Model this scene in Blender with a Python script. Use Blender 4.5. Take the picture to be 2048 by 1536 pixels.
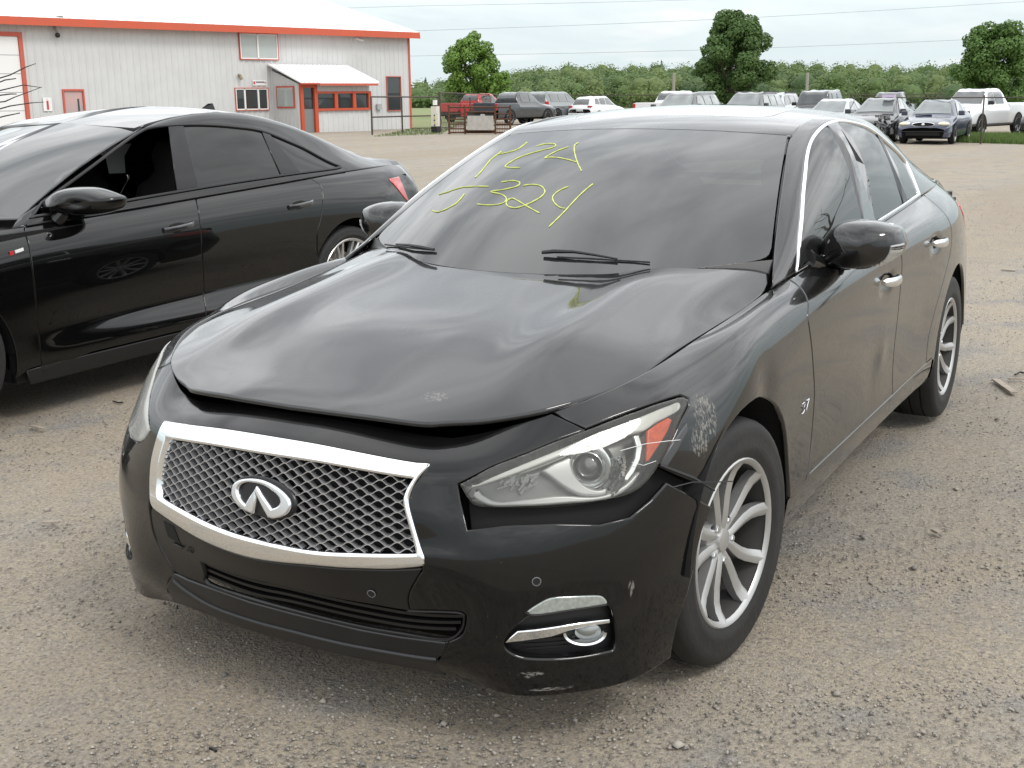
import bpy, bmesh, math, random
import numpy as np
from mathutils import Vector, Matrix, geometry
for o in list(bpy.data.objects): bpy.data.objects.remove(o)
scene = bpy.context.scene
COL = scene.collection
R = math.radians
rng = random.Random(7)

# ------------------------------------------------------------------ camera
W, H, FPX = 2048, 1536, 2386.9
CAM = np.array([2.8644, 1.8434, 1.4790])
YAW, PIT, ROL = 3.6651, 0.2347, -0.0123
cd_ = np.array([math.cos(YAW)*math.cos(PIT), math.sin(YAW)*math.cos(PIT), -math.sin(PIT)])
cr_ = np.cross(cd_, [0, 0, 1]); cr_ /= np.linalg.norm(cr_); cu_ = np.cross(cr_, cd_)
cr_, cu_ = math.cos(ROL)*cr_ + math.sin(ROL)*cu_, -math.sin(ROL)*cr_ + math.cos(ROL)*cu_
cam = bpy.data.cameras.new('camera'); camo = bpy.data.objects.new('camera', cam); COL.objects.link(camo)
cam.sensor_width = 36; cam.lens = FPX/W*36; cam.clip_start = .05; cam.clip_end = 3000
M = Matrix([[cr_[i], cu_[i], -cd_[i], CAM[i]] for i in range(3)]+[[0, 0, 0, 1]])
camo.matrix_world = M
scene.camera = camo
scene.render.resolution_x = 1024; scene.render.resolution_y = 768

def ray(px, py): return cd_ + cr_*((px-W/2)/FPX) - cu_*((py-H/2)/FPX)
def pr(P):
    v = np.asarray(P, float)-CAM; z = v@cd_
    return np.stack([W/2+FPX*(v@cr_)/z, H/2-FPX*(v@cu_)/z], -1)
def at(px, py, x=None, y=None, z=None, k=None):
    v = ray(px, py)
    if x is not None: k = (x-CAM[0])/v[0]
    if y is not None: k = (y-CAM[1])/v[1]
    if z is not None: k = (z-CAM[2])/v[2]
    return CAM+v*k
# ------------------------------------------------------------------ sky, sun, exposure
w = bpy.data.worlds.new('World'); scene.world = w; w.use_nodes = True; nt = w.node_tree; nt.nodes.clear(); N = nt.nodes.new; L = nt.links.new
SUN_EL, SUN_AZ = R(52), R(75)      # azimuth counted from +x towards +y
sk = N('ShaderNodeTexSky'); sk.sky_type = 'NISHITA'; sk.sun_disc = False; sk.sun_elevation = SUN_EL; sk.sun_rotation = R(90)-SUN_AZ; sk.dust_density = 3; sk.ozone_density = 1
tc = N('ShaderNodeTexCoord'); sp = N('ShaderNodeSeparateXYZ'); L(tc.outputs['Generated'], sp.inputs[0])
def wm(op, a, b=None, c=None):
    m = N('ShaderNodeMath'); m.operation = op
    for i, v in enumerate((a, b, c)):
        if v is None: continue
        if isinstance(v, (int, float)): m.inputs[i].default_value = v
        else: L(v, m.inputs[i])
    return m.outputs[0]
zz = wm('ADD', wm('MAXIMUM', sp.outputs[2], 0.), .12)
cb = N('ShaderNodeCombineXYZ'); L(wm('DIVIDE', sp.outputs[0], zz), cb.inputs[0]); L(wm('DIVIDE', sp.outputs[1], zz), cb.inputs[1])
def cloud(scale, rot, stretch, det, dist):
    mp = N('ShaderNodeMapping'); mp.inputs['Rotation'].default_value = (0, 0, rot); mp.inputs['Scale'].default_value = stretch; L(cb.outputs[0], mp.inputs[0])
    n = N('ShaderNodeTexNoise'); n.inputs['Scale'].default_value = scale; n.inputs['Detail'].default_value = det; n.inputs['Roughness'].default_value = .52; n.inputs['Distortion'].default_value = dist; L(mp.outputs[0], n.inputs[0]); return n.outputs[0]
c1 = cloud(.8, .5, (1, 1.8, 1), 6, .5); c2 = cloud(2.6, .9, (1, 2.2, 1), 6, .3)
cc = wm('ADD', wm('MULTIPLY', c1, .72), wm('MULTIPLY', c2, .28))
mr = N('ShaderNodeMapRange'); mr.interpolation_type = 'SMOOTHSTEP'; mr.inputs[1].default_value = .33; mr.inputs[2].default_value = .66; L(cc, mr.inputs[0])
ramp = N('ShaderNodeMix'); ramp.data_type = 'RGBA'; ramp.inputs[6].default_value = (1.3,1.36,1.42,1); ramp.inputs[7].default_value = (2.85,2.88,2.88,1); L(mr.outputs[0], ramp.inputs[0])
# thin veil towards the horizon, where the overcast is lighter and even
hz = N('ShaderNodeMapRange'); hz.interpolation_type = 'SMOOTHSTEP'; hz.inputs[1].default_value = .0; hz.inputs[2].default_value = .34; L(sp.outputs[2], hz.inputs[0])
v1 = cloud(1.1, .2, (1, 1.0, 1), 5, .2); vm = N('ShaderNodeMapRange'); vm.inputs[1].default_value = .55; vm.inputs[2].default_value = .72; L(v1, vm.inputs[0])
vc = N('ShaderNodeMix'); vc.data_type = 'RGBA'; vc.inputs[6].default_value = (.96,1.09,1.12,1); vc.inputs[7].default_value = (1.18,1.20,1.20,1); L(vm.outputs[0], vc.inputs[0])
m1 = N('ShaderNodeMix'); m1.data_type = 'RGBA'; L(hz.outputs[0], m1.inputs[0]); L(vc.outputs[2], m1.inputs[6]); L(ramp.outputs[2], m1.inputs[7])
ns = N('ShaderNodeVectorMath'); ns.operation = 'SCALE'; L(sk.outputs[0], ns.inputs[0]); ns.inputs['Scale'].default_value = .10
m2_ = N('ShaderNodeMix'); m2_.data_type = 'RGBA'; m2_.inputs[0].default_value = .90; L(ns.outputs[0], m2_.inputs[6]); L(m1.outputs[2], m2_.inputs[7])
bg = N('ShaderNodeBackground'); L(m2_.outputs[2], bg.inputs[0]); bg.inputs[1].default_value = 1.0; wo = N('ShaderNodeOutputWorld'); L(bg.outputs[0], wo.inputs[0])
sun = bpy.data.lights.new('sun', 'SUN'); sun.energy = 1.5; sun.angle = R(14); sun.color = (1, .965, .92); so = bpy.data.objects.new('sun', sun); COL.objects.link(so)
sd = Vector((math.cos(SUN_EL)*math.cos(SUN_AZ), math.cos(SUN_EL)*math.sin(SUN_AZ), math.sin(SUN_EL))); so.rotation_euler = sd.to_track_quat('Z', 'Y').to_euler()
vs_ = scene.view_settings; vs_.view_transform = 'Standard'; vs_.look = 'None'; vs_.exposure = -0.18; vs_.gamma = 1; vs_.use_curve_mapping = False

# ------------------------------------------------------------------ spline surfaces
def ctrl(P, ax, lam, sym0):
    P = np.moveaxis(np.asarray(P, float), ax, 0); n = len(P)
    A = np.zeros((n, n)); 
    for i in range(n):
        A[i, i] = 4/6
        if i > 0: A[i, i-1] = 1/6
        if i < n-1: A[i, i+1] = 1/6
    A[n-1] = 0; A[n-1, n-1] = 1
    if not sym0: A[0] = 0; A[0, 0] = 1
    out = np.zeros_like(P)
    for c in range(3):
        B = A.copy()
        if sym0: B[0, 1] = 2/6 if c != 1 else 0; 
        if sym0 and c == 1: B[0] = 0; B[0, 0] = 1
        out[..., c] = np.linalg.solve(B, P[..., c].reshape(n, -1)).reshape(P[..., c].shape)
    out = P+(out-P)*lam
    first = out[1]*np.array([1, -1, 1]) if sym0 else 2*out[0]-out[1]
    out = np.concatenate([first[None], out, (2*out[-1]-out[-2])[None]])
    return np.moveaxis(out, 0, ax)
def basis(t, n):
    i = np.clip(np.floor(t).astype(int), 0, n-2); f = t-i
    b = np.stack([(1-f)**3, 3*f**3-6*f**2+4, -3*f**3+3*f**2+3*f+1, f**3], -1)/6
    d = np.stack([-(1-f)**2, 3*f**2-4*f, -3*f**2+2*f+1, f**2], -1)/2
    return i, b, d
class Surf:
    """smooth surface through a grid P[i][j] (half car, mirrored for u < 0 when sym)"""
    def __init__(s, P, sym=False, lam=.85, flip=1):
        P = np.asarray(P, float); s.nu, s.nv = P.shape[:2]; s.sym = sym; s.flip = flip
        s.C = ctrl(ctrl(P, 0, lam, sym), 1, lam, False)
        s.bump = None; s._grid()
    def raw(s, u, v):
        u = np.asarray(u, float); v = np.asarray(v, float)
        sg = np.where(u < 0, -1., 1.) if s.sym else np.ones_like(u)
        i, bu, du = basis(np.abs(u) if s.sym else u, s.nu); j, bv, dv = basis(v, s.nv)
        K = s.C[(i[..., None]+np.arange(4))[..., :, None], (j[..., None]+np.arange(4))[..., None, :]]
        P = np.einsum('...a,...b,...abc->...c', bu, bv, K)
        U = np.einsum('...a,...b,...abc->...c', du, bv, K)*sg[..., None]
        V = np.einsum('...a,...b,...abc->...c', bu, dv, K)
        m = np.ones(P.shape); m[..., 1] = sg
        return P*m, U*m, V*m
    def ev(s, u, v):
        P, U, V = s.raw(u, v)
        if s.bump is not None:
            e = 1e-3; f = lambda a, b: s._b(a, b)
            P0 = f(u, v); U = (f(u+e, v)-P0)/e; V = (f(u, v+e)-P0)/e; P = P0
        N = np.cross(U, V); N /= np.linalg.norm(N, axis=-1, keepdims=True)+1e-12
        return P, U, V, N*s.flip
    def _b(s, u, v):
        P, U, V = s.raw(u, v); N = np.cross(U, V); N /= np.linalg.norm(N, axis=-1, keepdims=True)+1e-12
        return P+N*s.flip*s.bump(P)[..., None]
    def _grid(s):
        u = np.linspace(-(s.nu-1) if s.sym else 0, s.nu-1, (s.nu-1)*(12 if s.sym else 6)+1); v = np.linspace(0, s.nv-1, (s.nv-1)*6+1)
        s.gu, s.gv = [a.ravel() for a in np.meshgrid(u, v, indexing='ij')]
        P, U, V, N = s.ev(s.gu, s.gv); s.gp = pr(P); s.gP = P
        s.gf = np.einsum('ij,ij->i', N, P-CAM) < 0.0
    def px(s, x, y, front=True, side=1):
        """surface parameters seen at photo pixel (x, y)"""
        d2 = ((s.gp-[x, y])**2).sum(1)
        if front: d2 = d2+np.where(s.gf, 0, 1e6)
        if s.sym and side: d2 = d2+np.where(s.gu*side < 0, 1e6, 0)
        k = d2.argmin(); u, v = s.gu[k], s.gv[k]
        for _ in range(12):
            P0 = pr(s.ev(u, v)[0]); e = 1e-3
            J = np.stack([(pr(s.ev(u+e, v)[0])-P0)/e, (pr(s.ev(u, v+e)[0])-P0)/e], 1)
            try: q = np.linalg.solve(J, np.array([x, y])-P0)
            except Exception: break
            q = np.clip(q, -.5, .5); u = float(np.clip(u+q[0], -(s.nu-1) if s.sym else 0, s.nu-1)); v = float(np.clip(v+q[1], 0, s.nv-1))
        return (u, v)
    def near(s, x=None, y=None, z=None):
        """surface parameters nearest a point; None = free coordinate"""
        d = np.zeros(len(s.gP))
        for c, t in enumerate((x, y, z)):
            if t is not None: d += (s.gP[:, c]-t)**2
        if s.sym: d = d+np.where(s.gu < 0, 1e6, 0)
        k = d.argmin(); u, v = s.gu[k], s.gv[k]
        ix = [c for c, t in enumerate((x, y, z)) if t is not None]; T = np.array([t for t in (x, y, z) if t is not None])
        for _ in range(12):
            P0 = s.ev(u, v)[0][ix]; e = 1e-3
            J = np.stack([(s.ev(u+e, v)[0][ix]-P0)/e, (s.ev(u, v+e)[0][ix]-P0)/e], 1)
            q = np.linalg.lstsq(J, T-P0, rcond=None)[0]
            q = np.clip(q, -.3, .3); u = float(np.clip(u+q[0], 0, s.nu-1)); v = float(np.clip(v+q[1], 0, s.nv-1))
        return (u, v)
def cat(pts, closed=False, n=6):
    """Catmull-Rom through points; a point repeated stays a corner"""
    pts = [np.asarray(p, float) for p in pts]; m = len(pts); out = []
    for i in range(m if closed else m-1):
        p1, p2 = pts[i], pts[(i+1) % m]
        if np.allclose(p1, p2): continue
        p0 = pts[i-1] if (closed or i > 0) else p1; p3 = pts[(i+2) % m] if (closed or i+2 < m) else p2
        if np.allclose(p0, p1): p0 = 2*p1-p2
        if np.allclose(p3, p2): p3 = 2*p2-p1
        for k in range(n):
            t = k/n
            out.append(.5*((2*p1)+(p2-p0)*t+(2*p0-5*p1+4*p2-p3)*t*t+(3*p1-p0-3*p2+p3)*t**3))
    if not closed: out.append(pts[-1])
    return np.array(out)
def inside(poly, P):
    x, y = P[:, 0], P[:, 1]; c = np.zeros(len(P), bool); n = len(poly)
    for i in range(n):
        x1, y1 = poly[i]; x2, y2 = poly[(i+1) % n]
        if y1 == y2: continue
        m = ((y1 > y) != (y2 > y)) & (x < (x2-x1)*(y-y1)/(y2-y1)+x1); c ^= m
    return c
def area2(p): x, y = p[:, 0], p[:, 1]; return (x*np.roll(y, -1)-y*np.roll(x, -1)).sum()
def link(name, me, mat, parent=None):
    o = bpy.data.objects.new(name, me); COL.objects.link(o)
    if mat and not me.materials: me.materials.append(mat)
    if parent:
        o.parent = parent
        if parent.type == 'EMPTY' and parent.name not in LOCAL: o.matrix_parent_inverse = Matrix.Translation(-parent.location)
    return o
LOCAL = set()
def meshobj(name, V, F, mat, parent=None, N=None, smooth=True):
    me = bpy.data.meshes.new(name); me.from_pydata([tuple(map(float, v)) for v in V], [], [tuple(map(int, f)) for f in F])
    if smooth: me.polygons.foreach_set('use_smooth', [True]*len(me.polygons))
    me.update()
    if N is not None: me.normals_split_custom_set_from_vertices([tuple(map(float, n)) for n in N])
    return link(name, me, mat, parent)
def off_uv(S, loop, dist, sgn):
    u, v = loop[:, 0], loop[:, 1]; P, U, V, N = S.ev(u, v)
    n = len(P); T1 = P-np.roll(P, 1, 0); T2 = np.roll(P, -1, 0)-P
    T1 /= np.linalg.norm(T1, axis=1, keepdims=True)+1e-9; T2 /= np.linalg.norm(T2, axis=1, keepdims=True)+1e-9
    T = T1+T2; T /= np.linalg.norm(T, axis=1, keepdims=True)+1e-9
    D = np.cross(N, T)*sgn*S.flip
    k = dist/np.clip(np.abs((T*T1).sum(1)), .5, 1)
    out = loop.copy()
    for i in range(n):
        A = np.stack([U[i], V[i]], 1); q = np.linalg.lstsq(A, D[i]*k[i], rcond=None)[0]; out[i] += q
    return out, D
def panel(name, S, outline, mat, parent, holes=(), step=.03, gap=.0022, rnd=.004, depth=.014, off=0., mirror=False, shape=None):
    """one sheet-metal panel cut from surface S: outline and holes are (u, v) loops"""
    loops = []
    for k, L in enumerate([outline]+list(holes)):
        L = np.asarray(L, float); keep = np.ones(len(L), bool)
        P3 = S.ev(L[:, 0], L[:, 1])[0]
        dd = np.linalg.norm(P3-np.roll(P3, 1, 0), axis=1); keep = dd > .0015; L = L[keep]
        if area2(L) < 0: L = L[::-1]
        loops.append(L)
    rings = []
    for k, L in enumerate(loops):
        s = 1 if k == 0 else -1
        a, D = off_uv(S, L, gap, s) if gap else (L, off_uv(S, L, 1e-5, s)[1])
        b, _ = off_uv(S, L, gap+rnd, s)
        rings.append((a, b, D))
    # interior grid
    allL = loops[0]; lo, hi = allL.min(0), allL.max(0)
    um = (lo+hi)/2; _, U, V, _ = S.ev(np.linspace(lo[0], hi[0], 9), np.full(9, um[1])); 
    su = step/np.median(np.linalg.norm(U, axis=1)); _, _, V, _ = S.ev(np.full(9, um[0]), np.linspace(lo[1], hi[1], 9)); sv = step/np.median(np.linalg.norm(V, axis=1))
    gu, gv = np.meshgrid(np.arange(lo[0], hi[0], su), np.arange(lo[1], hi[1], sv), indexing='ij'); G = np.stack([gu.ravel(), gv.ravel()], 1)
    sc = np.array([su, sv])
    m = inside(rings[0][1], G)
    for r in rings[1:]: m &= ~inside(r[1], G)
    G = G[m]
    for r in rings:
        b = r[1]; dens = []
        for i in range(len(b)):
            p, q = b[i], b[(i+1) % len(b)]; k = max(1, int(np.linalg.norm((q-p)/sc)/.8)); dens += [p+(q-p)*t/k for t in range(k)]
        dens = np.array(dens)
        if len(G):
            dm = np.min(np.stack([np.linalg.norm((G-d)/sc, axis=1) for d in dens]), 0); G = G[dm > .45]
    vs = []; edges = []; idx = []
    for r in rings:
        s0 = len(vs); b = r[1]; vs += [Vector(p/sc) for p in b]; n = len(b)
        edges += [(s0+i, s0+(i+1) % n) for i in range(n)]; idx.append((s0, n))
    vs += [Vector(p/sc) for p in G]
    ov, oe, of, ovi, oei, ofi = geometry.delaunay_2d_cdt(vs, edges, [], 0, 1e-7)
    uv = np.array([(v.x, v.y) for v in ov])*sc
    F = []
    cen = np.array([uv[list(f)].mean(0) for f in of]); mk_ = inside(rings[0][1], cen)
    for r in rings[1:]: mk_ &= ~inside(r[1], cen)
    F = [tuple(f) for f, k_ in zip(of, mk_) if k_]
    P, U, V, N = S.ev(uv[:, 0], uv[:, 1])
    P = P+N*off
    if shape: P, N = shape(P, N)
    Vs = list(P); Ns = list(N)
    if S.flip > 0: pass
    # map ring vertices
    inv = {}
    for i, src in enumerate(ovi):
        for q in src: inv[q] = i
    fw = []
    for (a, b, D), (s0, n) in zip(rings, idx):
        hid = [inv[s0+i] for i in range(n)]
        Pa, _, _, Na = S.ev(a[:, 0], a[:, 1]); Pa = Pa+Na*off
        if shape: Pa, Na = shape(Pa, Na)
        out = -D
        o1 = len(Vs); Vs += list(Pa-Na*min(rnd*.35, .003)); nn = Na+out*.9; Ns += list(nn/np.linalg.norm(nn, axis=1, keepdims=True))
        o2 = len(Vs); Vs += list(Pa-Na*depth+out*0); Ns += list(out)
        for i in range(n):
            j = (i+1) % n
            fw.append((hid[i], hid[j], o1+j, o1+i)); fw.append((o1+i, o1+j, o2+j, o2+i))
    F += fw
    # orient faces along normals
    Va = np.array(Vs); Na = np.array(Ns); FF = []
    for f in F:
        p = Va[list(f[:3])]; fn = np.cross(p[1]-p[0], p[2]-p[0])
        if fn@Na[list(f)].sum(0) < 0: f = f[::-1]
        FF.append(f)
    o = meshobj(name, Va, FF, mat, parent, Na)
    if mirror:
        Vm = Va*[1, -1, 1]; Nm = Na*[1, -1, 1]
        o2 = meshobj(name, Vm, [f[::-1] for f in FF], mat, parent, Nm); return o, o2
    return o

# ------------------------------------------------------------------ materials
def mat(name, col=(.5,.5,.5), rough=.5, metal=0, spec=None, coat=0, coatr=.03, trans=0, emit=None, ior=None, noise=None, bump=None, alpha=None):
    m = bpy.data.materials.new(name); m.use_nodes = True; nt = m.node_tree; b = nt.nodes['Principled BSDF']
    b.inputs['Base Color'].default_value = (*col, 1); b.inputs['Roughness'].default_value = rough; b.inputs['Metallic'].default_value = metal
    if spec is not None: b.inputs['Specular IOR Level'].default_value = spec
    if coat: b.inputs['Coat Weight'].default_value = coat; b.inputs['Coat Roughness'].default_value = coatr
    if trans: b.inputs['Transmission Weight'].default_value = trans
    if ior: b.inputs['IOR'].default_value = ior
    if emit: b.inputs['Emission Color'].default_value = (*emit[:3], 1); b.inputs['Emission Strength'].default_value = emit[3]
    tc = None
    if noise:   # (scale, amount, second colour[, detail])
        tc = nt.nodes.new('ShaderNodeTexCoord'); n = nt.nodes.new('ShaderNodeTexNoise'); n.inputs['Scale'].default_value = noise[0]; n.inputs['Detail'].default_value = noise[3] if len(noise) > 3 else 6
        nt.links.new(tc.outputs['Object'], n.inputs[0]); r = nt.nodes.new('ShaderNodeMapRange'); r.inputs[1].default_value = .35; r.inputs[2].default_value = .7; r.inputs[4].default_value = noise[1]
        nt.links.new(n.outputs[0], r.inputs[0]); x = nt.nodes.new('ShaderNodeMix'); x.data_type = 'RGBA'; x.inputs[6].default_value = (*col, 1); x.inputs[7].default_value = (*noise[2], 1)
        nt.links.new(r.outputs[0], x.inputs[0]); nt.links.new(x.outputs[2], b.inputs['Base Color'])
    if bump:    # (scale, strength, distance)
        tc = tc or nt.nodes.new('ShaderNodeTexCoord'); n = nt.nodes.new('ShaderNodeTexNoise'); n.inputs['Scale'].default_value = bump[0]; n.inputs['Detail'].default_value = 4
        nt.links.new(tc.outputs['Object'], n.inputs[0]); p = nt.nodes.new('ShaderNodeBump'); p.inputs['Strength'].default_value = bump[1]; p.inputs['Distance'].default_value = bump[2]
        nt.links.new(n.outputs[0], p.inputs['Height']); nt.links.new(p.outputs[0], b.inputs['Normal'])
    return m
def glassmat(name, tint=(.1,.1,.1), rough=.0, ior=1.5, haze=0., hazecol=(.5,.5,.45)):
    """thin glazing: tinted see-through with a Fresnel reflection, a little dust"""
    m = bpy.data.materials.new(name); m.use_nodes = True; nt = m.node_tree; nt.nodes.clear(); N = nt.nodes.new; L = nt.links.new
    t = N('ShaderNodeBsdfTransparent'); t.inputs[0].default_value = (*tint, 1); g = N('ShaderNodeBsdfGlossy'); g.inputs['Roughness'].default_value = rough; g.inputs[0].default_value = (1, 1, 1, 1)
    f = N('ShaderNodeFresnel'); f.inputs[0].default_value = ior; mx = N('ShaderNodeMixShader'); L(f.outputs[0], mx.inputs[0]); 
    if haze:
        d = N('ShaderNodeBsdfDiffuse'); d.inputs[0].default_value = (*hazecol, 1); h = N('ShaderNodeMixShader'); h.inputs[0].default_value = haze; L(t.outputs[0], h.inputs[1]); L(d.outputs[0], h.inputs[2]); L(h.outputs[0], mx.inputs[1])
    else: L(t.outputs[0], mx.inputs[1])
    L(g.outputs[0], mx.inputs[2]); o = N('ShaderNodeOutputMaterial'); L(mx.outputs[0], o.inputs[0])
    return m
def carpaint(name, col, rough=.09, dust=.02, dustcol=(.35,.33,.30), marks=(), speck=True, metal=0, coat_ior=1.66, under=.22):
    """clear-coated paint with road dust, stone chips and, where given, scuff marks (centre, radii, noise stretch, amount)"""
    m = bpy.data.materials.new(name); m.use_nodes = True; nt = m.node_tree; b = nt.nodes['Principled BSDF']; N = nt.nodes.new; L = nt.links.new
    b.inputs['Coat Weight'].default_value = 1; b.inputs['Coat Roughness'].default_value = rough*.5; b.inputs['Coat IOR'].default_value = coat_ior
    b.inputs['Specular IOR Level'].default_value = under if max(col) < .02 else .3; b.inputs['Metallic'].default_value = metal
    tc = N('ShaderNodeTexCoord'); n = N('ShaderNodeTexNoise'); n.inputs['Scale'].default_value = 3.2; n.inputs['Detail'].default_value = 9; n.inputs['Roughness'].default_value = .65; L(tc.outputs['Object'], n.inputs[0])
    def mr(src, a, b_, c, d):
        r = N('ShaderNodeMapRange'); L(src, r.inputs[0])
        for i, v in zip((1, 2, 3, 4), (a, b_, c, d)): r.inputs[i].default_value = v
        return r.outputs[0]
    def mth(op, a, b_=None):
        r = N('ShaderNodeMath'); r.operation = op; r.use_clamp = False
        for i, v in enumerate((a, b_)):
            if v is None: continue
            if isinstance(v, (int, float)): r.inputs[i].default_value = v
            else: L(v, r.inputs[i])
        return r.outputs[0]
    fac = mr(n.outputs[0], .3, .75, dust*.4, dust*1.8)
    if speck:
        v = N('ShaderNodeTexVoronoi'); v.inputs['Scale'].default_value = 55; L(tc.outputs['Object'], v.inputs[0])
        sp = mr(v.outputs['Distance'], .035, .06, 1, 0); wn = N('ShaderNodeTexNoise'); wn.inputs['Scale'].default_value = 9; L(tc.outputs['Object'], wn.inputs[0])
        sp = mth('MULTIPLY', sp, mr(wn.outputs[0], .55, .68, 0, .7)); fac = mth('ADD', fac, sp)
    rg = mr(n.outputs[0], .3, .75, rough*2.6, rough*4.0)
    for (c, r, st, amt) in marks:
        mp = N('ShaderNodeMapping'); mp.vector_type = 'POINT'; L(tc.outputs['Object'], mp.inputs[0]); mp.inputs['Location'].default_value = [-c[i]/r[i] for i in range(3)]; mp.inputs['Scale'].default_value = [1/q for q in r]
        ln = N('ShaderNodeVectorMath'); ln.operation = 'LENGTH'; L(mp.outputs[0], ln.inputs[0]); mk = mr(ln.outputs['Value'], .35, 1, 1, 0)
        mp2 = N('ShaderNodeMapping'); L(tc.outputs['Object'], mp2.inputs[0]); mp2.inputs['Scale'].default_value = st
        q = N('ShaderNodeTexNoise'); q.inputs['Scale'].default_value = 1; q.inputs['Detail'].default_value = 7; q.inputs['Roughness'].default_value = .8; q.inputs['Distortion'].default_value = .6; L(mp2.outputs[0], q.inputs[0])
        th = mth('SUBTRACT', q.outputs[0], mr(mk, 0, 1, .95, .50)); sc = mr(th, 0, .05, 0, amt); fac = mth('ADD', fac, sc); rg = mth('ADD', rg, mth('MULTIPLY', sc, .5))
    fc = mth('MINIMUM', fac, 1.)
    x = N('ShaderNodeMix'); x.data_type = 'RGBA'; x.inputs[6].default_value = (*col, 1); x.inputs[7].default_value = (*dustcol, 1); L(fc, x.inputs[0]); L(x.outputs[2], b.inputs['Base Color'])
    L(rg, b.inputs['Roughness']); L(mr(fc, .2, .8, 1, .1), b.inputs['Coat Weight'])
    return m
def tag(o, label=None, cat_=None, group=None, kind=None):
    if label: o['label'] = label
    if cat_: o['category'] = cat_
    if group: o['group'] = group
    if kind: o['kind'] = kind
    return o
def empty(name, loc=(0,0,0), rz=0, label=None, cat_=None, group=None, parent=None):
    o = bpy.data.objects.new(name, None); COL.objects.link(o); o.location = loc; o.rotation_euler = (0, 0, rz); o.empty_display_size = .1
    if parent: o.parent = parent
    return tag(o, label, cat_, group)
# ------------------------------------------------------------------ simple solids collected in one mesh
class MB:
    def __init__(s): s.v = []; s.f = []
    def add(s, V, F): k = len(s.v); s.v += [tuple(map(float, v)) for v in V]; s.f += [tuple(k+i for i in f) for f in F]; return s
    def box(s, x0, x1, y0, y1, z0, z1, top=1.):
        cx, cy = (x0+x1)/2, (y0+y1)/2
        V = [(x0,y0,z0),(x1,y0,z0),(x1,y1,z0),(x0,y1,z0)]+[(cx+(x-cx)*top, cy+(y-cy)*top, z1) for x, y in ((x0,y0),(x1,y0),(x1,y1),(x0,y1))]
        return s.add(V, [(3,2,1,0),(4,5,6,7),(0,1,5,4),(1,2,6,5),(2,3,7,6),(3,0,4,7)])
    def obox(s, c, ax, half):
        c = np.array(c, float); A = [np.array(a, float)*h for a, h in zip(ax, half)]; V = []
        for k in (-1, 1):
            for i, j in ((-1,-1),(1,-1),(1,1),(-1,1)): V.append(c+A[0]*i+A[1]*j+A[2]*k)
        F = [(3,2,1,0),(4,5,6,7),(0,1,5,4),(1,2,6,5),(2,3,7,6),(3,0,4,7)]
        if np.cross(ax[0], ax[1])@np.array(ax[2]) < 0: F = [f[::-1] for f in F]
        return s.add(V, F)
    def tube(s, pts, r, n=8, closed=False, cap=True, flat=None):
        pts = [np.array(p, float) for p in pts]; m = len(pts); rs = r if hasattr(r, '__len__') else [r]*m
        k0 = len(s.v); up = None; V = []
        for i, p in enumerate(pts):
            a = pts[(i-1) % m] if (closed or i > 0) else p; b = pts[(i+1) % m] if (closed or i < m-1) else p
            t = b-a; t /= np.linalg.norm(t)+1e-12
            if up is None: up = np.array([0,0,1.]) if abs(t[2]) < .9 else np.array([1.,0,0])
            if flat is not None: up = np.array(flat, float)
            x = np.cross(up, t); x /= np.linalg.norm(x)+1e-12; y = np.cross(t, x)
            if flat is None: up = y
            q = 1 if flat is None else .35
            for j in range(n):
                an = 2*math.pi*j/n; V.append(p+rs[i]*(x*math.cos(an)+y*math.sin(an)*q))
        F = []
        for i in range(m if closed else m-1):
            for j in range(n): F.append((i*n+j, i*n+(j+1) % n, ((i+1) % m)*n+(j+1) % n, ((i+1) % m)*n+j))
        if cap and not closed: F.append(tuple(range(n))[::-1]); F.append(tuple((m-1)*n+j for j in range(n)))
        return s.add(V, F)
    def lathe(s, prof, n=32, c=(0,0,0), ax='y', a0=0., a1=2*math.pi, close=False):
        """prof: (radius, height along axis) pairs"""
        V = []; full = abs(a1-a0-2*math.pi) < 1e-6; N_ = n if full else n+1
        for k in range(N_):
            a = a0+(a1-a0)*k/n
            for r_, h in prof:
                p = {'y': (r_*math.cos(a), h, r_*math.sin(a)), 'z': (r_*math.cos(a), r_*math.sin(a), h), 'x': (h, r_*math.cos(a), r_*math.sin(a))}[ax]
                V.append(np.array(p)+np.array(c))
        m = len(prof); F = []
        for k in range(n):
            for j in range(m-1 if not close else m):
                j2 = (j+1) % m; k2 = (k+1) % N_
                f = (k*m+j, k2*m+j, k2*m+j2, k*m+j2); F.append(f if ax == 'y' else f[::-1])
        return s.add(V, F)
    def sphere(s, c, r, n=12, m=8):
        r = r if hasattr(r, '__len__') else (r, r, r); V = []; F = []
        for i in range(m+1):
            th = math.pi*i/m
            for j in range(n): a = 2*math.pi*j/n; V.append((c[0]+r[0]*math.sin(th)*math.cos(a), c[1]+r[1]*math.sin(th)*math.sin(a), c[2]+r[2]*math.cos(th)))
        for i in range(m):
            for j in range(n): F.append((i*n+j, (i+1)*n+j, (i+1)*n+(j+1) % n, i*n+(j+1) % n))
        return s.add(V, F)
    def build(s, name, mat_, parent=None, smooth=False, ang=35, mx=None):
        me = bpy.data.meshes.new(name); V = s.v
        if mx: V = [(x*mx[0], y*mx[1], z*mx[2]) for x, y, z in V]
        F = s.f if not mx or mx[0]*mx[1]*mx[2] > 0 else [f[::-1] for f in s.f]
        me.from_pydata(V, [], F); me.validate()
        if smooth:
            me.polygons.foreach_set('use_smooth', [True]*len(me.polygons))
            try: me.set_sharp_from_angle(angle=math.radians(ang))
            except Exception: pass
        me.update(); return link(name, me, mat_, parent)
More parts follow.
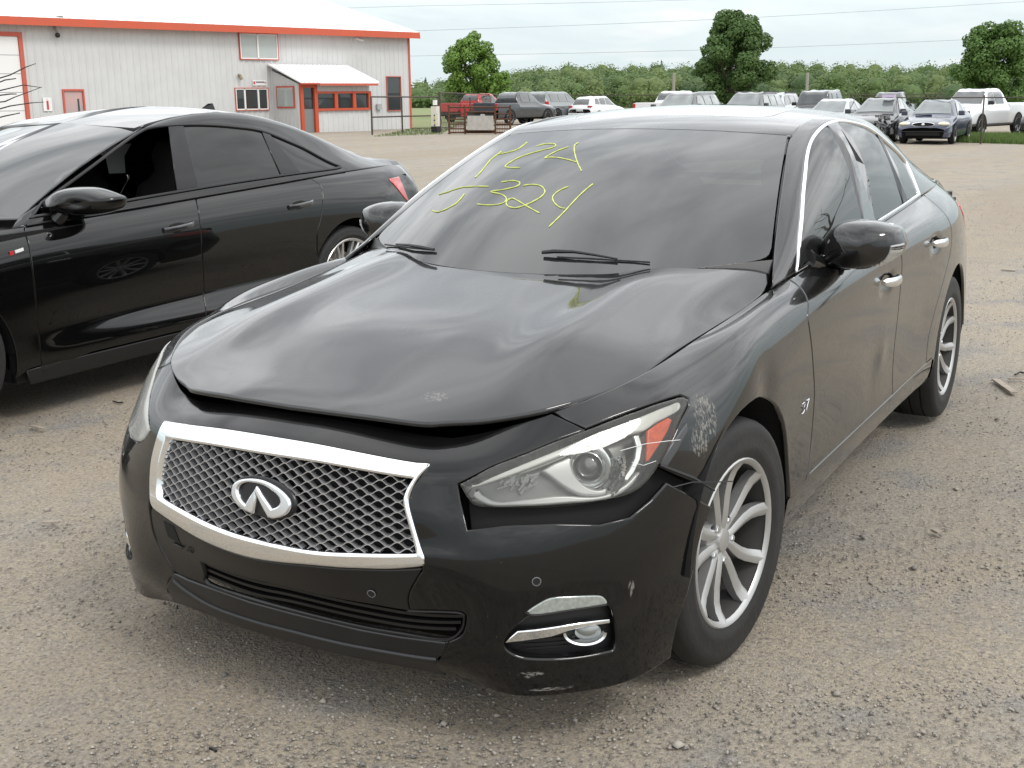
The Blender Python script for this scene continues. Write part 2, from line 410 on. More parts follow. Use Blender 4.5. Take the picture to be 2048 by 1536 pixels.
# ------------------------------------------------------------------ shared wheel builder (axis y, outer face +y)
M_tyre = mat('tyre_rubber', (.009,.009,.009), .7, bump=(60, .5, .004), noise=(9, .4, (.026,.024,.021)))
M_alloy = mat('silver_alloy', (.46,.46,.455), .33, .6, noise=(22, .35, (.36,.35,.33)))
M_barrel = mat('shaded_rim_barrel', (.05,.05,.049), .6, .2, noise=(12, .5, (.05,.045,.04)))  # alloy barrel coloured dark so the gaps between spokes read as shade
M_alloy2 = mat('machined_alloy', (.62,.62,.62), .22, .7)
M_dark = mat('black_plastic', (.008,.008,.009), .45)
M_matte = mat('matte_black', (.004,.004,.004), .9)
M_chrome = mat('chrome', (.86,.87,.88), .07, 1)
M_chromes = mat('satin_chrome', (.80,.81,.83), .2, 1)
M_disc = mat('brake_disc_steel', (.25,.24,.23), .4, .8, noise=(14, .6, (.12,.08,.05)))
M_white = mat('white_plastic', (.75,.75,.74), .4)
_wc = {}
def wheel(parent, loc, side=1, steer=0., r=.333, rim=.228, w=.225, style='twin', full=True, detail=48, rot=0.):
    """wheel mesh = rim barrel; children tyre, spokes, hub cap, nuts, brake disc"""
    key = (r, rim, w, style, full, detail); h = w/2
    if key not in _wc:
        d = {}; rb = rim-.012; n = detail
        d['wheel'] = MB().lathe([(rim-.010, -h*.9), (rim-.014, -h*.5), (rim-.016, h*.2), (rim-.013, h*.80), (rim-.009, h*.90), (rim-.003, h*.93), (rim, h*.90), (rim-.004, h*.82)], n)
        t = r-rim
        pf = [(rim-.006, -h*.88), (rim+t*.3, -h*.99), (rim+t*.62, -h), (rim+t*.9, -h*.90), (r-.004, -h*.80)]
        for q in (-.45, 0, .45): pf += [(r, h*(q-.13)), (r, h*(q-.035)), (r-.009, h*(q-.03)), (r-.009, h*(q+.03)), (r, h*(q+.035)), (r, h*(q+.13))]
        pf += [(r-.004, h*.80), (rim+t*.9, h*.90), (rim+t*.80, h*.955), (rim+t*.78, h*.965), (rim+t*.62, h*1.0), (rim+t*.34, h*.985), (rim+t*.30, h*1.0), (rim+t*.15, h*.965), (rim-.004, h*.89)]
        d['tyre'] = MB().lathe(pf, n)
        hubY = h*.55
        def spoke(path, wid, hy, thick=.012):
            m = MB(); V = []; F = []
            for (rr, an), ww, yy in zip(path, wid, hy):
                c, s = math.cos(an), math.sin(an); tx, tz = -s, c
                for o_, e in ((-.42, -thick*2.6), (-.5, -.003), (-.06, .0045), (.06, .0045), (.5, -.003), (.42, -thick*2.6)):
                    V.append((rr*c+tx*ww*o_, yy+e, rr*s+tz*ww*o_))
            k = len(path)
            for i in range(k-1):
                for j in range(5): F.append((i*6+j, i*6+j+1, (i+1)*6+j+1, (i+1)*6+j))
            m.add(V, [f[::-1] for f in F]); return m
        sp = []
        if style == 'twin':
            for q in range(5):
                a0 = 2*math.pi*q/5+math.pi/2
                for s_ in (-1, 1):
                    rr = [.030, .052, .085, .125, .165, .19, rim-.012]; da = [.42, .36, .27, .25, .265, .285, .30]
                    sk = [0, .0, .0, -.005, -.01, -.015, -.02]
                    sp.append(spoke([(a, a0+s_*b+c) for a, b, c in zip(rr, da, sk)], [.024, .026, .030, .033, .035, .037, .040], [hubY, hubY+.004, hubY+.007, hubY+.009, hubY+.013, hubY+.020, h*.87]))
        elif style == 'multi':
            for q in range(10):
                a0 = 2*math.pi*q/10
                for s_ in (-1, 1):
                    sp.append(spoke([(.035, a0), (.08, a0+s_*.05), (.16, a0+s_*.09), (rim-.014, a0+s_*.11)], [.016, .013, .013, .017], [hubY, hubY+.012, hubY+.014, h*.82]))
        else:
            ns = 5 if style == 'five' else 6
            for q in range(ns):
                a0 = 2*math.pi*q/ns+.3
                sp.append(spoke([(.03, a0), (.08, a0), (.15, a0), (rim-.012, a0)], [.05, .045, .05, .065], [hubY, hubY+.01, hubY+.01, h*.82]))
        d['spoke'] = sp
        d['hub_cap'] = MB().lathe([(0, hubY+.012), (.020, hubY+.012), (.030, hubY+.009), (.033, hubY+.001), (.050, hubY-.004), (.068, hubY-.010), (.076, hubY-.034)], max(10, n//2))
        d['lug_nut'] = [MB().lathe([(0, hubY+.010), (.007, hubY+.010), (.010, hubY+.005), (.011, hubY-.025)], 6, c=(.057*math.cos(2*math.pi*(q+.5)/5+math.pi/2), 0, .057*math.sin(2*math.pi*(q+.5)/5+math.pi/2))) for q in range(5)]
        d['brake_disc'] = MB().lathe([(.05, hubY-.065), (.07, hubY-.055), (.075, hubY-.075), (rim*.70, hubY-.075), (rim*.70, hubY-.098)], n)
        d['well'] = MB().lathe([(0, -h*.35), (rim-.03, -h*.35)], 20)
        d['lip'] = MB().lathe([(rim-.017, h*.84), (rim-.013, h*.90), (rim-.003, h*.935), (rim+.001, h*.905), (rim-.003, h*.82)], n)
        d['caliper'] = MB().lathe([(rim*.52, hubY-.055), (rim*.74, hubY-.055), (rim*.76, hubY-.11), (rim*.52, hubY-.11)], 10, a0=2.7, a1=3.7)
        _wc[key] = d
    d = _wc[key]; al = M_alloy2 if style == 'multi' else M_alloy
    def mk(nm, mb, mt, par):
        if not hasattr(mb, '_me'): o = mb.build(nm, mt, par, smooth=True, ang=40); mb._me = o.data; return o
        return link(nm, mb._me, mt, par)
    wh = mk('wheel', d['wheel'], M_barrel if full else al, parent); wh.location = loc
    wh.rotation_euler = (0, 0, (math.pi if side < 0 else 0)+steer)
    wh.rotation_euler.rotate_axis('Y', rot)
    mk('tyre', d['tyre'], M_tyre, wh)
    if full:
        for s_ in d['spoke']: mk('spoke', s_, al, wh)
        mk('rim_lip', d['lip'], al, wh); mk('spoke_gap_shade', d['well'], M_matte, wh)  # black disc added behind the spokes to paint the gaps as shade
        mk('hub_cap', d['hub_cap'], al, wh)
        for s_ in d['lug_nut']: mk('lug_nut', s_, M_chromes, wh)
        mk('brake_disc', d['brake_disc'], M_disc, wh); 
        c = mk('brake_caliper', d['caliper'], M_dark, wh); c.rotation_euler = (0, 0, 0)
    else:
        mb = MB()
        for s_ in d['spoke']: mb.add(s_.v, s_.f)
        if 'allsp' not in d: d['allsp'] = mb; mb.add(d['hub_cap'].v, d['hub_cap'].f)
        mk('rim_spokes', d['allsp'], al, wh)
        if 'back' not in d: d['back'] = MB().lathe([(0, -.01), (rim-.02, -.01)], 16)
        mk('brake_disc', d['back'], M_matte, wh)  # plain black backing disc, stands for the shade behind the spokes
    return wh

M_rust = mat('rusty_steel', (.06,.028,.015), .9, noise=(12, .9, (.13,.055,.025)))
# ------------------------------------------------------------------ ground
CH = np.array([math.cos(YAW), math.sin(YAW)]); CR = np.array([math.sin(YAW), -math.cos(YAW)])   # level view axis and its right-hand side
def gz(x, y):
    d = math.hypot(x+1.4, y); t = min(max((d-4)/9, 0), 1); t = t*t*(3-2*t); lat = (x-CAM[0])*CR[0]+(y-CAM[1])*CR[1]
    return -.0123*lat*t
def gzn(x, y):
    d = np.hypot(x+1.4, y); t = np.clip((d-4)/9, 0, 1); t = t*t*(3-2*t); return -.0123*((x-CAM[0])*CR[0]+(y-CAM[1])*CR[1])*t
def gp_(px, D):
    """ground point under photo column px at depth D"""
    v = ray(px, 200); h = np.array([v[0], v[1]]); P = CAM[:2]+h*D/ (v@cd_) ; return np.array([P[0], P[1], gz(P[0], P[1])])
def grd(px, py):
    z = 0.
    for _ in range(6): P = at(px, py, z=z); z = gz(P[0], P[1])
    return P
def build_ground():
    rs = np.concatenate([np.linspace(.0, 12, 75), np.geomspace(12.3, 1500, 70)]); an = np.linspace(0, 2*math.pi, 181)[:-1]
    c = np.array([0.2, 0]); V = []; 
    for r_ in rs:
        x = c[0]+r_*np.cos(an); y = c[1]+r_*np.sin(an); z = gzn(x, y)+(.012*np.sin(x*.9+1)*np.cos(y*1.3)+.006*np.sin(x*3.1+y*2.2))*np.clip(1-r_/60, 0, 1)-.012
        V += list(np.stack([x, y, z], 1))
    n = 180; F = [(i*n+j, (i+1)*n+j, (i+1)*n+(j+1) % n, i*n+(j+1) % n) for i in range(len(rs)-1) for j in range(n)]
    m = bpy.data.materials.new('gravel_dirt'); m.use_nodes = True; nt = m.node_tree; b = nt.nodes['Principled BSDF']; N = nt.nodes.new; L = nt.links.new
    b.inputs['Roughness'].default_value = .93; b.inputs['Specular IOR Level'].default_value = .25
    tc = N('ShaderNodeTexCoord')
    def ns(s, det, ro=.6, st=None, rot=0):
        n_ = N('ShaderNodeTexNoise'); n_.inputs['Scale'].default_value = s; n_.inputs['Detail'].default_value = det; n_.inputs['Roughness'].default_value = ro
        if st: mp = N('ShaderNodeMapping'); mp.inputs['Scale'].default_value = st; mp.inputs['Rotation'].default_value = (0, 0, rot); L(tc.outputs['Object'], mp.inputs[0]); L(mp.outputs[0], n_.inputs[0])
        else: L(tc.outputs['Object'], n_.inputs[0])
        return n_.outputs[0]
    def rg(src, a, b_, c=0, d=1):
        r = N('ShaderNodeMapRange'); L(src, r.inputs[0]); 
        for i, v in zip((1,2,3,4), (a, b_, c, d)): r.inputs[i].default_value = v
        return r.outputs[0]
    def mx(f, a, b_, mode='MIX'):
        x = N('ShaderNodeMix'); x.data_type = 'RGBA'; x.blend_type = mode
        if isinstance(f, float): x.inputs[0].default_value = f
        else: L(f, x.inputs[0])
        for k, v in ((6, a), (7, b_)):
            if isinstance(v, tuple): x.inputs[k].default_value = (*v, 1)
            else: L(v, x.inputs[k])
        return x.outputs[2]
    big = ns(.55, 8, .6); mid = ns(2.3, 9, .7); fine = ns(75, 10, .8); tracks = ns(.5, 5, .6, (.12, 1, 1), -.55)
    col = mx(rg(big, .40, .62), (.44,.375,.285), (.40,.36,.295)); col = mx(rg(mid, .50, .60, 0, .85), col, (.315,.30,.278)); col = mx(rg(tracks, .46, .62, 0, .75), col, (.375,.31,.228))
    vo = N('ShaderNodeTexVoronoi'); vo.inputs['Scale'].default_value = 130; dn = N('ShaderNodeTexNoise'); dn.inputs['Scale'].default_value = 30; L(tc.outputs['Object'], dn.inputs[0]); da = N('ShaderNodeVectorMath'); da.operation = 'MULTIPLY_ADD'; L(dn.outputs['Color'], da.inputs[0]); da.inputs[1].default_value = (.022, .022, .022); L(tc.outputs['Object'], da.inputs[2]); L(da.outputs[0], vo.inputs[0]); vb_ = N('ShaderNodeSeparateColor'); L(vo.outputs['Color'], vb_.inputs[0])
    col = mx(rg(vb_.outputs[0], .35, 1, .0, .8), col, mx(rg(vb_.outputs[1], 0, 1), (.12,.11,.10), (.42,.385,.34)))
    col = mx(rg(fine, .38, .66, 0, .85), col, mx(1., col, (.42,.42,.43), 'MULTIPLY'))
    far = N('ShaderNodeSeparateXYZ'); 
    L(col, b.inputs['Base Color'])
    v2 = N('ShaderNodeTexVoronoi'); v2.inputs['Scale'].default_value = 60; L(da.outputs[0], v2.inputs[0])
    h = N('ShaderNodeMath'); h.operation = 'MULTIPLY_ADD'; L(rg(vo.outputs['Distance'], 0, .6, 1, 0), h.inputs[0]); h.inputs[1].default_value = .35; L(fine, h.inputs[2])
    h2_ = N('ShaderNodeMath'); h2_.operation = 'MULTIPLY_ADD'; L(rg(v2.outputs['Distance'], 0, .5, 1, 0), h2_.inputs[0]); L(rg(mid, .5, .6, 0, .7), h2_.inputs[1]); L(h.outputs[0], h2_.inputs[2])
    bp = N('ShaderNodeBump'); bp.inputs['Strength'].default_value = .75; bp.inputs['Distance'].default_value = .010; L(h2_.outputs[0], bp.inputs['Height']); L(bp.outputs[0], b.inputs['Normal'])
    o = meshobj('ground', V, F, m); tag(o, kind='structure'); return m
M_ground = build_ground()
# loose stones: real geometry near the camera, thinning out with distance
def stones():
    g = np.random.default_rng(5); V = []; F = []; ico = np.array([(1,0,0),(-1,0,0),(0,1,0),(0,-1,0),(0,0,1),(0,0,-1)], float)
    tri = [(0,2,4),(2,1,4),(1,3,4),(3,0,4),(2,0,5),(1,2,5),(3,1,5),(0,3,5)]
    n = 150000; D = 1.6+20*g.random(n)**2.1; px = g.uniform(-60, 2110, n)
    v = cd_[None]+cr_[None]*((px-W/2)/FPX)[:, None]; h = v[:, :2]; P = CAM[None, :2]+h*D[:, None]
    r_ = .0020+.0055*g.random(n)**3+.012*(g.random(n) > .9965)*g.random(n)
    k = np.sin(P[:, 0]*3.1)*np.cos(P[:, 1]*2.7)+np.sin(P[:, 0]*.9+P[:, 1]*1.7); keepm = (g.random(n) < .35+.4*np.clip(k, 0, 1)+.25*(r_ > .006)); P = P[keepm]; r_ = r_[keepm]; n = len(P)
    z = gzn(P[:, 0], P[:, 1]); s = g.uniform(.55, 1.3, (n, 6, 3)); a = g.uniform(0, 6.3, n); X = ico[None]*s*r_[:, None, None]; X[..., 2] *= .6
    c, sn = np.cos(a)[:, None], np.sin(a)[:, None]; x = X[..., 0]*c-X[..., 1]*sn; y = X[..., 0]*sn+X[..., 1]*c
    A = np.stack([x+P[:, 0, None], y+P[:, 1, None], X[..., 2]+(z-.0095)[:, None]+r_[:, None]*.25+.012*np.sin(P[:, 0]*.9+1)[:, None]*np.cos(P[:, 1]*1.3)[:, None]], -1).reshape(-1, 3)
    T = (np.array(tri)[None]+6*np.arange(n)[:, None, None]).reshape(-1, 3)
    me = bpy.data.meshes.new('loose_gravel'); me.vertices.add(len(A)); me.vertices.foreach_set('co', A.ravel()); me.loops.add(T.size); me.loops.foreach_set('vertex_index', T.ravel().astype(np.int32)); me.polygons.add(len(T)); me.polygons.foreach_set('loop_start', np.arange(0, T.size, 3, dtype=np.int32)); me.update(calc_edges=True)
    m = bpy.data.materials.new('stone'); m.use_nodes = True; nt = m.node_tree; b = nt.nodes['Principled BSDF']; b.inputs['Roughness'].default_value = .85; gn = nt.nodes.new('ShaderNodeNewGeometry'); cr = nt.nodes.new('ShaderNodeValToRGB'); e = cr.color_ramp; e.elements[0].color = (.15,.14,.13,1); e.elements[1].color = (.36,.33,.285,1); e.elements[0].position = .1; q = e.elements.new(.6); q.color = (.29,.26,.225,1)
    nt.links.new(gn.outputs['Random Per Island'], cr.inputs[0]); nt.links.new(cr.outputs[0], b.inputs['Base Color']); o = link('loose_gravel', me, m); tag(o, kind='stuff')
stones()
# a few bigger stones and scraps of wood and wire lying about
M_wood = mat('weathered_wood', (.36,.31,.25), .85, noise=(30, .6, (.20,.17,.14)))
def scrap(name, pts, r_, mt, label, cat_, flat=None):
    P = [grd(*p)+np.array([0, 0, r_*.5]) for p in pts]; mb = MB()
    if flat: 
        for a, b in zip(P[:-1], P[1:]):
            d = b-a; l = np.linalg.norm(d); d /= l; s = np.cross([0,0,1.], d); mb.obox((a+b)/2, [d, s, np.cross(d, s)], (l/2, flat, .004))
    else: mb.tube(P, r_, 5)
    return tag(mb.build(name, mt, None), label, cat_)
scrap('wood_splinter', [(1991,760),(2028,786)], .006, M_wood, 'pale splintered board lying on the gravel at the right edge', 'wood scrap', .018)
scrap('wood_splinter', [(2016,758),(2048,759)], .006, M_wood, 'thin lath lying level on the gravel beside the pale splintered board', 'wood scrap', .006)
scrap('twig', [(2030,750),(2040,745),(2052,748)], .005, M_dark, 'short dark twig on the gravel above the pale splintered board', 'twig')
scrap('twig', [(226,803),(236,806),(246,806)], .004, M_dark, 'small black twig on the ground between the two black saloons', 'twig')
scrap('wood_splinter', [(85,1046),(118,1045)], .004, M_wood, 'thin straw-coloured stick on bare dirt left of the dented saloon', 'wood scrap', .005)
scrap('wood_splinter', [(62,852),(88,858)], .004, M_wood, 'small pale chip of wood near the lower left saloon tyre', 'wood scrap', .008)
scrap('wood_splinter', [(1866,1060),(1880,1067)], .004, M_wood, 'little flat wood chip on gravel right of the front wheel', 'wood scrap', .01)
scrap('wood_splinter', [(2003,539),(2030,541)], .004, M_wood, 'short pale stick lying far back on the gravel right of the tail', 'wood scrap', .02)
scrap('twig', [(420,1497),(428,1500),(432,1504)], .004, M_dark, 'dark curled leaf scrap at the bottom left of the gravel', 'scrap')
# ------------------------------------------------------------------ white metal building
M_clad = mat('white_metal_siding', (.57,.575,.57), .5, noise=(1.2, .6, (.50,.50,.49)))
M_roofm = mat('white_metal_roof', (.86,.87,.88), .4, noise=(.8, .4, (.78,.79,.80)))
M_orange = mat('orange_trim', (.50,.075,.028), .55, noise=(2, .5, (.40,.08,.04)))
M_redt = mat('red_trim', (.50,.085,.05), .6, noise=(3, .5, (.42,.14,.10)))
M_wframe = mat('white_frame', (.75,.75,.74), .5)
M_dglass = mat('dark_window_pane', (.03,.035,.035), .08, coat=1)
M_cglass = mat('curtained_window_pane', (.42,.45,.43), .12, coat=1, noise=(1.3, .5, (.33,.37,.36)))
A_ = gp_(-330, 39.5); B_ = gp_(820, 60.5); A_ = gp_(0, 45.3)
ex = B_-A_; Lw = np.linalg.norm(ex[:2]); ex = ex/np.linalg.norm(ex); ex_h = np.array([ex[0], ex[1], 0]); ex_h /= np.linalg.norm(ex_h)
nb = np.array([-ex_h[1], ex_h[0], 0]); nb = nb if nb@(CAM-B_) > 0 else -nb       # outwards, towards the lot
bz = math.atan2(ex_h[1], ex_h[0]); sgn_b = 1 if np.cross([0,0,1.], ex_h)@nb > 0 else -1
def wl(px, py, off=0.):
    v = ray(px, py); k = ((B_+nb*off-CAM)@nb)/(v@nb); P = CAM+v*k; return (P-B_)@ex_h, P[2]
def bp_(a, n_, z): return B_*[1,1,0]+ex_h*a+nb*n_+np.array([0, 0, z])
bld = empty('metal_building', tuple(B_), 0, 'long white metal-sided building with a wide orange eave and a small glazed entrance porch', 'building')
def bbox_(name, mt, a0, a1, n0, n1, z0, z1, par=None):
    mb = MB(); mb.obox(bp_((a0+a1)/2, (n0+n1)/2, (z0+z1)/2), [ex_h, nb, np.array([0,0,1.])], (abs(a1-a0)/2, abs(n1-n0)/2, abs(z1-z0)/2)); return mb.build(name, mt, par or bld)
zg = B_[2]
zeR = wl(818,72)[1]; zeL = wl(0,42)[1]; aL = wl(0,42)[0]
ez = lambda a: zeR+(zeL-zeR)*(a/aL)
def clad(name, a0, a1, n_, z0f, z1f, mt, par, pitch=.30, along=ex_h, org=None):
    V = []; F = []; a = a0; pts = []
    while a < a1:
        for q, h in ((0,0),(.035,.028),(.075,.028),(.11,0)): pts.append((min(a+q, a1), h))
        a += pitch
    pts.append((a1, 0))
    for q, h in pts:
        for zf in (z0f, z1f): V.append((org if org is not None else bp_(0, n_, 0))+along*q+(nb if org is None else np.cross(along, [0,0,1.])*clad.s)*h+np.array([0,0,zf(q)]))
    F = [(2*i, 2*i+2, 2*i+3, 2*i+1) for i in range(len(pts)-1)]
    return MB().add(V, F).build(name, mt, par)
clad.s = 1
clad('wall_cladding', aL-9, 0, 0, lambda a: zg-.3-.0*a, ez, M_clad, bld, .30)
bbox_('end_wall', M_clad, -.15, 0, -16, -.02, zg-.3, zeR, bld)
bbox_('corner_trim', M_redt, -.07, .05, -.03, .06, zg-.2, zeR)
# roof: front slope and ridge
slope = .27; V = [bp_(aL-9, .45, ez(aL-9)-.05+.12), bp_(.35, .45, zeR+.10), bp_(.35, -9, zeR+.10+9.45*slope), bp_(aL-9, -9, ez(aL-9)+.07+9.45*slope), bp_(.35, -18, zeR+.1), bp_(aL-9, -18, ez(aL-9)+.1)]
rf = MB().add([v+[0,0,q] for q in (0,.06) for v in V], [(6,7,8,9),(9,8,10,11),(1,0,3,2),(2,3,5,4),(0,1,7,6),(1,2,8,7),(2,4,10,8),(4,5,11,10)]).build('roof', M_roofm, bld)
mb = MB()
for k in range(60):
    a = .30-k*.5
    if a < aL-9: break
    for n0, n1 in ((.45, -9),):
        zz0 = (zeR if a > 0 else ez(a))+.16; p0 = bp_(a, n0, zz0); p1 = bp_(a, n1, zz0+9.45*slope); d = (p1-p0); l = np.linalg.norm(d); d /= l; s = ex_h; mb.obox((p0+p1)/2, [d, s, np.cross(d, s)], (l/2, .018, .015))
mb.build('roof_rib', M_roofm, rf)['kind'] = 'stuff'
V = []
for a, z in ((aL-9, ez(aL-9)), (.38, zeR)):
    for n_, dz in ((.46, .16), (.50, -.14), (.0, -.06), (0, .1)): V.append(bp_(a, n_, z+dz+.0))
MB().add(V, [(0,4,5,1),(1,5,6,2),(3,7,4,0),(4,7,6,5),(0,1,2,3)]).build('eave_fascia', M_orange, bld)
def framed(nm, x0, y0, x1, y1, mtf, mtg, par=None, inner=None, bars=(), wd=.035, off=0., hbars=(), sub='window_pane'):
    (a0, zt), (a1, zb) = wl(x0, y0), wl(x1, y1); zt2 = wl(x1, y0)[1]; zt = (zt+zt2)/2; par = par or bld
    mb = MB()
    for aa, ab, za, zb_ in ((a0-wd, a1+wd, zt, zt+wd), (a0-wd, a1+wd, zb-wd, zb), (a0-wd, a0, zb, zt), (a1, a1+wd, zb, zt)): mb.obox(bp_((aa+ab)/2, .04+off, (za+zb_)/2), [ex_h, nb, np.array([0,0,1.])], (abs(ab-aa)/2, .045, abs(zb_-za)/2))
    f = mb.build(nm, mtf, par)
    if inner:
        mb = MB(); q = .05
        for aa, ab, za, zb_ in ((a0, a1, zt-q, zt), (a0, a1, zb, zb+q), (a0, a0+q, zb+q, zt-q), (a1-q, a1, zb+q, zt-q)): mb.obox(bp_((aa+ab)/2, .035+off, (za+zb_)/2), [ex_h, nb, np.array([0,0,1.])], ((ab-aa)/2, .035, (zb_-za)/2))
        for t in bars: mb.obox(bp_(a0+(a1-a0)*t, .036+off, (zt+zb)/2), [ex_h, nb, np.array([0,0,1.])], (.04, .034, (zt-zb)/2))
        mb.build('window_frame', inner, f)
    ts = [0]+list(bars)+[1]
    for t0, t1 in zip(ts[:-1], ts[1:]): bbox_(sub, mtg, a0+(a1-a0)*t0+.01, a0+(a1-a0)*t1-.01, off, off+.03, zb+.01, zt-.01, f)
    return f, (a0, a1, zb, zt)
framed('window', 477, 68, 555, 119, M_redt, M_cglass, inner=M_wframe, bars=(.47,))
framed('window', 469, 177, 536, 219, M_redt, M_dglass, inner=M_wframe, bars=(.28,.70))
framed('window', 772, 154, 801, 220, M_redt, M_dglass, inner=None)
# roller door on the left, side door, number sign
g, (ga0, ga1, gzb, gzt) = framed('garage_door', -190, 70, 61, 330, M_redt, M_white, wd=.16, sub='door_slab')
for k in range(1, 7): 
    z = gzt-(gzt-gzb)*k/7; bbox_('panel_groove', mat('seam_grey', (.3,.3,.31), .6) if k == 1 else bpy.data.materials['seam_grey'], ga0, ga1, .028, .034, z-.012, z+.012, g)
M_peel = mat('peeling_pink_door', (.55,.33,.31), .6, noise=(1.6, 1, (.33,.34,.34), 8))
g, q = framed('side_door', 126, 182, 174, 300, M_redt, M_peel, wd=.07, sub='door_slab')
bbox_('door_glass', M_dglass, q[0]+(q[1]-q[0])*.70, q[0]+(q[1]-q[0])*.80, .028, .04, q[3]-(q[3]-q[2])*.55, q[3]-.30, g)
(a0, z1), (a1, z0) = wl(84, 195), wl(104, 222); sg = bbox_('number_sign', M_white, a0, a1, .03, .05, z0, z1)
M_sred = mat('sign_red', (.55,.03,.05), .5)
def text(s_, size, mt, par, org, ax, up_, nn, name='lettering', ext=.004, bold=0):
    cu = bpy.data.curves.new(name, 'FONT'); cu.body = s_; cu.size = size; cu.extrude = ext; cu.align_x = 'CENTER'; cu.align_y = 'CENTER'; cu.offset = bold
    o = bpy.data.objects.new(name, cu); dg = bpy.context.evaluated_depsgraph_get(); COL.objects.link(o); bpy.context.view_layer.update(); dg.update(); me = bpy.data.meshes.new_from_object(o.evaluated_get(dg)); bpy.data.objects.remove(o)
    me.name = name; q = link(name, me, mt, par); me.materials.clear(); me.materials.append(mt)
    Mx = Matrix([[ax[i], up_[i], nn[i], org[i]] for i in range(3)]+[[0,0,0,1]]); q.data.transform(Mx); return q
UP = np.array([0,0,1.]); exr = ex_h if np.cross(ex_h, UP)@nb > 0 else ex_h
text('1', (z1-z0)*.85, M_sred, sg, bp_((a0+a1)/2, .056, z0+(z1-z0)*.40), ex_h, UP, nb, bold=.02)
bbox_('sign_strip', M_sred, a0+.16, a1-.16, .05, .055, z1-.075, z1-.05, sg)
(a0, z1), (a1, z0) = wl(504, 160), wl(532, 171); sg = bbox_('name_sign', M_white, a0, a1, .03, .05, z0, z1)
bbox_('sign_mark', M_sred, a0+.03, a0+.12, .05, .055, z0+.05, z1-.06, sg)
bbox_('sign_strip', mat('sign_grey', (.2,.2,.22), .6), a0+.16, a1-.12, .05, .055, (z0+z1)/2-.01, (z0+z1)/2+.06, sg); bbox_('sign_strip', M_sred, a1-.10, a1-.03, .05, .055, (z0+z1)/2-.03, (z0+z1)/2+.04, sg)
# flood light, cameras, lamp, meter box
def fix(name, x0, y0, x1, y1, d, mt, label=None):
    (a0, z1), (a1, z0) = wl(x0, y0), wl(x1, y1); return bbox_(name, mt, a0, a1, .03, d, z0, z1)
fl_ = fix('flood_light', 106, 32, 120, 44, .28, mat('lamp_housing_grey', (.18,.18,.16), .5)); fix('flood_light_glass', 108, 35, 118, 42, .30, M_cglass)
a, z = wl(108, 58); MB().tube([bp_(a, .05, z+.25), bp_(a-.02, .12, z), bp_(a+.05, .18, z-.15)], .05, 7).build('security_camera', mat('camera_grey', (.25,.25,.24), .4), bld, smooth=True)
MB().sphere(bp_(a+.02, .2, z-.24), .10, 10, 7).build('camera_dome', M_dark, bld, smooth=True)
a, z = wl(716, 80); MB().tube([bp_(a-.15, .04, z+.1), bp_(a, .15, z), bp_(a+.14, .25, z-.03)], .06, 7).build('security_camera', M_white, bld, smooth=True)
a, z = wl(477, 156); MB().tube([bp_(a, .04, z+.12), bp_(a, .14, z+.1), bp_(a+.02, .2, z-.06)], .07, 7).build('wall_lamp', mat('brass_lamp', (.25,.2,.12), .5), bld, smooth=True)
fix('meter_box', 751, 208, 760, 219, .14, mat('box_grey', (.35,.36,.36), .5))
# entrance porch
pj = 2.0; (pa1, _) = wl(741, 200, pj); (pa0, _) = wl(600, 200, pj); pzb = gz(*bp_(pa1, pj, 0)[:2])-.05; pzt = wl(741, 168, pj)[1]
por = MB(); pz_ = lambda px, py: wl(px, py, pj)
dA = wl(634, 200, pj)[0]
def pbox(name, mt, a0, a1, n0, n1, z0, z1, par=None): return bbox_(name, mt, a0, a1, n0, n1, z0, z1, par)
wzT, wzB = pz_(690,186)[1], pz_(690,217)[1]
clad('porch_front_wall', dA, pa1, pj-.05, lambda a: pzb, lambda a: wzB-.05, M_clad, bld, .30); clad('porch_front_wall', dA, pa1, pj-.05, lambda a: wzT+.05, lambda a: pzt, M_clad, bld, .30)
pbox('porch_end_wall', M_clad, pa1-.06, pa1, 0.03, pj-.06, pzb, pzt+.2)
# side wall of the porch facing left
V = [bp_(pa0, .03, pzb), bp_(pa0, pj-.05, pzb), bp_(pa0, pj-.05, pzt), bp_(pa0, .03, pzt+.62)]; MB().add([v+ex_h*q for q in (0, .05) for v in V], [(0,1,2,3),(7,6,5,4),(0,4,5,1),(1,5,6,2),(2,6,7,3),(3,7,4,0)]).build('porch_side_wall', M_clad, bld)
mb = MB()
for k in range(7): n_ = .2+k*.28; mb.obox(bp_(pa0-.012, n_, (pzb+pzt)/2+.05), [ex_h, nb, UP], (.014, .02, (pzt-pzb)/2-.02))
mb.build('wall_ribs', M_clad, bld)['kind'] = 'stuff'
wf = pbox('window', M_redt, pa0-.05, pa0-.005, .35, 1.65, pzb+1.15, pzb+2.12); pbox('window_pane', M_cglass, pa0-.06, pa0-.045, .43, 1.57, pzb+1.22, pzb+2.05, wf)
fr_ = MB()
for a0, a1, z0, z1 in ((pa0, pa0+.16, pzb, pzt), (dA-.18, dA, pzb, pzt), (pa0+.16, dA-.18, pzt-.16, pzt)): fr_.obox(bp_((a0+a1)/2, pj, (z0+z1)/2), [ex_h, nb, UP], ((a1-a0)/2, .07, (z1-z0)/2))
fr_ = fr_.build('door_frame', M_orange, bld)
pbox('porch_door', mat('grey_door', (.20,.21,.21), .5), pa0+.17, dA-.19, pj-.10, pj-.05, pzb, pzb+1.1, fr_); pbox('door_glass', M_dglass, pa0+.17, dA-.19, pj-.10, pj-.05, pzb+1.1, pzt-.16, fr_)
wfr = MB(); n3 = [dA, dA+(pa1-dA)*.34, dA+(pa1-dA)*.68, pa1]
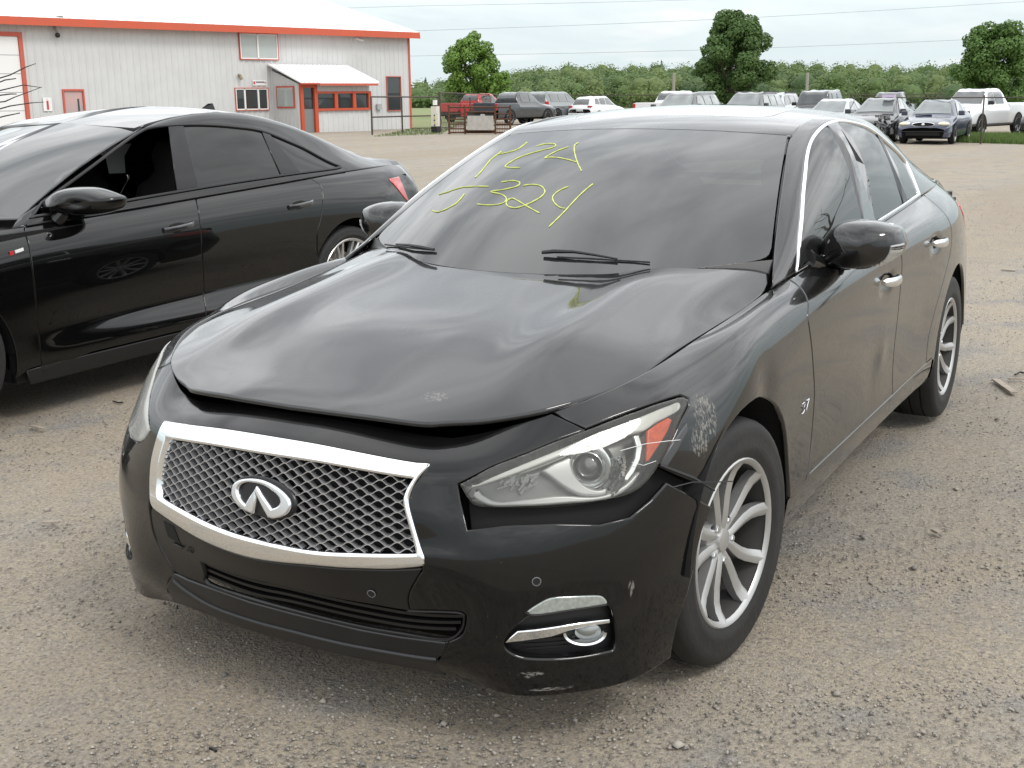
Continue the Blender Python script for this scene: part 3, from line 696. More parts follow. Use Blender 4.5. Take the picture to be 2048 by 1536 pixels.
wfr.obox(bp_((dA+pa1)/2, pj, wzT+.03), [ex_h, nb, UP], ((pa1-dA)/2, .06, .05)); wfr.obox(bp_((dA+pa1)/2, pj, wzB-.03), [ex_h, nb, UP], ((pa1-dA)/2, .06, .05))
for a in (n3[1], n3[2], pa1-.08): wfr.obox(bp_(a, pj, (wzT+wzB)/2), [ex_h, nb, UP], (.09, .065, (wzT-wzB)/2-.02))
wfr = wfr.build('window_frame', M_orange, bld)
for k in range(3): pbox('window_pane', M_dglass, n3[k]+.08, n3[k+1]-.08, pj-.05, pj-.02, wzB, wzT, wfr)
V = [bp_(pa0-.2, pj+.35, pzt+.02), bp_(pa1+.25, pj+.35, pzt+.02), bp_(pa1+.25, .05, pzt+.85), bp_(pa0-.2, .05, pzt+.85)]
MB().add([v+[0,0,q] for q in (0,.05) for v in V], [(3,2,1,0),(4,5,6,7),(0,1,5,4),(1,2,6,5),(2,3,7,6),(3,0,4,7)]).build('porch_roof', M_roofm, bld)
mb = MB(); k = pa0-.2
while k < pa1+.25:
    p0 = bp_(k, pj+.36, pzt+.075); p1 = bp_(k, .08, pzt+.9); d = p1-p0; l = np.linalg.norm(d); d /= l; mb.obox((p0+p1)/2, [d, ex_h, np.cross(d, ex_h)], (l/2, .03, .025)); k += .24
mb.build('roof_ribs', M_roofm, bld)['kind'] = 'stuff'
pbox('porch_fascia', M_redt, dA-.1, pa1+.2, pj+.33, pj+.37, pzt-.08, pzt+.02); pbox('porch_fascia', M_redt, pa0-.2, dA-.1, pj+.34, pj+.38, pzt-.02, pzt+.04)
# ------------------------------------------------------------------ pipe fence, bollard, cage
M_pipe = mat('rusty_pipe', (.06,.05,.042), .7, .2, noise=(5, .6, (.11,.07,.045)))
def gl(px, D, h=0.): p = gp_(px, D); return p+np.array([0, 0, h])
def pipe_fence(pts, posts, rails, label, mt=M_pipe, r_=.035, group=None, post_h=1.55, loc=None):
    e = empty('pipe_fence', tuple(gl(*pts[0])), 0, label, 'fence', group)
    for p in posts: MB().tube([gl(*p, -.1), gl(*p, post_h)], r_*1.2, 6).build('fence_post', mt, e, smooth=True)
    for h in rails: MB().tube([gl(*p, h) for p in pts], r_, 6).build('fence_rail', mt, e, smooth=True)
    return e
def mesh_net(name, p0, D0, p1, D1, h0, h1, par, mt, step=.35, r_=.006):
    a = gl(p0, D0); b = gl(p1, D1); L_ = np.linalg.norm(b-a); n = int(L_/step); d = (b-a)/L_; mb = MB(); H_ = h1-h0
    for k in range(-int(H_/step), n):
        for sx in (1, -1):
            s0 = k*step; x0 = s0 if sx > 0 else s0+H_; x1 = s0+H_ if sx > 0 else s0
            c0 = (x0, h0); c1 = (x1, h1)
            def cl(p, q, lim):
                return p
            t0 = 0.; t1 = 1.
            dx = x1-x0
            if dx > 0: t0 = max(0, -x0/dx); t1 = min(1, (L_-x0)/dx)
            else: t0 = max(0, (L_-x0)/dx); t1 = min(1, -x0/dx)
            if t1 <= t0: continue
            q0 = a+d*(x0+dx*t0)+UP*(h0+H_*t0); q1 = a+d*(x0+dx*t1)+UP*(h0+H_*t1); mb.tube([q0, q1], r_, 3, cap=False)
    o = mb.build(name, mt, par); o['kind'] = 'stuff'; return o
M_wire = mat('dark_wire', (.05,.05,.045), .6)
f1 = pipe_fence([(742,50),(803,52.5),(880,55)], [(742,50),(803,52.5),(880,55)], [1.55, .72], 'brown pipe fence with two rails at the right end of the white building')
f2 = pipe_fence([(880,55),(930,66),(1010,86),(1200,92),(1500,88),(1740,82),(1890,70)], [(940,69),(1010,86),(1105,89),(1200,92),(1300,91),(1400,89.5),(1500,88),(1620,85),(1740,82)], [1.75], 'wire mesh fence on a pipe rail running behind the far parked cars')
mesh_net('chain_link_net', 880, 55, 1010, 86, .05, 1.7, f2, M_wire, .45, .008); mesh_net('chain_link_net', 1010, 86, 1200, 92, .05, 1.7, f2, M_wire, .5, .008)
for a, b, c, d in ((1200,92,1500,88), (1500,88,1740,82), (1740,82,1890,70)): mesh_net('chain_link_net', a, b, c, d, .05, 1.7, f2, M_wire, .55, .008)
f3 = pipe_fence([(1700,46),(1860,42),(1968,40),(2120,37)], [(1700,46),(1968,40),(2120,37)], [1.52], 'thin pipe barrier passing in front of the white pickup at the far right', r_=.022, post_h=1.6)
p_ = gl(870, 53); bo = empty('bollard', tuple(p_), 0, 'white gate bollard with yellow and black chevron stripes', 'bollard')
MB().box(p_[0]-.15, p_[0]+.15, p_[1]-.15, p_[1]+.15, p_[2], p_[2]+.28).build('bollard_base', M_dark, bo); MB().box(p_[0]-.14, p_[0]+.14, p_[1]-.14, p_[1]+.14, p_[2]+.28, p_[2]+1.15).build('bollard_body', mat('bollard_cream', (.62,.60,.52), .6), bo)
M_yel = mat('hazard_yellow', (.55,.40,.04), .5); fx = CAM-p_; fx[2] = 0; fx /= np.linalg.norm(fx)
for k in range(5):
    z = p_[2]+.36+k*.105; c = p_+fx*.155; c[2] = z; sdir = np.cross(UP, fx); d = sdir*.8+UP*.5; d /= np.linalg.norm(d); MB().obox(c, [d, np.cross(fx, d), fx], (.09, .028, .004)).build('hazard_stripe', M_yel if k % 2 else M_dark, bo)
MB().box(p_[0]-.07, p_[0]+.07, p_[1]-.07, p_[1]+.07, p_[2]+1.2, p_[2]+1.42).build('keypad_box', M_white, bo); MB().box(p_[0]-.02, p_[0]+.02, p_[1]-.02, p_[1]+.02, p_[2]+1.15, p_[2]+1.2).build('keypad_stem', M_dark, bo)
gp0 = gl(879, 54.5); tag(MB().tube([gp0, gp0+UP*1.75], .055, 8).build('gate_post', M_pipe, None, smooth=True), 'single rusty gate post standing just right of the striped bollard', 'post')
cg = empty('steel_cage', tuple(gl(958, 51)), 0, 'low brown steel crash cage with barred ends standing before the red pickup', 'cage')
cgl = lambda px, h, D=51.: gl(px, D, h)
mb = MB()
for h in (.06, 1.12): MB().tube([cgl(897,h), cgl(1020,h)], .035, 4).build('cage_rail', M_rust, cg)
for x in (897, 929, 990, 1020): MB().tube([cgl(x,0), cgl(x,1.2)], .05, 4).build('cage_post', M_rust, cg)
for x in (897, 1020): MB().tube([cgl(x,.05), cgl(x,.05,53)], .04, 4).build('cage_rail', M_rust, cg); MB().tube([cgl(x,1.1), cgl(x,1.1,53)], .04, 4).build('cage_rail', M_rust, cg)
for h in (.22,.42,.62,.85): MB().tube([cgl(899,h), cgl(928,h)], .028, 4).build('cage_bar', M_rust, cg); MB().tube([cgl(991,h), cgl(1019,h)], .028, 4).build('cage_bar', M_rust, cg)
for k in range(9):
    for xa in (899, 991): MB().tube([cgl(xa+k*3.4,.05), cgl(xa+k*3.4,.5)], .012, 4).build('cage_bar', M_rust, cg)
MB().tube([cgl(930,.92), cgl(990,.92)], .03, 4).build('cage_rail', M_rust, cg); MB().tube([cgl(930,.14), cgl(990,.14)], .05, 4).build('cage_rail', M_rust, cg)
slab = MB(); a = cgl(934,0,50.8); b = cgl(986,0,50.8); d = (b-a)/np.linalg.norm(b-a); n__ = np.cross(d, UP)
slab.obox((a+b)/2+UP*.47+np.array([0,0,0]), [d, n__, UP], (np.linalg.norm(b-a)/2, .05, .30)); tag(slab.build('concrete_slab', mat('pale_concrete', (.40,.38,.35), .85, noise=(6,.6,(.28,.26,.24))), None), 'pale grey slab leaning upright inside the brown steel cage', 'slab')
# ------------------------------------------------------------------ trees
def leafmat(name, c1, c2):
    m = bpy.data.materials.new(name); m.use_nodes = True; nt = m.node_tree; b = nt.nodes['Principled BSDF']; b.inputs['Roughness'].default_value = .6; b.inputs['Specular IOR Level'].default_value = .3
    g = nt.nodes.new('ShaderNodeNewGeometry'); x = nt.nodes.new('ShaderNodeMix'); x.data_type = 'RGBA'; x.inputs[6].default_value = (*c1, 1); x.inputs[7].default_value = (*c2, 1); nt.links.new(g.outputs['Random Per Island'], x.inputs[0]); nt.links.new(x.outputs[2], b.inputs['Base Color'])
    t = nt.nodes.new('ShaderNodeBsdfTranslucent'); nt.links.new(x.outputs[2], t.inputs[0]); ms = nt.nodes.new('ShaderNodeMixShader'); ms.inputs[0].default_value = .32; o = nt.nodes['Material Output']; nt.links.new(b.outputs[0], ms.inputs[1]); nt.links.new(t.outputs[0], ms.inputs[2]); nt.links.new(ms.outputs[0], o.inputs[0]); return m
M_bark = mat('bark', (.09,.075,.06), .9, noise=(8, .6, (.05,.04,.035)))
def quadmesh(name, C, A, B, mt, par):
    n = len(C); V = np.stack([C-A*.5-B*.2, C+A*.1-B*.5, C+A*.5+B*.1, C-A*.1+B*.5], 1).reshape(-1, 3); me = bpy.data.meshes.new(name); me.vertices.add(4*n); me.vertices.foreach_set('co', V.ravel()); me.loops.add(4*n); me.loops.foreach_set('vertex_index', np.arange(4*n, dtype=np.int32)); me.polygons.add(n); me.polygons.foreach_set('loop_start', np.arange(0, 4*n, 4, dtype=np.int32)); me.update(calc_edges=True); return link(name, me, mt, par)
def leaves(g, clumps, n, size, rough_=.45):
    """leaf faces on the shells of many clumps: (centre, radii)"""
    C = np.array([c for c, r_ in clumps]); Rr = np.array([r_ for c, r_ in clumps]); w_ = Rr.prod(1)**(2/3); k = g.choice(len(C), n, p=w_/w_.sum()); d = g.normal(size=(n, 3)); d /= np.linalg.norm(d, axis=1, keepdims=True)
    rr = .55+.5*g.random(n)**.6; P = C[k]+d*Rr[k]*rr[:, None]; nn = d+g.normal(size=(n, 3))*rough_+np.array([0,0,.35]); nn /= np.linalg.norm(nn, axis=1, keepdims=True); a = np.cross(nn, g.normal(size=(n, 3))); a /= np.linalg.norm(a, axis=1, keepdims=True); b = np.cross(nn, a); s = (size*(.6+.8*g.random(n)))[:, None]; return P, a*s, b*s
def tree(name, base, h, rx, trunk_h, seed, mt, label, cat_='tree', group=None, n=11000, size=.24, holes=.0):
    g = np.random.default_rng(seed); e = empty(name, tuple(base), 0, label, cat_, group); tb = MB(); top = base+np.array([g.normal()*.2, g.normal()*.2, h*.86])
    r0 = h*.026; tb.tube([base-[0,0,.2], base+[0,0,trunk_h*.5], base+[.05,0,trunk_h], (base+top)/2+[.1,.1,0], top], [r0*1.3, r0, r0*.85, r0*.5, r0*.1], 8); clumps = []; cz = base[2]+trunk_h+(h-trunk_h)*.48; ch = (h-trunk_h)*.52; lb = MB()
    for i in range(46):
        u = g.random(); ph = i*2.4+g.random(); zr = -1+2*(i+.5)/46; rad = math.sqrt(max(0, 1-zr*zr))*(.80 if zr > 0 else .95)*(.75+.35*g.random()); c = base*[1,1,0]+np.array([rx*rad*math.cos(ph)*.86, rx*rad*math.sin(ph)*.86, cz+ch*zr*.88+g.normal()*.15]); r_ = rx*(.15+.20*g.random()**1.5); clumps.append((c, (r_, r_, r_*.75)))
        if i % 2 == 0:
            s = base+np.array([0,0,trunk_h+(h-trunk_h)*.5*g.random()*max(.1, (zr+1)/2)]); m_ = (s+c)/2+np.array([0,0,-.25]); lb.tube([s, m_, c], [r0*.38, r0*.22, r0*.07], 5)
    for i in range(int(9*(1-holes))): c = base*[1,1,0]+np.array([g.normal()*rx*.33, g.normal()*rx*.33, cz+g.normal()*ch*.4]); r_ = rx*.3; clumps.append((c, (r_, r_, r_*.8)))
    tb.build('trunk', M_bark, e, smooth=True); lb.build('limbs', M_bark, e, smooth=True); P, a, b = leaves(g, clumps, n, size); quadmesh('crown', P, a, b, mt, e); return e
M_leaf = leafmat('maple_leaves', (.08,.155,.035), (.13,.22,.06)); M_leaf2 = leafmat('fresh_leaves', (.11,.21,.035), (.19,.30,.06)); M_leafd = leafmat('dark_leaves', (.065,.125,.035), (.11,.185,.055))
tree('leafy_tree', gp_(942, 92), 6.1, 2.55, 1.1, 3, M_leaf2, 'open-crowned leafy tree behind the red pickup, leftmost of the three', size=.17, n=14000, holes=.6)
tree('leafy_bush', gp_(1002, 90), 3.3, 1.25, .3, 8, M_leaf2, 'low yellowish-green bush at the right foot of the open-crowned tree', 'bush', size=.17, n=2600)
tree('leafy_tree', gp_(1460, 88), 7.9, 3.0, 1.3, 5, M_leafd, 'dense dark green tree standing over the grey parked cars, tallest of the three', size=.18, n=26000)
tree('leafy_tree', gp_(1985, 88), 7.0, 2.9, 1.4, 9, M_leaf, 'broad green tree behind the white pickup at the right edge of view', size=.18, n=22000)
# distant wood: one mass
def wood():
    g = np.random.default_rng(11); P_, A_2, B_2 = [], [], []; tops = [(780,168),(850,158),(930,158),(1010,140),(1080,133),(1160,126),(1240,132),(1320,126),(1400,128),(1500,130),(1570,124),(1650,120),(1720,130),(1800,128),(1880,126),(1980,125),(2100,126)]
    tx = [t[0] for t in tops]; ty = [t[1] for t in tops]; sets = [[], [], []]; cores = [MB(), MB(), MB()]
    for i in range(620):
        px = g.uniform(700, 2130); layer = g.random(); D = 190+150*layer; b = gp_(px, D); hz_y = pr(b+UP*1.479)[1]; yt = np.interp(px, tx, ty)+g.normal()*3.0
        H_ = max(2.5, (hz_y-yt)*D/FPX+1.48)*(.62+.38*layer if g.random() < .7 else .8+.2*layer); r_ = 2.0+1.8*g.random(); c = b+UP*(H_-r_*.9); cl = [(c, (r_, r_, r_)), (c+[g.normal()*.8, g.normal()*.8, -r_*.9], (r_*1.15, r_*1.15, r_*1.1)), (b+UP*max(1, H_*.35), (r_*1.2, r_*1.2, H_*.4))]
        p, a, bb = leaves(g, cl, 460, .40, .3); k = 0 if g.random() < .5 else (1 if g.random() < .6 else 2); sets[k].append((p, a, bb)); [cores[k].sphere(c_+g.normal(size=3)*.1, tuple(np.array(q_)*.60), 9, 6) for c_, q_ in cl]
    mts = [leafmat('wood_green', (.105,.165,.055), (.125,.19,.062)), leafmat('wood_yellow_green', (.15,.20,.07), (.17,.225,.08)), leafmat('wood_dark', (.07,.12,.045), (.085,.14,.052))]
    for c_, m_ in zip(cores, mts): o = c_.build('wood', m_, None, smooth=True, ang=80); tag(o, kind='stuff')
    for s, m_, nm in zip(sets, mts, ('wood', 'wood', 'wood')): o = quadmesh(nm, *[np.concatenate([q[i] for q in s]) for i in range(3)], m_, None); tag(o, kind='stuff')
    for k, (px, yt) in enumerate(((1137,124),(1303,126),(1322,122),(852,156))):
        D = 352; b = gp_(px, D); H_ = (pr(b+UP*1.479)[1]-yt)*D/FPX+1.48; cl = [(b+UP*(H_*(.35+.6*t)), ((1.9-1.7*t)*.9, (1.9-1.7*t)*.9, .6)) for t in np.linspace(0, 1, 9)]; p, a, bb = leaves(g, cl, 700, .4)
        e = empty('pine_tree', tuple(b), 0, ['small dark pine poking above the wood over the white hatchback', 'thin dark pine in the wood left of the dense tree, shorter of a close pair', 'thin dark pine in the wood left of the dense tree, taller of a close pair', 'dark pine above the low trees right of the white building'][k], 'pine tree'); quadmesh('crown', p, a, bb, mts[2], e); MB().tube([b, b+UP*H_], [.2, .05], 6).build('trunk', M_bark, e)
wood()
# grass: verge on the right and strip at the fence, far field
M_grass = leafmat('grass_blades', (.07,.13,.03), (.16,.22,.07)); M_field = mat('grass_field', (.14,.19,.06), .9, noise=(.3, .8, (.20,.19,.09)))
def grass(pts, n, hgt, seed, name='grass'):
    g = np.random.default_rng(seed); T = np.array([p[:2] for p in pts]); lo, hi = T.min(0), T.max(0); Q = lo+(hi-lo)*g.random((n*4, 2)); Q = Q[inside(T, Q)][:n]; n = len(Q); z = gzn(Q[:, 0], Q[:, 1]); C = np.stack([Q[:, 0], Q[:, 1], z-.01], 1); ang = g.uniform(0, 6.3, n); hh = hgt*(.4+g.random(n)); wd = .012+.012*g.random(n)
    d = np.stack([np.cos(ang), np.sin(ang), 0*ang], 1); tip = C+np.stack([g.normal(size=n)*hh*.3, g.normal(size=n)*hh*.3, hh], 1); V = np.stack([C-d*wd[:, None], C+d*wd[:, None], tip], 1).reshape(-1, 3); me = bpy.data.meshes.new(name); me.vertices.add(3*n); me.vertices.foreach_set('co', V.ravel()); me.loops.add(3*n); me.loops.foreach_set('vertex_index', np.arange(3*n, dtype=np.int32)); me.polygons.add(n); me.polygons.foreach_set('loop_start', np.arange(0, 3*n, 3, dtype=np.int32)); me.update(calc_edges=True); tag(link(name, me, M_grass), kind='stuff')
grass([gp_(1915, 41.5), gp_(2150, 38.5), gp_(2150, 47), gp_(1935, 48)], 16000, .20, 2)
grass([gp_(744, 47.5), gp_(880, 50.5), gp_(900, 60), gp_(820, 60)], 1300, .07, 3)
V = [gp_(700, 96)+[0,0,.01], gp_(2400, 78)+[0,0,.01], gp_(2400, 700)+[0,0,.01], gp_(500, 700)+[0,0,.01]]; V2 = []; 
for i in range(13):
    for j in range(13): a = V[0]+(V[1]-V[0])*i/12; b = V[3]+(V[2]-V[3])*i/12; p = a+(b-a)*(j/12)**2; p[2] = gz(p[0], p[1])+.02; V2.append(p)
tag(meshobj('meadow', V2, [(i*13+j, i*13+j+1, (i+1)*13+j+1, (i+1)*13+j) for i in range(12) for j in range(12)], M_field), kind='structure')
fp = [gp_(800, 60.5), gp_(905, 62), gp_(935, 96), gp_(700, 110)]; tag(meshobj('meadow', [p+[0,0,.025] for p in fp], [(0,1,2,3)], M_field), kind='structure')
# poles and wires
M_pole = mat('grey_pole', (.30,.28,.25), .85)
for px, yt, lab in ((1347,148,'short grey utility pole above the grey SUV roofs'), (1613,147,'short grey utility pole above the dark boxy jeep')):
    b = gp_(px, 100); H_ = (pr(b+UP*1.479)[1]-yt)*100/FPX+1.48; tag(MB().tube([b, b+UP*H_], .13, 8).build('utility_pole', M_pole, None, smooth=True), lab, 'pole')
for k, (ya, yb_, lab) in enumerate(((62,3,'upper overhead wire crossing the sky'), (112,74,'lower overhead wire crossing the sky above the wood'), (12,-28,'topmost overhead wire at the top left of the sky'))):
    D = 105; P = [CAM+ray(x, ya+(yb_-ya)*(x-820)/1228+ (6*math.sin(math.pi*min(max((x-820)/1228,0),1))))*(D+8*abs(x-1400)/1000) for x in np.linspace(560, 2300, 30)]
    tag(MB().tube(P, .010, 4).build('overhead_wire', M_wire, None), lab, 'wire')
# bare tree out of frame on the right, seen mirrored in the side windows
def bare(base, h, seed, label):
    g = np.random.default_rng(seed); mb = MB()
    def grow(p, d, l, r_, lev):
        q = p; pts = [p]; rr = [r_]
        for k in range(4): d = d+g.normal(size=3)*.14; d /= np.linalg.norm(d); q = q+d*l/4; pts.append(q); rr.append(r_*(1-.12*(k+1)))
        mb.tube(pts, rr, 6 if lev < 2 else 4, cap=False)
        if lev >= 5: return
        for k in range(3 if lev < 3 else 2):
            t = g.integers(2, 5); nd = d+g.normal(size=3)*(.62 if lev else .55); nd[2] = nd[2]*.7+.12; nd /= np.linalg.norm(nd); grow(pts[t], nd, l*.70, rr[t]*.62, lev+1)
    grow(np.array(base), np.array([0, 0, 1.]), h*.32, h*.015, 0); e = empty('bare_tree', tuple(base), 0, label, 'tree'); mb.build('branches', M_bark, e)
bare((-30., 11.5, gz(-30, 11.5)), 13, 4, 'leafless tree just beyond the right edge, mirrored in the side windows')
# twigs poking in at the far left edge
lt = MB()
for st in (((-30,165),(20,150),(52,134),(72,127)), ((-30,190),(0,181),(46,170),(82,175)), ((-30,208),(10,203),(30,194),(84,174)), ((-30,226),(20,212),(60,206),(88,204)), ((-20,240),(10,232),(40,226)), ((-20,172),(10,160),(32,157)), ((-10,192),(20,188),(33,188))):
    lt.tube([CAM+ray(x, y)*16 for x, y in st], [.010, .009, .007, .004], 5)
lt.tube([CAM+ray(-30, 150)*16, CAM+ray(-34, 330)*16], .05, 6)
le = empty('barbed_brush', tuple(grd(-30, 420)), 0, 'bare dark twigs reaching in from the left edge above the far saloon', 'branch'); lt.build('twig', mat('dark_twig', (.015,.014,.016), .7), le)
# ------------------------------------------------------------------ parked vehicles in the distance (own axes: x forward, y left)
KIND = dict(
 sedan=dict(st=[(2.26,.56,.42,.55,.66,.50,.68),(2.20,.66,.50,.64,.76,.58,.80),(1.9,.78,.56,.76,.81,.68,.86),(1.3,.88,.60,.86,.83,.79,.87),(.85,.95,.64,.93,.83,.88,.87),(.10,1.38,.54,1.33,.80,.93,.87),(-.5,1.45,.55,1.40,.80,.95,.87),(-1.1,1.39,.54,1.33,.79,.97,.87),(-1.78,1.06,.60,1.04,.76,.98,.86),(-2.15,1.03,.58,1.01,.72,.95,.82),(-2.26,.93,.5,.91,.66,.88,.78)],
   ws=(4.12,4.95), rw=(7.12,7.92), side=[((4.35,5.25,5.95,5.95),), ((6.02,6.02,6.85,6.85),), ((6.92,6.92,7.15,7.6),)], wb=(1.35,-1.28), r=.31, sill=.24, w=1.),
 suv=dict(st=[(2.34,.62,.45,.60,.72,.55,.78),(2.30,.86,.55,.84,.82,.72,.90),(1.95,1.02,.62,1.0,.88,.88,.95),(1.4,1.09,.66,1.07,.90,.98,.96),(1.0,1.14,.70,1.12,.90,1.06,.96),(.38,1.62,.62,1.57,.88,1.08,.96),(-.3,1.72,.64,1.66,.88,1.10,.96),(-1.3,1.73,.64,1.66,.87,1.11,.96),(-2.05,1.68,.62,1.60,.85,1.12,.95),(-2.36,1.14,.70,1.12,.80,1.08,.92),(-2.42,.92,.6,.90,.76,.86,.88)],
   ws=(4.12,4.95), rw=(8.2,8.92), side=[((4.4,5.15,5.85,5.85),), ((5.95,5.95,6.75,6.75),), ((6.85,6.85,7.75,7.75),)], wb=(1.45,-1.42), r=.38, sill=.30, w=1.03),
 hatch=dict(st=[(2.05,.58,.42,.57,.66,.52,.70),(2.0,.74,.52,.72,.78,.64,.83),(1.7,.90,.58,.88,.82,.78,.88),(1.2,.99,.62,.97,.84,.88,.89),(.8,1.04,.66,1.02,.84,.96,.89),(.2,1.50,.56,1.45,.81,1.0,.89),(-.4,1.58,.58,1.53,.81,1.02,.89),(-1.1,1.56,.57,1.5,.80,1.04,.89),(-1.7,1.48,.55,1.42,.78,1.06,.88),(-2.02,1.06,.62,1.04,.75,1.0,.86),(-2.1,.85,.55,.83,.7,.8,.8)],
   ws=(4.12,4.95), rw=(8.15,8.9), side=[((4.35,5.2,5.9,5.9),), ((6.0,6.0,6.85,6.85),), ((6.95,6.95,7.4,7.7),)], wb=(1.3,-1.3), r=.34, sill=.27, w=1.),
 pickup=dict(st=[(2.9,.70,.5,.68,.76,.6,.82),(2.86,1.02,.62,1.0,.88,.85,.95),(2.5,1.14,.68,1.12,.92,1.0,.99),(1.9,1.19,.70,1.17,.94,1.08,1.0),(1.45,1.24,.74,1.22,.93,1.16,1.0),(.85,1.80,.64,1.74,.88,1.20,1.0),(.2,1.88,.66,1.82,.88,1.21,1.0),(-.55,1.86,.66,1.80,.88,1.22,1.0),(-.86,1.42,.74,1.38,.90,1.26,1.0),(-.95,.92,.80,.96,.95,1.28,1.0),(-2.0,.86,.82,.92,.96,1.28,1.0),(-2.86,.86,.82,.92,.95,1.28,.98)],
   ws=(4.12,4.95), rw=(7.25,7.95), side=[((4.45,5.1,5.75,5.75),), ((5.85,5.85,6.9,6.9),)], wb=(1.95,-1.75), r=.42, sill=.42, w=1.),
 boxy=dict(st=[(2.1,.75,.5,.73,.66,.65,.74),(2.06,.98,.58,.96,.72,.90,.78),(1.7,1.08,.62,1.06,.76,1.0,.80),(1.2,1.11,.64,1.09,.78,1.05,.82),(.85,1.15,.68,1.13,.80,1.10,.84),(.62,1.70,.66,1.67,.78,1.13,.84),(0,1.80,.68,1.76,.78,1.14,.84),(-1.0,1.82,.69,1.77,.78,1.14,.84),(-1.95,1.80,.68,1.74,.78,1.14,.84),(-2.08,1.15,.72,1.13,.78,1.08,.84),(-2.12,.8,.68,.8,.76,.76,.82)],
   ws=(4.15,4.92), rw=(8.2,8.92), side=[((4.7,5.1,5.75,5.75),), ((5.9,5.9,6.75,6.75),), ((6.9,6.9,7.85,7.85),)], wb=(1.35,-1.3), r=.40, sill=.42, w=1.))
_vc = {}
def vehicle(kind, px, D, head, paint, label, gname='vehicles parked in the far rows', cat_='car', scale=1., lower=None, glass=None, feats=()):
    K = KIND[kind]; b = gp_(px, D); e = empty({'pickup': 'pickup_truck', 'suv': 'sport_utility_car', 'hatch': 'small_hatchback', 'boxy': 'boxy_jeep', 'sedan': 'parked_car'}[kind], tuple(b), R(head), label, cat_, gname); LOCAL.add(e.name); e.scale = (scale,)*3
    if kind not in _vc:
        rows = []; ws = K['w']; sl = K['sill']
        for i in range(8):
            r_ = []
            for (x, zt, yt, zc, yb, zb, ym) in K['st']:
                zm = sl+(zb-sl)*.62
                r_.append([(x, 0, zt), (x, yt*.6, zt-.012), (x, yt, zc), (x, yb, zb), (x, ym, zb-(zb-sl)*.22), (x, ym*1.01, zm-.08), (x, ym, sl+.12), (x, ym*.96, sl)][i])
            rows.append([(x, y*ws, z) for x, y, z in r_])
        S = Surf(rows, sym=True, lam=.92); P, U, V, N_ = S.ev(np.array([1.]), np.array([6.])); S.flip = 1 if N_[0][2] > 0 else -1; _vc[kind] = (S, {})
    S, C = _vc[kind]; nv = S.nv-1
    def part(nm, key, fn, mt, par=e, tg=None):
        if key not in C:
            o = fn(nm, mt, par); C[key] = o.data; return o
        me = C[key].copy(); me.materials.clear(); me.materials.append(mt); return link(nm, me, mt, par)
    def sheet(u0, u1, v0, v1, nu, nv_, off, rnd_=None):
        def f(nm, mt, par):
            if callable(v0): pass
            uu, tt = np.meshgrid(np.linspace(u0, u1, nu), np.linspace(0, 1, nv_), indexing='ij')
            if isinstance(v0, tuple):
                a = (uu-u0)/(u1-u0); s = v0[1]+(v0[0]-v0[1])*a; t = v1[1]+(v1[0]-v1[1])*a; vv = s+(t-s)*tt
            else: vv = v0+(v1-v0)*tt
            P, _, _, N_ = S.ev(uu.ravel(), vv.ravel()); F = [(i*nv_+j, (i+1)*nv_+j, (i+1)*nv_+j+1, i*nv_+j+1) for i in range(nu-1) for j in range(nv_-1)]
            if S.flip < 0: F = [q[::-1] for q in F]
            return meshobj(nm, P+N_*off, F, mt, par, N_)
        return f
    def bodyf(nm, mt, par):
        o = sheet(-7, 7, 0, nv, 57, nv*4+1, 0)(nm, mt, par); bm = bmesh.new(); bm.from_mesh(o.data); ed = [q for q in bm.edges if q.is_boundary and abs(q.verts[0].co.x-q.verts[1].co.x) < 1e-4]
        try: bmesh.ops.edgeloop_fill(bm, edges=[q for q in ed if q.verts[0].co.x > 0]); bmesh.ops.edgeloop_fill(bm, edges=[q for q in ed if q.verts[0].co.x < 0])
        except Exception: pass
        bm.to_mesh(o.data); bm.free(); return o
    part('body', 'body', bodyf, paint); g = glass or M_vglass
    part('windscreen', 'ws', sheet(-1.85, 1.85, K['ws'][0], K['ws'][1], 15, 6, .012), g); part('rear_window', 'rw', sheet(-1.8, 1.8, K['rw'][0], K['rw'][1], 15, 6, .012), g)
    for k, (q,) in enumerate(K['side']):
        for s in (1, -1):
            a0, a1, b0, b1 = q; u0, u1 = (2.12, 2.88) if s > 0 else (-2.88, -2.12); v0 = (a0, a1) if s > 0 else (a1, a0); v1 = (b1, b0) if s > 0 else (b0, b1)
            if k == len(K['side'])-1: v1 = (q[3], q[2]) if s > 0 else (q[2], q[3])
            part('side_window', f'sw{k}{s}', sheet(u0, u1, v0, v1, 6, 6, .012), g)
    if lower: part('lower_trim', 'low', lambda nm, mt, par: (lambda a: a)(sheet(6.2, 7.0, .2, nv-.2, 3, 40, .02)(nm, mt, par)), lower); part('lower_trim', 'low2', sheet(-7.0, -6.2, .2, nv-.2, 3, 40, .02), lower)
    part('underbody', 'ub', lambda nm, mt, par: MB().box(-nv*0-1.9, 1.9, -.7, .7, K['sill']-.06, K['sill']+.25).build(nm, mt, par), M_matte)
    for x in K['wb']:
        for s in (1, -1):
            def archf(nm, mt, par, x=x, s=s):
                n = 18; r1 = K['r']*1.20; y = s*(K['st'][4][6]*K['w']*1.012+.008); V = [(x, y, K['r'])]+[(x+r1*math.cos(a), y, K['r']+r1*math.sin(a)) for a in np.linspace(-.35, math.pi+.35, n)]; F = [(0, i+1, i+2) if s < 0 else (0, i+2, i+1) for i in range(n-1)]; return MB().add(V, F).build(nm, mt, par)
            part('wheel_arch', f'ar{x}{s}', archf, M_matte)
            wheel(e, (x, s*(K['st'][4][6]*K['w']-.075), K['r']), s, 0, r=K['r'], rim=K['r']*.68, w=.21, style='five' if kind != 'pickup' else 'six', full=False, detail=22)
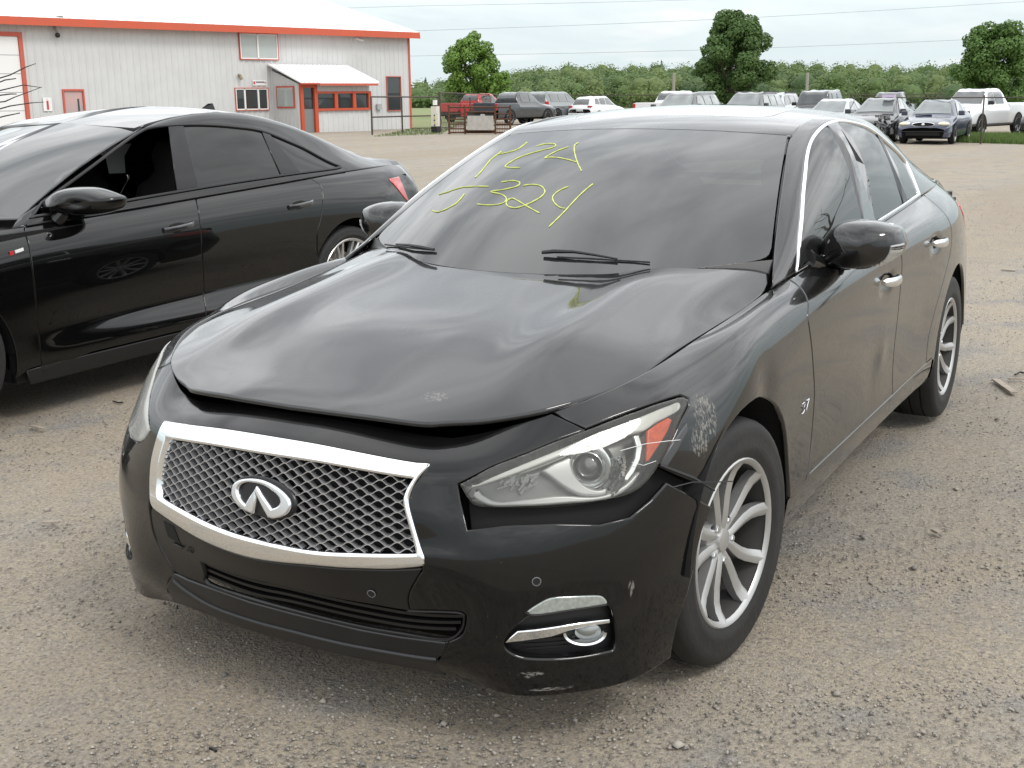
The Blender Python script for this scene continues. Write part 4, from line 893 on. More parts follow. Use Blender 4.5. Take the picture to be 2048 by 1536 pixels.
    for nm, mt, (x0, x1, y0, y1, z0, z1), mirr in feats:
        for s in ((1, -1) if mirr else (1,)):
            ya, yb_ = (y0, y1) if s > 0 else (-y1, -y0); mb = MB().box(x0, x1, ya, yb_, z0, z1); o = mb.build(nm, mt, e)
            bv = o.modifiers.new('b', 'BEVEL'); bv.width = min(.03, .3*min(x1-x0, y1-y0, z1-z0)); bv.segments = 2
    return e
M_vglass = mat('vehicle_glass', (.045,.05,.052), .06, coat=1, noise=(1.1, .6, (.10,.11,.115)))
M_vglassl = mat('bright_windscreen', (.16,.18,.18), .06, coat=1, noise=(1.6, .8, (.07,.08,.08)))
pt = lambda n, c, **k: carpaint(n, c, .10, k.pop('dust', .03), speck=False, **k)
P_red, P_blk, P_gry, P_wht = pt('red_paint', (.62,.016,.018)), pt('far_black_paint', (.008,.010,.014)), pt('grey_paint', (.13,.15,.155), metal=.2), pt('white_paint', (.78,.79,.80), dust=.01)
P_slv, P_nvy, P_dgr, P_chr = pt('silver_paint', (.42,.45,.46), metal=.2), pt('navy_paint', (.010,.020,.055)), pt('dark_grey_paint', (.045,.048,.052), metal=.1), pt('charcoal_paint', (.02,.024,.03))
M_hl = mat('headlamp_cream', (.62,.58,.42), .15, coat=1); M_hlc = mat('headlamp_clear', (.5,.52,.52), .12, .3, coat=1)
M_tl = M_red_ = mat('tail_lamp_red', (.42,.015,.02), .15, coat=1); M_plate = mat('number_plate', (.55,.56,.56), .5)
mir_ = lambda kx, y, z, m_: ('wing_mirror', m_, (kx-.09, kx+.09, y, y+.20, z, z+.16), True)
tg = lambda x: ('tailgate', None, None, None)
# far left row, seen from behind
vehicle('pickup', 956, 77, 170, P_red, 'red pickup truck with a closed tailgate, first of the row beyond the steel cage', cat_='pickup truck', scale=.95, feats=(('tailgate', P_red, (-2.95,-2.86,-.80,.80,.72,1.30), False), ('tail_lamp', M_tl, (-2.96,-2.80,.81,.95,.80,1.24), True), ('rear_bumper', M_dark, (-3.08,-2.84,-.92,.92,.48,.68), False)))
vehicle('pickup', 1030, 70, 172, P_chr, 'dark pickup truck with big tyres parked between the red pickup and the grey wagon', cat_='pickup truck', scale=.98, feats=(('tailgate', mat('tailgate_navy', (.02,.03,.05), .3, coat=1), (-2.95,-2.86,-.80,.80,.72,1.30), False), ('tail_lamp', M_tl, (-2.97,-2.80,.80,.96,.85,1.26), True), ('rear_bumper', M_dark, (-3.08,-2.84,-.92,.92,.48,.68), False), ('number_plate', M_plate, (-3.10,-3.07,-.16,.16,.52,.66), False)))
vehicle('suv', 1112, 76, 176, P_gry, 'grey-green full-size wagon with tall red tail lamps in the far left row', scale=1.10, feats=(('tail_lamp', M_tl, (-2.45,-2.22,.76,.92,.85,1.22), True), ('number_plate', M_plate, (-2.50,-2.44,-.24,.24,.78,.94), False), ('rear_bumper', P_gry, (-2.56,-2.30,-.86,.86,.42,.66), False), ('roof_rail', M_satin_, (-1.9,.1,.60,.65,1.70,1.75), True)) if 'M_satin_' in globals() else (('tail_lamp', M_tl, (-2.45,-2.22,.76,.92,.85,1.22), True), ('number_plate', M_plate, (-2.50,-2.44,-.24,.24,.78,.94), False), ('rear_bumper', P_gry, (-2.56,-2.30,-.86,.86,.42,.66), False)))
vehicle('hatch', 1198, 76, 172, P_wht, 'small white hatchback seen from behind with red tail lamps, beside the grey wagon', scale=1.03, feats=(('tail_lamp', M_tl, (-2.10,-1.92,.56,.84,.92,1.04), True), ('number_plate', M_plate, (-2.13,-2.08,-.24,.24,.70,.84), False), ('rear_bumper', P_wht, (-2.2,-1.98,-.80,.80,.36,.60), False)))
vehicle('pickup', 1352, 66, 172, P_wht, 'white pickup truck half hidden behind the dented saloon roof, its bed to the left', cat_='pickup truck', scale=1.0, feats=(('tailgate', P_wht, (-2.95,-2.86,-.80,.80,.72,1.30), False), ('tail_lamp', M_tl, (-2.97,-2.80,.80,.96,.85,1.26), True)))
vehicle('suv', 1368, 50, 0, P_dgr, 'grey sport utility with silver roof rails right in front of the white pickup', scale=1.0, glass=M_vglassl, feats=(('roof_rail', M_chromes, (-1.9,.1,.63,.67,1.70,1.76), True), ('headlamp', M_hlc, (2.1,2.3,.55,.85,.74,.88), True), ('grille', M_dark, (2.28,2.36,-.45,.45,.62,.86), False), mir_(.85, .92, 1.12, P_dgr)))
vehicle('suv', 1500, 53, 0, P_dgr, 'grey sport utility below the dense tree, partly behind the saloon roof', scale=1.02, glass=M_vglassl, feats=(('roof_rail', M_dark, (-1.9,.1,.63,.67,1.70,1.76), True), ('headlamp', M_hlc, (2.1,2.3,.55,.85,.74,.88), True), mir_(.85, .92, 1.12, P_dgr)))
vehicle('suv', 1545, 62, 0, P_slv, 'pale grey sport utility with only its roof showing beside the boxy jeep', scale=1.03, feats=(('roof_rail', M_dark, (-1.9,.1,.63,.67,1.70,1.76), True),))
vehicle('boxy', 1634, 58, 2, P_dgr, 'dark boxy jeep with an upright windscreen under the grey utility pole', scale=1.02, feats=(('headlamp', M_hlc, (2.04,2.14,.42,.62,.80,.98), True), mir_(.72, .80, 1.15, M_dark)))
vehicle('sedan', 1668, 45, -2, P_slv, 'silver saloon with a rounded roof left of the wrecked black saloon', scale=1.02, glass=M_vglassl, feats=(('headlamp', M_hlc, (2.02,2.2,.52,.80,.62,.74), True), mir_(.72, .84, .93, P_slv)))
vehicle('pickup', 1782, 62, 4, P_chr, 'dark pickup with a tyre on its cab, behind the wrecked black saloon', cat_='pickup truck', scale=.96, feats=(('spare_tyre', M_tyre, (-1.5,-1.25,-.3,.45,1.3,2.0), False), mir_(1.3, .96, 1.25, M_dark)))
wk = vehicle('sedan', 1762, 43.5, 0, P_blk, 'black saloon with a smashed front corner between the silver and the navy saloons', scale=1.04, glass=M_vglassl, feats=(('grille', M_matte, (2.20,2.29,-.35,.45,.46,.62), False), ('headlamp', M_hlc, (2.04,2.22,-.80,-.52,.60,.72), False), mir_(.72, .84, .93, P_blk)))
mb = MB(); g_ = random.Random(4)
for k in range(26): mb.obox((2.0+g_.random()*.3, .35+g_.random()*.6, .35+g_.random()*.55), [np.array(v) for v in ((.8,.6,0),(-.6,.8,0),(0,0,1))], (.03+.10*g_.random(), .01+.03*g_.random(), .02+.07*g_.random()))
mb.build('crushed_corner', mat('crumpled_plastic', (.05,.05,.05), .5, noise=(8, .8, (.3,.3,.3))), wk); 
MB().box(.0, .3, .1, .5, 1.46, 1.56).build('roof_tag', mat('lilac_tag', (.55,.45,.62), .6), wk)
nv_ = vehicle('sedan', 1876, 41.5, 0, P_nvy, 'dark navy saloon with cream headlamps and oval chrome grille beside the white pickup', scale=1.0, glass=M_vglassl, feats=(('wiper', M_dark, (.86,.90,-.55,.0,.945,.965), False), mir_(.72, .84, .93, P_nvy)))
def blob(nm, c, r_, mt, par): return MB().sphere(c, r_, 14, 8).build(nm, mt, par, smooth=True)
for s in (1, -1): blob('headlamp', (2.06, s*.62, .665), (.16,.20,.085), M_hl, nv_); blob('fog_opening', (2.14, s*.66, .34), (.10,.12,.05), M_matte, nv_)
gr = blob('grille', (2.19, 0, .655), (.06,.36,.075), M_matte, nv_); MB().tube([(2.235, .36*math.cos(t), .655+.075*math.sin(t)) for t in np.linspace(0, 6.28, 25)[:-1]], .014, 5, closed=True).build('grille_ring', M_chrome, gr, smooth=True); blob('badge', (2.25, 0, .66), (.02,.055,.04), M_chrome, gr)
MB().box(2.16, 2.27, -.55, .55, .30, .40).build('lower_intake', M_matte, nv_); MB().box(2.20, 2.285, -.80, .80, .415, .44).build('bumper_line', M_dark, nv_)
wp = vehicle('pickup', 1958, 50, -14, P_wht, 'white crew-cab pickup with a dark grille and grey lower body behind the navy saloon', cat_='pickup truck', scale=1.0, lower=mat('two_tone_grey', (.12,.12,.115), .5), feats=(('grille', M_dark, (2.80,2.95,-.50,.50,.74,1.04), False), ('headlamp', M_matte, (2.74,2.90,.52,.86,.82,1.02), True), ('front_bumper', mat('bumper_white', (.55,.56,.56), .4), (2.78,3.02,-.92,.92,.52,.72), False), ('tailgate', P_wht, (-2.95,-2.86,-.80,.80,.72,1.30), False), ('fog_lamp', M_dark, (2.98,3.04,.55,.72,.55,.66), True), mir_(1.3, .96, 1.25, M_dark)))
vehicle('suv', 2112, 48, 0, P_blk, 'black vehicle cut off by the right edge of the picture', feats=(('headlamp', M_hlc, (2.1,2.3,.55,.85,.74,.88), True),))
# ------------------------------------------------------------------ black sedan: body surfaces (metres, front axle at x=0, nose to +x, half car)
BELT = [
 [(.71,0,.752),(.80,0,.705),(.832,0,.64),(.848,0,.571),(.862,0,.50),(.862,0,.42),(.825,0,.325),(.80,0,.222),(.765,0,.165)],
 [(.70,.19,.748),(.79,.20,.702),(.82,.20,.64),(.837,.20,.571),(.85,.205,.50),(.85,.21,.428),(.815,.21,.325),(.792,.21,.222),(.755,.21,.165)],
 [(.655,.385,.728),(.745,.40,.688),(.775,.405,.63),(.79,.41,.57),(.80,.415,.51),(.806,.421,.465),(.782,.43,.335),(.772,.435,.228),(.715,.44,.16)],
 [(.60,.50,.75),(.68,.54,.69),(.70,.56,.63),(.725,.565,.57),(.745,.57,.50),(.75,.575,.44),(.745,.58,.35),(.74,.58,.25),(.71,.585,.145)],
 [(.52,.60,.782),(.58,.655,.70),(.61,.675,.63),(.64,.69,.57),(.66,.695,.50),(.665,.70,.43),(.66,.70,.35),(.665,.70,.25),(.64,.70,.145)],
 [(.42,.675,.812),(.46,.745,.735),(.49,.775,.655),(.515,.79,.58),(.53,.80,.50),(.535,.805,.43),(.53,.805,.35),(.545,.80,.25),(.53,.80,.15)],
 [(.30,.72,.836),(.33,.80,.79),(.35,.84,.69),(.365,.855,.60),(.38,.862,.51),(.385,.866,.43),(.385,.866,.35),(.39,.86,.25),(.385,.85,.165)],
 [(.15,.738,.856),(.17,.82,.826),(.18,.87,.73),(.19,.89,.64),(.2,.898,.55),(.2,.90,.47),(.2,.90,.39),(.2,.90,.30),(.2,.88,.18)],
 [(0,.745,.872),(0,.835,.874),(0,.888,.79),(0,.90,.69),(0,.905,.60),(0,.905,.5),(0,.90,.4),(0,.90,.3),(0,.88,.18)],
 [(-.2,.75,.886),(-.2,.838,.904),(-.2,.888,.815),(-.2,.898,.70),(-.2,.9,.6),(-.2,.898,.5),(-.2,.895,.4),(-.2,.895,.3),(-.2,.875,.2)],
 [(-.42,.757,.91),(-.42,.832,.925),(-.42,.88,.856),(-.42,.892,.77),(-.42,.894,.66),(-.42,.89,.54),(-.42,.89,.42),(-.42,.895,.33),(-.42,.875,.235)],
]
for x, r in ((-.65, [(.785,.952),(.845,.925),(.882,.872),(.890,.78),(.890,.66),(.887,.54),(.888,.42),(.893,.33),(.87,.24)]),
 (-1.0, [(.80,.972),(.853,.938),(.886,.880),(.890,.785),(.888,.66),(.884,.54),(.886,.42),(.893,.335),(.87,.25)]),
 (-1.4, [(.803,.992),(.857,.952),(.889,.89),(.891,.79),(.888,.66),(.884,.54),(.887,.42),(.893,.34),(.87,.255)]),
 (-1.85, [(.805,1.02),(.862,.972),(.895,.905),(.896,.80),(.89,.67),(.885,.55),(.888,.43),(.893,.34),(.87,.255)]),
 (-2.2, [(.803,1.042),(.866,.985),(.902,.915),(.905,.81),(.898,.68),(.892,.55),(.892,.43),(.893,.34),(.87,.25)]),
 (-2.5, [(.795,1.058),(.868,.99),(.906,.918),(.912,.82),(.908,.70),(.905,.56),(.90,.43),(.895,.33),(.87,.23)]),
 (-2.85, [(.76,1.062),(.85,1.0),(.895,.925),(.906,.83),(.907,.71),(.905,.57),(.905,.43),(.90,.32),(.87,.2)]),
 (-3.2, [(.71,1.06),(.795,1.0),(.848,.92),(.868,.82),(.878,.7),(.885,.57),(.89,.43),(.88,.32),(.86,.2)]),
 (-3.5, [(.66,1.06),(.72,.99),(.785,.91),(.812,.82),(.83,.7),(.83,.57),(.85,.43),(.84,.3),(.82,.2)])):
    BELT.append([(x, y, z) for y, z in r])
BELT.append([(-3.68,.60,1.05),(-3.72,.65,.97),(-3.75,.70,.90),(-3.76,.73,.80),(-3.80,.74,.70),(-3.84,.75,.57),(-3.83,.74,.43),(-3.80,.72,.30),(-3.76,.7,.22)])
BELT.append([(-3.76,.30,1.05),(-3.82,.32,.97),(-3.86,.35,.90),(-3.87,.35,.80),(-3.90,.35,.70),(-3.93,.35,.57),(-3.92,.35,.43),(-3.88,.35,.30),(-3.84,.35,.22)])
BELT.append([(-3.78,0,1.05),(-3.84,0,.97),(-3.88,0,.90),(-3.89,0,.80),(-3.92,0,.70),(-3.95,0,.57),(-3.94,0,.43),(-3.90,0,.30),(-3.86,0,.22)])
# hood: heights over a grid x (rows) by |y|
HX = [.95,.76,.60,.40,.2,-.05,-.3,-.55,-.75]; HY = [0,.18,.34,.46,.56,.66,.74,.84]
HZ = [[.650,.645,.620,.585,.55,.50,.45,.40],
      [.757,.755,.733,.700,.66,.62,.58,.53],
      [.803,.802,.793,.779,.760,.738,.71,.67],
      [.853,.852,.849,.851,.832,.808,.785,.745],
      [.893,.892,.891,.900,.883,.862,.840,.80],
      [.928,.927,.926,.937,.920,.898,.868,.82],
      [.964,.963,.962,.971,.957,.936,.893,.84],
      [.994,.993,.993,.994,.990,.976,.946,.89],
      [1.02,1.02,1.019,1.02,1.018,1.01,.99,.94]]
HOOD = [[(x, y, HZ[i][j]) for i, x in enumerate(HX)] for j, y in enumerate(HY)]
WS = []   # windshield: columns centre to corner, rows base to header
for t in (0,.2,.4,.6,.8,1.):
    b = np.array([-.26-.36*t**2.2, .735*t, .962+.03*t*t]); h = np.array([-1.24-.076*t*t, .56*t, 1.366-.024*t*t])
    WS.append([tuple(b*(1-s)+h*s+np.array([.02,0,.045])*(4*s*(1-s))*(1-.5*t*t)) for s in (0,.25,.5,.75,1.)])
SIDE = [
 [(-.50,.782,.935),(-.53,.772,.953),(-.56,.76,.968),(-.59,.748,.981),(-.62,.737,.992)],
 [(-.70,.800,.957),(-.75,.787,1.01),(-.80,.765,1.06),(-.84,.735,1.093),(-.855,.682,1.105)],
 [(-.95,.805,.97),(-1.0,.785,1.06),(-1.05,.75,1.145),(-1.075,.70,1.205),(-1.085,.635,1.225)],
 [(-1.18,.807,.98),(-1.22,.780,1.10),(-1.27,.73,1.22),(-1.30,.665,1.305),(-1.31,.575,1.336)],
 [(-1.5,.808,.997),(-1.5,.776,1.13),(-1.52,.718,1.27),(-1.54,.645,1.365),(-1.55,.56,1.392)],
 [(-1.85,.808,1.018),(-1.85,.774,1.14),(-1.86,.715,1.28),(-1.86,.638,1.382),(-1.86,.552,1.410)],
 [(-2.15,.806,1.037),(-2.15,.772,1.14),(-2.17,.712,1.265),(-2.18,.632,1.365),(-2.18,.548,1.398)],
 [(-2.45,.80,1.055),(-2.45,.765,1.13),(-2.48,.71,1.22),(-2.5,.625,1.31),(-2.5,.545,1.345)],
 [(-2.75,.785,1.063),(-2.75,.755,1.11),(-2.78,.70,1.16),(-2.8,.625,1.225),(-2.8,.55,1.26)],
 [(-3.05,.75,1.063),(-3.05,.725,1.085),(-3.07,.69,1.11),(-3.1,.635,1.14),(-3.1,.58,1.155)],
 [(-3.4,.69,1.06),(-3.4,.67,1.066),(-3.4,.645,1.07),(-3.4,.615,1.074),(-3.4,.59,1.076)],
]
for k_, f_ in ((1, .34), (2, .67), (3, 1.)):
    wb_ = np.array(WS[-1]); e_ = np.array([np.interp(f_*4, range(5), wb_[:, c_]) for c_ in range(3)])+[0, .005, -.002]; dl_ = e_-np.array(SIDE[k_][4])
    SIDE[k_][4] = tuple(e_); SIDE[k_][3] = tuple(np.array(SIDE[k_][3])+dl_*.6); SIDE[k_][2] = tuple(np.array(SIDE[k_][2])+dl_*.2)
ROOF = [[(x, y, z-c*(t**2)) for x, y, z, c in (
   (-1.24-.076*t*t,.575*t,1.366,.026),(-1.45,.565*t,1.408,.034),(-1.85,.552*t,1.445,.036),(-2.2,.548*t,1.435,.038),(-2.55,.545*t,1.375,.04),(-2.85,.548*t,1.285,.042),(-3.12,.58*t,1.17,.03))] for t in (0,.25,.5,.75,1.)]
DECK = [[(x, y*t, z-c*t*t) for x, y, z, c in ((-3.05,.60,1.12,.02),(-3.2,.64,1.105,.03),(-3.45,.66,1.10,.038),(-3.7,.60,1.085,.03),(-3.8,.60,1.05,.03))] for t in (0,.33,.66,1.)]
sB = Surf(BELT, sym=True, lam=.8, flip=1); sH = Surf(HOOD, sym=True, lam=.9); sW = Surf(WS, sym=True); sS = Surf(SIDE); sR = Surf(ROOF, sym=True); sD = Surf(DECK, sym=True)
for s_ in (sB, sH, sW, sS, sR, sD):   # normals outwards
    P, U, V, N = s_.ev(np.array([1.5]), np.array([1.5])); ref = P[0]-np.array([-1.4, 0, .6])
    if N[0]@ref < 0: s_.flip = -s_.flip
    s_._grid()
# ------------------------------------------------------------------ main car
P_ = at(1411, 830, y=.89)
fs = sB.ev(*sB.px(1412, 830))[0]; fs2 = sB.ev(*sB.px(1400, 885))[0]; hs = np.array([.60, .33, .80])
M_paint = carpaint('black_paint', (.0022,.0022,.0025), .085, .007, coat_ior=1.64, under=.05, marks=[(fs, (.11,.10,.13), (150,150,45), .55), (fs2, (.085,.09,.08), (160,160,50), .5), (hs, (.05,.085,.2), (110,60,60), .28)])
M_paintb = carpaint('black_bumper_paint', (.002,.002,.0022), .10, .006, coat_ior=1.46, under=.06, marks=[(sB.ev(*sB.px(1060, 1350))[0], (.13,.07,.02), (60,60,150), .6), (sB.ev(*sB.px(1100, 1378))[0], (.12,.12,.012), (40,40,260), .6), (sB.ev(*sB.px(1262, 1175))[0], (.02,.02,.05), (160,160,40), .5), (sB.ev(*sB.px(533, 1256))[0], (.06,.09,.008), (40,40,200), .8)])
M_satin = mat('satin_black_plastic', (.005,.005,.0055), .30, noise=(7, .4, (.012,.0115,.011)))
M_glass = glassmat('window_glass', (.035,.04,.038), .015, 1.62, haze=.035, hazecol=(.32,.34,.33))
M_wind = glassmat('windscreen_glass', (.06,.068,.066), .02, 1.85, haze=.05, hazecol=(.30,.32,.32))
M_lens = glassmat('lamp_lens', (.95,.95,.92), .02, 1.45, haze=.035, hazecol=(.75,.74,.66)); M_lensR = glassmat('clouded_lamp_lens', (.93,.93,.90), .05, 1.4, haze=.40, hazecol=(.80,.80,.76))
M_frit = mat('black_frit', (.01,.01,.011), .25)
M_refl = mat('lamp_reflector', (.62,.63,.63), .16, .95)
M_bezel = mat('lamp_bezel', (.40,.405,.41), .33, .35)
M_guide = mat('milky_light_guide', (.46,.47,.45), .22, coat=1)
M_amber = mat('amber_reflector', (.62,.085,.012), .3, noise=(60, .6, (.36,.03,.008)))
M_red = mat('red_lamp_lens', (.45,.02,.02), .12, coat=1)
M_chalk = mat('yellow_paint_pen', (.55,.60,.16), .8)
M_seat = mat('dark_upholstery', (.02,.019,.018), .8)

car = empty('parked_car', (0,0,0), 0, 'black saloon in the foreground with a loose dented bumper and yellow figures on its glass', 'car')

def BP(*pts, S=sB, side=1, **k): return [S.px(x, y, side=side, **k) for x, y in pts]
def neg(L): return [(-u, v) for u, v in L]
# dents and door-handle scoops
_hc = [sB.ev(*sB.px(1776, 560))[0], sB.ev(*sB.px(1873, 484))[0]]
_dn = [(np.array([-1.35, .89, .52]), .10, -.004), (np.array([-1.50,.89,.55]), .05, .004), (np.array([-.12,.86,.72]), .07, -.012), (np.array([.42,.84,.60]), .09, -.012)]
def bumpf(P):
    h = np.zeros(P.shape[:-1])
    for c in _hc: 
        q = (P*[1, 1, 1])-c; q = np.where(np.abs(P[..., 1:2]) > 0, np.stack([P[..., 0]-c[0], (np.abs(P[..., 1])-c[1])*.5, P[..., 2]-c[2]+.012], -1), q)
        h += -.020*np.exp(-((q[..., 0]/.075)**2+(q[..., 2]/.030)**2+(q[..., 1]/.1)**2)**1.5)
    for c, r_, a in _dn: h += a*np.exp(-((P-c)**2).sum(-1)/r_**2)
    return h
# NOTE: outlines are taken on the smooth surface first, the dents come after
DW = .02
lampL = cat(BP((917,968),(917,968),(985,932),(1060,903),(1115,880),(1170,860),(1230,837),(1290,815),(1340,799),(1362,793),(1375,798),(1375,812),(1362,840),(1343,885),(1322,925),(1300,958),(1277,980),(1245,994),(1195,1003),(1130,1010),(1060,1014),(985,1016),(950,1012),(933,995),(924,980)), True, 5)
lampR = np.array([(-u, v) for u, v in cat(BP((917,968),(917,968),(985,932),(1060,903),(1115,880),(1170,860),(1230,837),(1290,815),(1340,799),(1362,793),(1375,798),(1375,812),(1362,840),(1343,885),(1322,925),(1300,958),(1277,980),(1245,994),(1195,1003),(1130,1010),(1060,1014),(985,1012),(950,1000),(928,982)), True, 5)])
topL = BP((1172,860),(1115,880),(1060,903),(985,932),(917,968))
seamtop = sB.px(1104, 829)
uC = seamtop[0]
# ---- bumper: whole front skin in one piece, grille, insert, lip and fog openings cut out
archf = [sB.near(x=x, z=z) for x, z in [(.372*math.cos(a), .34+.372*math.sin(a)) for a in np.radians((62,50,38,26,14,2,-8,-17))]]
seamR = [(-uC, .06)]+[(-u, v) for u, v in BP((1172,860))]
left = [(uC, .05)]+topL+BP((921,1000),(935,1060),(935,1060),(1010,1051),(1110,1047),(1200,1049),(1260,1034),(1300,1000),(1330,964),(1330,964),(1418,1012),(1418,1012),(1409,1033),(1400,1060),(1392,1100),(1386,1140),(1374,1190),(1357,1240),(1346,1290),(1342,1317))
uend = sB.px(1342, 1317)[0]
bot = [(u, 7.98) for u in np.linspace(uend-.1, -(uend-.1), 60)]
rightR = neg([sB.near(x=x, z=z) for x, z in ((.36,.20),(.372,.28),(.368,.36),(.35,.44),(.325,.50),(.29,.56))])+[(-u, v) for u, v in BP((1316,930),(1300,958),(1277,980),(1245,994),(1195,1003),(1130,1010),(1060,1014),(985,1012),(950,1000),(928,982),(917,968),(985,932),(1060,903),(1115,880),(1172,860))]
top = [(u, .05+.07*max(0, 1-abs(u-2.12)/.14)) for u in np.linspace(-uC, uC, 50)]
bump_out = np.array(top+left[1:]+bot+rightR)
G_out = cat([sB.px(x, y, side=s) for x, y, s in ((861,929,1),(861,929,1),(838,955,1),(824,980,1),(818,1007,1),(829,1053,1),(847,1108,1),(849,1122,1),(842,1132,1),(780,1137,1),(700,1135,1),(620,1129,1))]+[sB.px(513,1117,side=-1),sB.px(415,1084,side=-1),sB.px(327,1030,side=-1),sB.px(306,1012,side=-1),sB.px(301,990,side=-1),sB.px(301,960,side=-1),sB.px(306,910,side=-1),sB.px(317,869,side=-1),sB.px(331,842,side=-1),sB.px(331,842,side=-1),sB.px(450,858,side=-1),sB.px(600,882,side=0),sB.px(720,905)], True, 5)
G_in = cat([sB.px(x, y, side=s) for x, y, s in ((826,958,1),(826,958,1),(812,983,1),(807,1005,1),(815,1040,1),(828,1085,1),(832,1103,1),(828,1107,1),(780,1108,1),(700,1107,1),(620,1102,0),(493,1076,-1),(396,1039,-1),(330,1001,-1),(319,990,-1),(318,960,-1),(323,920,-1),(335,877,-1),(335,877,-1),(450,896,-1),(600,920,0),(720,941,1))], True, 5)
ins = cat([sB.px(x, y, side=s) for x, y, s in ((844,1139,1),(844,1139,1),(838,1150,1),(816,1192,1),(817,1222,1),(817,1222,1),(900,1224,1),(926,1229,1),(929,1245,1),(920,1270,1),(890,1283,1),(800,1272,1),(720,1258,1),(586,1226,0),(500,1203,-1),(415,1173,-1),(375,1158,-1),(349,1145,-1),(328,1110,-1),(308,1070,-1),(300,1030,-1),(303,1012,-1),(303,1012,-1),(327,1034,-1),(415,1088,-1),(513,1121,-1),(620,1133,0),(700,1139,1),(780,1141,1))], True, 4)
slot = cat([sB.px(x, y, side=s) for x, y, s in ((401,1126,-1),(401,1126,-1),(500,1160,-1),(586,1180,0),(720,1207,1),(816,1223,1),(912,1227,1),(923,1236,1),(921,1256,1),(893,1279,1),(800,1268,1),(720,1255,1),(586,1223,0),(500,1199,-1),(415,1170,-1),(408,1150,-1))], True, 4)
lipr = [sB.px(x, y, side=s) for x, y, s in ((349,1146,-1),(375,1159,-1),(415,1174,-1),(500,1204,-1),(586,1227,0),(720,1259,1),(800,1273,1),(890,1284,1),(897,1284,1),(890,1298,1),(880,1312,1),(872,1326,1))]
lip_out = np.array(lipr+[(u, 7.9) for u in np.linspace(sB.px(872,1326)[0], sB.px(325,1182,side=-1)[0], 40)]+[sB.px(333,1172,side=-1), sB.px(340,1158,side=-1)])
fogL = cat(BP((1216,1210),(1216,1210),(1150,1219),(1070,1231),(1045,1243),(1018,1268),(1008,1290),(1020,1306),(1050,1317),(1100,1319),(1150,1316),(1215,1304),(1229,1298),(1233,1275),(1225,1225)), True, 4)
lensL = cat(BP((1054,1224),(1054,1224),(1075,1210),(1102,1197),(1140,1194),(1185,1192),(1205,1194),(1214,1206),(1200,1210),(1140,1219),(1070,1229)), True, 4)
nf = lambda L: np.array([(-u, v) for u, v in L])
def loosen(P, N):   # the driver's side corner of the skin has come off its clips
    P = P.copy(); t = np.clip((P[:, 1]-.55)/.35, 0, 1)*np.clip((P[:, 2]-.25)/.35, 0, 1)*np.clip((.60-P[:, 0])/.5, 0, 1)
    P += np.outer(t**1.2, [0, .022, -.004]); return P, N
cutb = ins
def merge_cut(S, *L): return list(L)
G_hole = np.array(off_uv(sB, G_out if area2(G_out) > 0 else G_out[::-1], .004, 1)[0])
bumper = panel('front_bumper', sB, bump_out, M_paintb, car, holes=[cat([sB.px(x, y, side=s) for x, y, s in ((858,932,1),(858,932,1),(838,957,1),(822,982,1),(817,1007,1),(828,1053,1),(844,1108,1),(844,1139,1),(838,1150,1),(817,1192,1),(819,1220,1),(819,1220,1),(900,1222,1),(928,1227,1),(932,1245,1),(923,1270,1),(897,1284,1),(897,1284,1),(890,1298,1),(878,1318,1),(876,1322,1),(876,1322,1),(720,1312,1),(610,1283,0),(488,1240,-1),(400,1212,-1),(336,1184,-1),(336,1184,-1),(338,1160,-1),(349,1146,-1),(328,1110,-1),(308,1070,-1),(300,1030,-1),(301,990,-1),(301,960,-1),(306,910,-1),(317,871,-1),(333,846,-1),(333,846,-1),(450,861,-1),(600,885,0),(720,908,1))], True, 4), fogL, nf(fogL), lensL, nf(lensL)], step=.028, shape=loosen, gap=.001)
panel('grille_insert', sB, ins, M_satin, car, holes=[slot], step=.03, off=-.002, gap=.001)
panel('front_lip', sB, lip_out, mat('weathered_black_plastic', (.006,.0065,.0075), .30, noise=(5, .5, (.014,.0145,.016))), car, step=.02, off=.002, gap=.0015)
_lc = cat([sB.px(349,1160,side=-1), sB.px(380,1185,side=-1), sB.px(435,1216,side=-1), sB.px(510,1242,side=-1), sB.px(586,1262,side=0), sB.px(684,1286), sB.px(780,1304), sB.px(874,1318)], n=6); _A, _, _, _N = sB.ev(_lc[:, 0], _lc[:, 1]); MB().tube([a_+n_*.0005 for a_, n_ in zip(_A, _N)], .0065, 8).build('lip_highlight_edge', mat('lip_highlight_plastic', (.016,.017,.019), .28), car, smooth=True)  # ridge in lighter plastic, added to draw the lip's highlight line
gf = panel('grille_frame', sB, G_out, M_chrome, car, holes=[G_in], step=.012, off=.006, gap=.001, rnd=.006, depth=.03)
M_blade = mat('grille_metallic', (.50,.50,.51), .30, .6)
